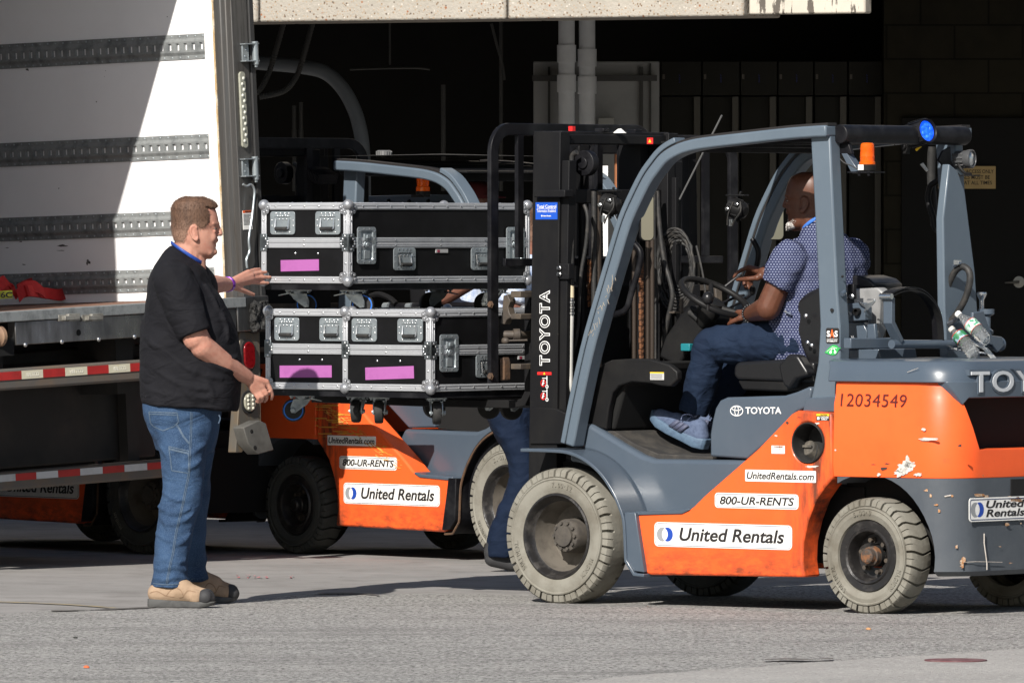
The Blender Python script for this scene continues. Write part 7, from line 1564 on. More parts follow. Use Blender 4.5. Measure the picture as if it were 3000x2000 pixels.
b.tube([P(1505, 775, YW-.18), P(1505, 830, YW-.24), P(1500, 890, YW-.26)], [.075, .075, .068], 16); b.tube([P(1530, 775, YW+.18), P(1535, 830, YW+.22), P(1540, 890, YW+.24)], [.075, .075, .068], 16)
organic(b, 'shirt', m_check, wk, .008, 3, base, (.07, .02, 2))
b = MB(); profloft(b, [(1424, 1150, 1580, 1150, .17), (1422, 1210, 1580, 1210, .17), (1440, 1262, 1580, 1262, .15)], YW, 30, 2.3)
profloft(b, [tuple(r) for r in smoothpath([(1426., 1200., 1545., 1205., .10, YW-.09), (1440, 1258, 1556, 1262, .105, YW-.09), (1466, 1303, 1570, 1310, .10, YW-.10), (1488, 1352, 1580, 1352, .095, YW-.11), (1488, 1402, 1575, 1405, .09, YW-.12), (1470, 1462, 1556, 1466, .085, YW-.12), (1440, 1532, 1530, 1536, .078, YW-.12), (1428, 1580, 1518, 1584, .075, YW-.12), (1427, 1634, 1512, 1630, .075, YW-.12)], 3)], YW, 28, 2.2)
profloft(b, [tuple(r) for r in smoothpath([(1480., 1205., 1585., 1205., .10, YW+.09), (1530, 1300, 1640, 1300, .10, YW+.10), (1560, 1400, 1650, 1400, .09, YW+.11), (1570, 1500, 1650, 1500, .08, YW+.11), (1575, 1630, 1650, 1630, .075, YW+.11)], 3)], YW, 28, 2.2)
organic(b, 'jeans', m_denim3, wk, .007, 3, base, (.06, .016, 2))
for (hx, hy, tx_, ty_, yy) in ((1424, 1655, 1500, 1680, YW-.12), (1580, 1660, 1690, 1665, YW+.11)):
    b = MB(); A = P(hx, hy, yy); T_ = P(tx_, ty_, yy); T_.z = .035; A.z = max(A.z, .04); b.cap(A+Vector((.03, 0, .05)), A+Vector((.04, 0, .09)), .042, .04); b.cap(A+Vector((.03, 0, .02)), T_, .038, .034); b.cap(A+Vector((.06, 0, .05)), T_, .035, .03); sh_ = organic(b, 'shoe', m_toe, wk, .006, 3, base)
# ================================================================== FITTINGS OF THE FRONT FORKLIFT
R_ = f1
def P1(nm, mb, m, bevel=0.0, parent=None, **k): return mb.build(nm, m, parent or R_, bevel=bevel, **k)
def band(pts, w_, th, side): return MB().sweep(smoothpath([tuple(p) for p in pts], 4), w_, th, side)
# amber beacon on its bracket
v_ = .40; c0 = S(2541, 482, v_); c1 = S(2541, 419, v_); h = c1.z-c0.z
b = MB(); b.lathe([(.034, 0), (.034, .010), (.030, .013), (.030, .030), (.031, .032), (.030, .036), (.029, .060), (.030, .062), (.028, h*.93), (.022, h), (.001, h+.002)], 28, Matrix.Translation(c0)); P1('beacon', b, MT['amber'])
beacon = R_.children[-1]
b = MB(); b.lathe([(.017, .004), (.017, h*.8)], 16, Matrix.Translation(c0)); P1('beacon_core', b, mat('amber_core', (.95, .10, .0), .4, emit=(1, .12, 0), es=.25), parent=beacon)
b = MB(); b.lathe([(.034, -.026), (.036, -.002), (.034, 0)], 20, Matrix.Translation(c0)); P1('beacon_base', b, MT['plastic'])
b = MB(); a_ = S(2545, 500, v_-.02); b.box((a_.x-.016, v_+.034, a_.z+.002), (a_.x+.012, v_+.037, a_.z+.024)); P1('beacon_label', b, MT['white'])
a_ = S(2499, 507, v_); e_ = S(2576, 502, v_); b = MB(); b.box((a_.x, v_-.04, a_.z), (e_.x, v_+.04, a_.z+.006))
for dx in (.02, -.03): b.tube([(c0.x+dx, v_+.03, a_.z-.012), (c0.x+dx, v_+.03, a_.z+.008)], .006, 6)
P1('beacon_shelf', b, MT['black'])
b = MB(); b.prism(U([(2415, 420), (2440, 416), (2490, 420), (2500, 452), (2440, 452), (2418, 440)], v_), v_-.01, v_+.01); P1('beacon_bracket', b, MT['black'], .003)
b = MB(); b.prism(U([(2470, 450), (2486, 450), (2520, 500), (2500, 508)], v_), v_-.03, v_+.012); P1('bracket_arm', b, MT['grey'], .002)
b = MB(); b.tube(smoothpath([tuple(S(x_, y_, v_+.01)) for x_, y_ in ((2460, 465), (2475, 478), (2495, 486), (2513, 496))], 4), .0035, 6); P1('beacon_cable', b, MT['hose'])
# blue spotlight on the rear bar
sp0 = S(2690, 388, -.10); rot = Matrix.Translation(sp0+Vector((-.02, 0, 0))) @ Matrix.Rotation(radians(12), 4, 'Y') @ Matrix.Rotation(radians(-8), 4, 'Z') @ Matrix.Rotation(radians(-90), 4, 'Y')
b = MB(); b.lathe([(.020, -.085), (.034, -.075), (.045, -.045), (.052, -.02), (.054, .030), (.050, .040), (.044, .034), (.044, .020), (.001, .020)], 28, rot)
for k in range(9):
    a = radians(-10+25*k); b.box((.046, -.003, -.06), (.056, .003, .03), rot @ Matrix.Rotation(a, 4, 'Z'))
spot = P1('spotlight', b, MT['black'], .001)
b = MB(); b.lathe([(.001, .0285), (.030, .029), (.0435, .026)], 24, rot)
for k in range(7): dome(b, rot @ Vector((.026*cos(k), .026*sin(k), .029)), rot.to_3x3() @ Vector((0, 0, 1)), .009)
P1('spotlight_lens', b, mat('blue_lit_lens', (.01, .06, .6), .1, emit=(.004, .09, 1.0), es=.9, col2=(.05, .2, .9), vs=60), parent=spot)
b = MB(); q = rot @ Vector((.055, 0, -.02)); b.box((-.012, -.01, .02), (.012, .012, .045), Matrix.Translation(q)); P1('spotlight_label', b, MT['white'], parent=spot) if 0 else None
b = MB(); q = S(2655, 430, -.12); b.box((q.x-.012, q.y-.012, q.z-.03), (q.x+.012, q.y+.012, q.z+.035)); b.tube([(q.x, q.y-.02, q.z), (q.x, q.y+.025, q.z)], .012, 10); P1('spotlight_mount', b, MT['plastic'], .003)
b = MB(); b.tube(smoothpath([tuple(S(x_, y_, -.1)) for x_, y_ in ((2620, 424), (2632, 412), (2650, 408), (2640, 422), (2655, 415))], 4), .004, 6); P1('spotlight_cable', b, MT['hose'])
b = MB(); b.tube(smoothpath([tuple(S(x_, y_, -.14)) for x_, y_ in ((2684, 440), (2690, 434), (2697, 428))], 3), .006, 6); P1('yellow_cable', b, MT['yellowink'])
# work lamp at the far corner
w0 = S(2830, 466, -.40); rot = Matrix.Translation(w0) @ Matrix.Rotation(radians(10), 4, 'Z') @ Matrix.Rotation(radians(-90), 4, 'Y')
b = MB(); b.lathe([(.022, -.055), (.034, -.045), (.036, .0), (.040, .012), (.040, .030), (.034, .032), (.030, .022), (.001, .022)], 24, rot)
for k in range(7): b.box((.030, -.003, -.05), (.040, .003, .0), rot @ Matrix.Rotation(radians(60+25*k), 4, 'Z'))
wl = P1('work_lamp', b, mat('lamp_grey', (.06, .062, .065), .4), .001)
b = MB(); b.lathe([(.001, .032), (.020, .030), (.031, .024)], 20, rot); P1('lamp_lens', b, mat('lamp_glass', (.5, .52, .53), .08, metal=.6), parent=wl)
b = MB(); b.prism(F1.vw([(2746, 470), (2760, 442), (2782, 430), (2784, 470), (2800, 500), (2812, 512), (2780, 512), (2762, 486)], -1.42), -1.425, -1.415, ax=0); P1('lamp_bracket', b, MT['black'], .002)
b = MB(); b.tube(smoothpath([tuple(S(x_, y_, -.37)) for x_, y_ in ((2804, 462), (2812, 490), (2828, 508), (2845, 510))], 4), .007, 6); b.box((S(2775, 512, -.38).x+.01, -.42, S(2775, 512, -.38).z-.006), (S(2855, 512, -.38).x, -.36, S(2855, 512, -.38).z)); P1('lamp_stirrup', b, MT['plastic'])
# grab handle and cable on the far rear pillar
b = MB(); b.tube(smoothpath([tuple(S(x_, y_, -.40)) for x_, y_ in ((2760, 515), (2742, 533), (2726, 545), (2719, 575), (2722, 600), (2735, 640), (2740, 668), (2760, 682), (2783, 684))], 5), [.013]*41, 10); P1('grab_handle', b, MT['plastic'])
b = MB(); b.tube(smoothpath([tuple(S(x_, y_, -.44)) for x_, y_ in ((2730, 430), (2728, 520), (2734, 600), (2738, 660))], 5), .018, 10); P1('lamp_cable', b, MT['rubber'])
b = MB(); b.prism(F1.vw([(2696, 482), (2704, 477), (2719, 498), (2714, 503)], -1.40), -1.402, -1.398, ax=0); P1('paper_tag', b, mat('grey_tag', (.40, .39, .36), .7))
# far rear pillar stands wide : plate behind it
gsp = [(2762, 900), (2770, 1060), (2868, 1060), (2852, 800), (2822, 560), (2800, 500), (2776, 480), (2758, 640)]
b = MB(); b.prism(F1.vw(gsp, -1.49), -1.50, -1.46, ax=0); P1('pillar_plate', b, MT['guard'], .006)
# hose loop at the gas bracket
b = MB(); b.tube(smoothpath([tuple(S(x_, y_, -.22)) for x_, y_ in ((2774, 905), (2771, 874), (2778, 836), (2797, 797), (2817, 781), (2836, 790), (2842, 813), (2837, 847), (2823, 885), (2800, 923), (2782, 945))], 5), .0145, 12); P1('gas_hose', b, MT['hose'])
b = MB(); b.tube([S(2773, 870, -.22), S(2773, 897, -.22)], .0165, 12); P1('hose_label', b, MT['white'])
b = MB(); b.tube([S(2773, 906, -.22), S(2775, 930, -.22)], .013, 8); b.tube([S(2775, 930, -.22), S(2777, 945, -.22)], .017, 6); b.tube([S(2795, 780, -.2), S(2812, 768, -.2)], .008, 6); b.box((S(2812, 775, -.2).x, -.21, S(2812, 775, -.2).z), (S(2798, 762, -.2).x, -.19, S(2798, 762, -.2).z)); b.tube([S(2780, 950, -.2), S(2800, 940, -.2), S(2812, 925, -.2)], .012, 8); P1('gas_coupling', b, MT['chrome'])
# swing-out gas bottle bracket
ug = -1.62
def G(x_, y_): return F1.side(x_, y_, ug, 0)
b = MB(); b.tube([G(2612, 1008), G(2926, 1008)], .0185, 14); P1('swing_bar', b, MT['grey'])
b = MB(); b.tube([G(2908, 1008), G(2932, 1008)], .030, 16); P1('bar_socket', b, MT['grey'], .003)
b = MB(); b.prism(F1.vw([(2843, 915), (2874, 911), (2886, 950), (2898, 982), (2928, 986), (2934, 1010), (2915, 1032), (2900, 1010), (2840, 1000)], ug-.02), ug-.035, ug-.02, ax=0); P1('end_gusset', b, MT['grey'], .003)
b = MB(); b.sweep([G(2605, 872), G(2605, 944), G(2632, 1000)], .045, .022, (1, 0, 0)); P1('cradle_arm', b, MT['grey'], .002)
hp = smoothpath([tuple(G(x_, y_)) for x_, y_ in ((2602, 868), (2622, 853), (2655, 843), (2690, 845), (2718, 862), (2742, 893), (2756, 935), (2760, 1000))], 4)
b = MB(); b.sweep([(p[0]+.02, p[1], p[2]) for p in hp], .055, .006, (1, 0, 0)); P1('cradle_hoop', b, MT['black'])
b = MB(); b.sweep([(p[0]+.005, p[1], p[2]-.012) for p in hp], .03, .005, (1, 0, 0)); P1('hoop_liner', b, MT['plastic'])
b = MB(); b.lathe([(.012, -.03), (.012, .03)], 12, Matrix.Translation(G(2596, 868)) @ Matrix.Rotation(pi/2, 4, 'Y')); P1('hoop_hinge', b, MT['chrome'])
b = MB(); b.prism(F1.vw([(2590, 990), (2614, 988), (2622, 1000), (2620, 1018), (2604, 1021), (2482, 1021), (2482, 990)], ug+.06), ug+.04, ug+.08, ax=0); P1('bracket_beam', b, MT['grey'], .004)
b = MB(); b.prism(U([(2486, 1024), (2575, 1022), (2580, 1052), (2488, 1052)], .30), .05, .30); P1('bracket_foot', b, MT['grey'], .004)
# latch plates between pillar and seat
vl_ = .34
b = MB(); b.prism(U([(2480, 890), (2520, 886), (2534, 900), (2534, 938), (2480, 942)], vl_), vl_-.05, vl_); P1('latch_plate', b, MT['grey'], .004)
b = MB(); b.prism(U([(2480, 944), (2528, 944), (2540, 970), (2536, 1018), (2480, 1020)], vl_-.03), vl_-.09, vl_-.03); P1('latch_plate', b, MT['grey'], .004)
b = MB(); b.prism(U([(2483, 832), (2501, 831), (2502, 876), (2483, 878)], vl_), vl_-.02, vl_); P1('slotted_bracket', b, MT['black'], .003)
b = MB(); b.prism(U([(2500, 846), (2570, 842), (2590, 858), (2592, 872), (2578, 880), (2574, 960), (2556, 1010), (2545, 1010), (2540, 960), (2545, 900), (2500, 890)], vl_-.10), vl_-.16, vl_-.10); P1('bare_metal_plate', b, mat('scuffed_aluminium', (.30, .30, .30), .5, metal=.3, col2=(.20, .20, .20), vs=14), .008)
b = MB(); b.prism(U([(2540, 950), (2562, 948), (2566, 990), (2552, 1015), (2540, 1010)], vl_-.02), vl_-.04, vl_-.02); P1('latch_lever', b, MT['grey'], .004)
b = MB(); b.prism(U([(2511, 880), (2535, 892), (2556, 884), (2560, 878), (2540, 879), (2541, 876), (2562, 876), (2563, 884), (2545, 905), (2530, 916), (2536, 902), (2518, 890)], vl_+.015), vl_+.01, vl_+.016); P1('latch_hook', b, MT['chrome'], .001)
b = MB(); b.lathe([(.016, -.05), (.016, .02), (.011, .02), (.011, .005)], 16, Matrix.Translation(S(2515, 913, vl_)) @ Matrix.Rotation(-pi/2, 4, 'X')); P1('latch_pin', b, MT['plastic'])
b = MB()
for x_, y_ in ((2496, 868), (2490, 920), (2496, 990)): hexbolt(b, S(x_, y_, vl_+.005), (0, 1, 0), .009, .012)
P1('latch_bolts', b, MT['chrome'])
b = MB(); b.prism(U([(2480, 838), (2486, 808), (2520, 806), (2556, 816), (2574, 832), (2574, 845), (2500, 846)], -.05), -.22, -.02); P1('seat_shroud', b, MT['vinyl'], .012, seg=3)
b = MB(); b.tube([S(2437, 908, .478), S(2437, 908, .484)], .008, 6); dome(b, S(2468, 810, .45), (-.7, .6, 0), .006); P1('pillar_bolt', b, MT['plastic'])
b = MB(); b.tube([S(2474, 855, .44), S(2466, 862, .46)], .010, 8); P1('pillar_lug', b, MT['grey'])
# bright strap latch and its rod
lt = smoothpath([tuple(S(x_, y_, -.10)) for x_, y_ in ((2814, 1016), (2820, 1000), (2828, 993), (2846, 1000), (2868, 1011), (2884, 1020), (2900, 1036), (2914, 1054), (2908, 1060), (2900, 1054))], 3)
b = MB(); b.sweep(lt, .032, .005, (0, 1, 0)); P1('strap_latch', b, mat('dull_zinc', (.42, .43, .42), .4, metal=.4))
b = MB(); b.tube(smoothpath([tuple(S(x_, y_, -.06)) for x_, y_ in ((2750, 1000), (2776, 1008), (2788, 1020), (2806, 1024))], 4), .008, 8); b.tube([S(2806, 1024, -.07), S(2852, 1030, -.08), S(2888, 1035, -.09)], .0055, 8); b.ell(S(2776, 1008, -.06), (.012, .012, .012)); b.ell(S(2824, 1026, -.07), (.014, .012, .014)); P1('latch_rod', b, MT['chrome'])
# plunger knob and spool
b = MB(); q = S(2876, 900, -.36); hq = S(2876, 856, -.36).z-q.z; b.lathe([(.010, -.03), (.010, hq*.5), (.012, hq*.55), (.020, hq*.8), (.022, hq*.9), (.020, hq)], 18, Matrix.Translation(q)); P1('plunger', b, MT['chrome'])
b = MB(); q = S(2890, 978, -.36); hq = S(2890, 905, -.36).z-q.z; b.lathe([(.030, 0), (.030, hq*.12), (.018, hq*.22), (.018, hq*.72), (.034, hq*.80), (.034, hq)], 20, Matrix.Translation(q)); P1('plunger_housing', b, MT['grey'])
# mirrors, headlamps, grab bars
def mirror(cx, cy, wpx, hpx, v, yaw):
    c = S(cx, cy, v); n = Vector((-cos(yaw), sin(yaw), .004)).normalized(); ex = Vector((-sin(yaw), -cos(yaw), 0)).normalized(); ey = n.cross(ex)
    if ey.z < 0: ey = -ey
    ex = ey.cross(n); wv = (M1.to_3x3() @ ex).x; W_ = abs(wpx/690/wv); H_ = hpx/690; b = MB(); plate(b, c-n*.012, ex, ey, W_+.008, H_+.008, .016, .022); sh = P1('mirror_shell', b, MT['plastic'], .003); b = MB(); plate(b, c+n*.0042, ex, ey, W_, H_, .0012, .020); P1('mirror_glass', b, MT['mirror'], parent=sh)
mirror(1895, 636, 36, 134, .42, radians(28)); mirror(2264, 639, 60, 126, -.50, radians(22))
b = MB(); b.box((S(1868, 640, .44).x, .43, S(1868, 640, .44).z), (S(1850, 615, .44).x, .45, S(1850, 615, .44).z)); b.tube([S(1858, 628, .44), S(1885, 632, .43)], .007, 8); hexbolt(b, S(1870, 625, .455), (0, 1, 0), .005, .006); P1('mirror_arm', b, MT['black'], .002)
b = MB(); b.tube(smoothpath([tuple(S(x_, y_, .425)) for x_, y_ in ((1838, 700), (1850, 706), (1866, 722), (1876, 738), (1876, 765), (1862, 820), (1848, 865), (1838, 900), (1822, 914), (1800, 921), (1776, 930))], 4), .0135, 10); P1('grab_bar', b, MT['black'])
b = MB(); b.tube(smoothpath([tuple(S(x_, y_, -.43)) for x_, y_ in ((2204, 700), (2216, 720), (2222, 742), (2218, 775), (2206, 815))], 4), .012, 10); P1('grab_bar', b, MT['black'])
for (x_, y_, v) in ((1788, 600, .30), (2160, 612, -.45)):
    c = S(x_, y_, v); rot = Matrix.Translation(c) @ Matrix.Rotation(radians(75), 4, 'Y'); b = MB(); b.lathe([(.018, -.05), (.036, -.035), (.044, .0), (.046, .03)], 20, rot)
    for k in range(6): b.box((.036, -.003, -.03), (.047, .003, .02), rot @ Matrix.Rotation(k, 4, 'Z'))
    b.tube([c+Vector((0, 0, -.06)), c+Vector((-.01, .0, .05)), c+Vector((-.02, 0, .075))], .006, 6); b.box((c.x-.05, c.y-.02, c.z+.055), (c.x+.05, c.y+.02, c.z+.062)); hl = P1('headlamp', b, MT['plastic'], .002)
    b = MB(); b.tube(smoothpath([tuple(c+Vector(p)) for p in ((-.04, .03, .03), (-.05, .04, -.01), (-.02, .045, -.05), (.0, .04, -.08))], 4), .0035, 6); b.tube(smoothpath([tuple(c+Vector(p)) for p in ((-.01, .04, .03), (.01, .05, -.02), (.02, .045, -.07))], 4), .003, 6); P1('lamp_wires', b, MT['hose'], parent=hl)
    b = MB(); hexbolt(b, c+Vector((.02, .045, .0)), (0, 1, 0), .007, .008); hexbolt(b, c+Vector((-.03, .04, .02)), (0, 1, 0), .006, .008); b.box((c.x-.006, c.y+.042, c.z-.075), (c.x+.006, c.y+.05, c.z-.045)); P1('lamp_bolts', b, MT['chrome'], parent=hl)
# small things on the mast and roof
b = MB(); a_ = S(1912, 422, .37); e_ = S(1895, 404, .37); b.box((a_.x, .366, a_.z), (e_.x, .369, e_.z)); st = P1('warning_sticker', b, MT['redink']); cx, cz = (a_.x+e_.x)/2, (a_.z+e_.z)/2; b = MB(); b.prism([(cx-.008, cz-.007), (cx+.008, cz-.007), (cx, cz+.008)], .369, .3702); P1('warning_triangle', b, MT['yellowink'], parent=st)
b = MB(); q = S(1676, 377, .2); b.box((q.x-.01, .19, q.z-.012), (q.x+.012, .21, q.z+.010)); P1('red_clip', b, MT['redink'])
b = MB(); q = S(1815, 386, .0); b.add([(q.x-.03, -.01, q.z-.006), (q.x+.03, -.01, q.z-.006), (q.x, -.01, q.z+.014), (q.x-.03, .01, q.z-.006), (q.x+.03, .01, q.z-.006), (q.x, .01, q.z+.012)], [(0, 1, 2), (5, 4, 3), (0, 3, 4, 1), (1, 4, 5, 2), (2, 5, 3, 0)]); P1('white_tag', b, MT['white'])
b = MB(); b.tube([S(2115, 338, -.3), S(1991, 584, -.3)], .004, 6); P1('aerial', b, mat('grey_rod', (.10, .10, .10), .6))
cc = S(1992, 775, -.30); b = MB(); rnd = random.Random(11)
for k in range(9):
    r1 = .055+.006*k; ph = rnd.uniform(-.1, .1); b.tube([(cc.x+(r1*1.15)*cos(t)*.9, cc.y+.006*rnd.uniform(-1, 1)+.004*k, cc.z-.01*k*.3+(r1*1.75)*sin(t+ph)) for t in [2*pi*j/40 for j in range(41)]], .0055, 8, cap=False)
b.tube(smoothpath([tuple(S(x_, y_, -.29)) for x_, y_ in ((2040, 720), (2052, 770), (2060, 810), (2066, 850), (2064, 880))], 4), .005, 6); P1('cable_coil', b, MT['hose'])
b = MB(); b.box((S(1965, 470, -.3).x, -.33, S(1965, 1045, -.3).z), (S(1945, 470, -.3).x, -.28, S(1945, 440, -.3).z)); P1('mast_rail', b, MT['mast'], .003)
b = MB(); b.box((S(2000, 915, -.1).x, -.12, S(2000, 915, -.1).z-.004), (S(1960, 915, -.1).x, -.10, S(2000, 915, -.1).z+.004)); b.tube([S(1996, 875, -.1), S(1996, 915, -.1)], .010, 8); P1('valve_block', b, MT['dirtysteel'])
# scraped yellow paint on the near pillar
b = MB(); rnd = random.Random(21)
for k in range(26):
    t = rnd.random(); x_ = 1800-75*t+rnd.uniform(-6, 10); y_ = 800+190*t; q = S(x_, y_, .506); q2 = S(x_+rnd.uniform(-9, 5), y_+rnd.uniform(4, 20), .506); b.tube([(q.x, .5052, q.z), (q2.x, .5052, q2.z)], .0014, 5)
P1('paint_scrapes', b, mat('pale_scrape', (.30, .26, .21), .8))
# black seal line on roof edge
# ---- two crushed water bottles jammed in the bracket
m_pet = mat('clear_plastic', (.93, .95, .95), .06, trans=.92, ior=1.2, bump=.5, bs=40, bd=.01)
def bottle(nm, lab, cap_px, base_px, v, r, caps, label_m, l0, l1):
    A = S(*cap_px, v); B = S(*base_px, v); d = B-A; L_ = d.length; q = d.normalized().to_track_quat('Z', 'Y').to_matrix().to_4x4(); Mx = M1 @ Matrix.Translation(A) @ q
    root = empty(nm, lab, 'bottle', 'two crushed water bottles in the gas bracket', Mx); prof = [(.011, 0), (.011, L_*.10), (.014, L_*.14), (r*.8, L_*.28), (r, L_*.36)]
    for k in range(9): prof.append((r*(1 if k % 2 == 0 else .90), L_*(.38+.062*k)))
    prof += [(r*.9, L_*.95), (r*.8, L_*.985), (r*.3, L_), (.001, L_*.985)]
    b = MB(); b.lathe(prof, 22)
    b.v = [(x_+.004*noise.noise(Vector((x_, y_, z_))*30)+.010*sin(z_*22), y_*(1-.18*noise.noise(Vector((0, 0, z_*14)))), z_) for x_, y_, z_ in b.v]
    body = b.build('bottle_body', m_pet, root); b = MB(); b.lathe([(.0135, -.002), (.0145, 0), (.0145, .014), (.0125, .016)], 18); b.build('bottle_cap', caps, root)
    b = MB(); n_ = 8; b.rings([[((r+.0012)*cos(2*pi*j/24)+.010*sin(z_*22), (r+.0012)*sin(2*pi*j/24), z_) for j in range(24)] for z_ in [L_*(l0+(l1-l0)*k/n_) for k in range(n_+1)]], False); lb = b.build('bottle_label', label_m, root)
    b = MB()
    for z_ in (l0, l1-.01): b.rings([[((r+.002)*cos(2*pi*j/24)+.010*sin(L_*zz*22), (r+.002)*sin(2*pi*j/24), L_*zz) for j in range(24)] for zz in (z_, z_+.010)], False)
    b.build('label_stripe', MT['redink'], lb)
m_lb = mat('green_label', (.50, .62, .56), .5, col2=(.04, .26, .13), vs=50, vr=(.52, .58)); m_lb2 = mat('dark_green_label', (.03, .17, .07), .5, col2=(.30, .42, .55), vs=45, vr=(.52, .6))
bottle('water_bottle', 'upper clear water bottle with a red edged label, leaning in the rear bracket', (2805, 918), (2896, 1000), -.05, .030, MT['white'], m_lb, .36, .60)
bottle('water_bottle', 'lower clear water bottle with a dark green label, below the other in the bracket', (2786, 962), (2860, 1044), -.02, .029, MT['chip'], m_lb2, .22, .44)

# ================================================================== FITTINGS OF THE SECOND FORKLIFT
F2 = Frame(None, mat=M2)
def S2(x_, y_, v): return F2.side(x_, y_, v)
def P2(nm, mb, m, bevel=0.0, parent=None): return mb.build(nm, m, parent or f2, bevel=bevel)
v_ = -.36; c0 = S2(1239, 560, v_); b = MB(); b.lathe([(.034, 0), (.034, .02), (.029, .024), (.031, .055), (.031, .066), (.024, .076), (.001, .077)], 24, Matrix.Translation(c0)); bc = P2('beacon', b, MT['amber'])
b = MB(); b.lathe([(.034, -.02), (.036, 0)], 20, Matrix.Translation(c0)); b.box((-.08, -.01, -.03), (.02, .03, -.015), Matrix.Translation(c0)); P2('beacon_base', b, MT['plastic'], .002)
b = MB(); b.prism(F2.uw([(1014, 576), (1250, 570), (1393, 570), (1393, 640), (1014, 640)], .2), .18, .2); P2('dash_panel', b, MT['guard'], .003)
b = MB()
for x_, y_ in ((1059, 590), (1140, 588), (1200, 590), (1256, 589), (1388, 588)): hexbolt(b, S2(x_, y_, .178), (0, -1, 0), .008, .01)
P2('panel_bolts', b, MT['plastic'])
a_ = S2(980, 461, -.3); e_ = S2(1335, 459, -.3); b = MB(); b.add([(a_.x, -.40, a_.z-.01), (e_.x, -.40, a_.z-.01), (e_.x, .40, a_.z+.0), (a_.x, .40, a_.z+.0), (a_.x, -.40, a_.z+.004), (e_.x, -.40, a_.z+.006), ((a_.x+e_.x)/2, 0, a_.z+.016), (a_.x, .40, a_.z+.010)], [(0, 1, 2, 3), (4, 5, 6), (4, 6, 7), (5, 2, 6), (6, 2, 7)]); P2('roof_tarp', b, MT['rubber'])
b = MB(); q = S2(1125, 450, -.2); b.lathe([(.036, -.02), (.036, .012), (.03, .016)], 20, Matrix.Translation(q)); 
for k in range(18): a = 2*pi*k/18; b.box((.033, -.002, -.018), (.040, .002, .012), Matrix.Translation(q) @ Matrix.Rotation(a, 4, 'Z'))
P2('roof_lamp', b, mat('lamp_ribbed', (.18, .18, .18), .5, metal=.4))
q = S2(942, 514, -.35); rot = Matrix.Translation(q) @ Matrix.Rotation(radians(20), 4, 'Y'); b = MB(); b.box((-.05, -.06, -.028), (.05, .06, .010), rot)
for k in range(9): b.box((-.052+.0125*k, -.062, -.022), (-.048+.0125*k, .062, .026), rot)
P2('work_lamp', b, MT['black'], .002)
b = MB(); b.tube([S2(1425, 902, -.25), S2(1700, 890, -.25)], .022, 12); b.tube([S2(1128, 898, -.28), S2(1425, 895, -.28)], .018, 12); P2('tilt_cylinder', b, MT['black'])
b = MB()
for x_ in (1134, 1200, 1243): b.tube([S2(x_-7, 898, -.29), S2(x_+8, 897, -.29)], .020 if x_ == 1134 else .017, 12)
P2('cylinder_pin', b, MT['zinc'])
b = MB(); b.tube(smoothpath([tuple(S2(x_, y_, -.3)) for x_, y_ in ((1085, 868), (1110, 862), (1140, 872), (1160, 890))], 4), .014, 8); P2('black_lever', b, MT['plastic'])
# yellow scrapes on the orange flank
b = MB(); rnd = random.Random(4)
for k in range(60):
    t = rnd.random(); x_ = 960+210*t+rnd.uniform(-25, 10); y_ = 1195+170*t+rnd.uniform(-14, 8); l = rnd.uniform(6, 30); q = S2(x_, y_, -.5512); q2 = S2(x_+l*.8, y_+l*.6 if rnd.random() < .6 else y_+2, -.5512); b.tube([(q.x, -.5512, q.z), (q2.x, -.5512, q2.z)], rnd.uniform(.0010, .003), 5)
for k in range(26):
    x_ = rnd.uniform(905, 1000); y_ = rnd.uniform(1185, 1280); q = S2(x_, y_, -.5512); q2 = S2(x_+rnd.uniform(15, 50), y_+rnd.uniform(-1, 2), -.5512); b.tube([(q.x, -.5512, q.z), (q2.x, -.5512, q2.z)], rnd.uniform(.001, .004), 5)
P2('yellow_scrapes', b, mat('yellow_scrape', (.62, .27, .03), .7, col2=(.45, .25, .08), vs=30))
b = MB(); b.box((S2(905, 1228, -.551).x, -.552, S2(905, 1228, -.551).z), (S2(880+0, 1214, -.551).x-.06, -.5505, S2(880, 1214, -.551).z)); P2('grey_label', b, mat('grey_label', (.45, .45, .45), .6))

# chips, rust and scratches on the dark rear end of the front forklift, laid on its rounded plan
def project(p):
    d = p-CP; return 1500+FPX*d.dot(RT)/d.dot(FW), 1000-FPX*d.dot(UP)/d.dot(FW)
_u0 = S(2442, 1300, .55).x; _plan = [(_u0-(.0+(_u0+1.93)*k/40), .55, 0, 1) for k in range(41)]
for k in range(31): t = radians(90*k/30); _plan.append((-2.10+.17-.17*sin(t), .38+.17*cos(t), -sin(t), cos(t)))
for k in range(1, 41): _plan.append((-2.10, .38-.38*k/40, -1, 0))
def onrear(px, py, off=.001):
    best = None
    for (x_, y_, nx, ny) in _plan:
        w_ = M1 @ Vector((x_, y_, .5)); q = project(w_)[0]; e_ = abs(q-px)
        if best is None or e_ < best[0]: best = (e_, x_, y_, nx, ny)
    _, x_, y_, nx, ny = best; lo, hi = 0.0, 1.5
    for _ in range(30):
        mid = (lo+hi)/2
        if project(M1 @ Vector((x_, y_, mid)))[1] > py: lo = mid
        else: hi = mid
    return Vector((x_+nx*off, y_+ny*off, lo))
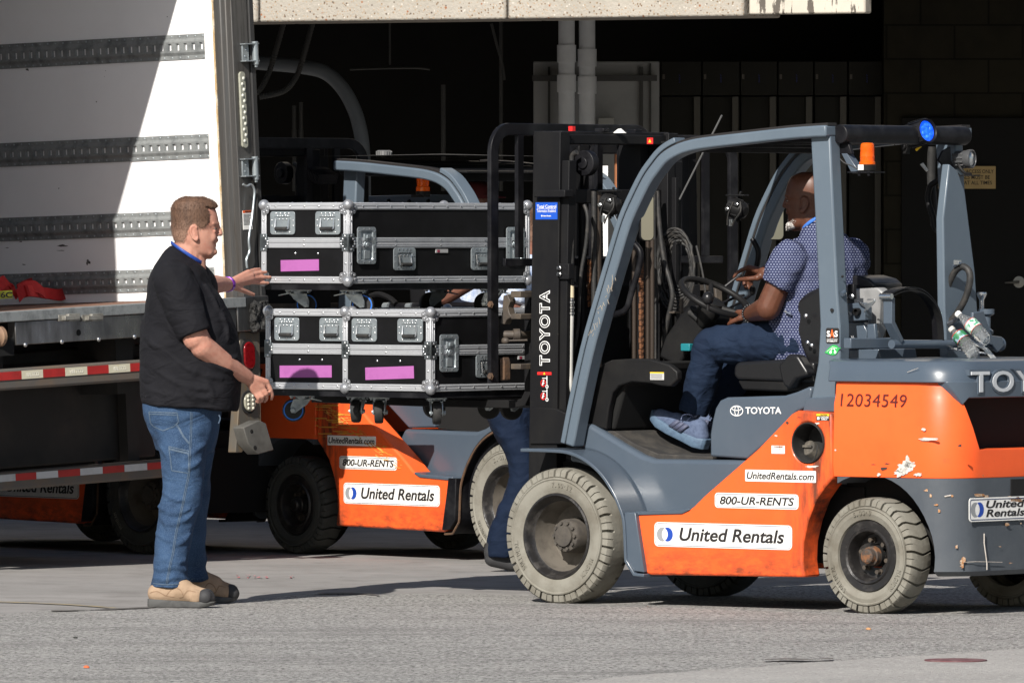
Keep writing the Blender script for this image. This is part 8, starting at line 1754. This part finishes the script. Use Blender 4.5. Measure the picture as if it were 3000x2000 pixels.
def rearchip(mb, cx, cy, w_, h_, n=12, seed=0, off=.0015):
    rnd = random.Random(seed); mb.add([tuple(onrear(cx, cy, off))]+[tuple(onrear(cx+w_*cos(2*pi*k/n)*rnd.uniform(.4, 1.1), cy+h_*sin(2*pi*k/n)*rnd.uniform(.4, 1.1), off)) for k in range(n)], [(0, 1+(k+1) % n, 1+k) for k in range(n)])
m_rusty = mat('rust_patch', (.36, .17, .07), .8, col2=(.50, .40, .30), vs=70, vr=(.45, .6)); m_bare = mat('bare_scratch', (.48, .44, .40), .7, col2=(.3, .26, .22), vs=60)
b = MB()
for k, (cx, cy, w_, h_) in enumerate(((2870, 1450, 22, 5), (2890, 1456, 8, 9), (2965, 1462, 14, 18), (2985, 1470, 16, 10), (2948, 1535, 8, 6), (2790, 1452, 5, 4), (2822, 1640, 9, 12), (2818, 1655, 7, 12), (2725, 1452, 6, 8), (2714, 1436, 9, 5), (2742, 1478, 5, 4), (2752, 1495, 6, 6), (2880, 1386, 8, 9), (2803, 1600, 3, 12), (2930, 1600, 5, 2), (2960, 1648, 6, 2), (2990, 1532, 4, 3))): rearchip(b, cx, cy, w_, h_, 13, k)
P1('rust_chips', b, m_rusty)
b = MB()
def scr(pts, r=.0015):
    b.tube([tuple(onrear(x_, y_, .001)) for x_, y_ in pts], r, 5)
scr([(2882, 1562), (2884, 1590), (2887, 1620), (2890, 1650), (2893, 1668)], .0028); scr([(2822, 1646), (2860, 1644), (2900, 1645), (2935, 1646)], .0014); scr([(2770, 1454), (2788, 1450)], .003); scr([(2911, 1352), (2910, 1362)], .0012); scr([(2540, 1357), (2640, 1355), (2700, 1352)], .0008); scr([(2660, 1090), (2690, 1078)], .001)
P1('scratches', b, m_bare)
b = MB(); 
for k, (cx, cy, w_, h_) in enumerate(((2962, 1490, 24, 30), (2990, 1500, 26, 40), (2950, 1475, 12, 14))): rearchip(b, cx, cy, w_, h_, 14, 70+k, .0042)
P1('torn_area', b, MT['darkgrey'])
b = MB(); rearchip(b, 2975, 1463, 26, 9, 14, 91, .0050); rearchip(b, 2948, 1536, 8, 6, 9, 93, .005); P1('torn_rust', b, m_rusty)
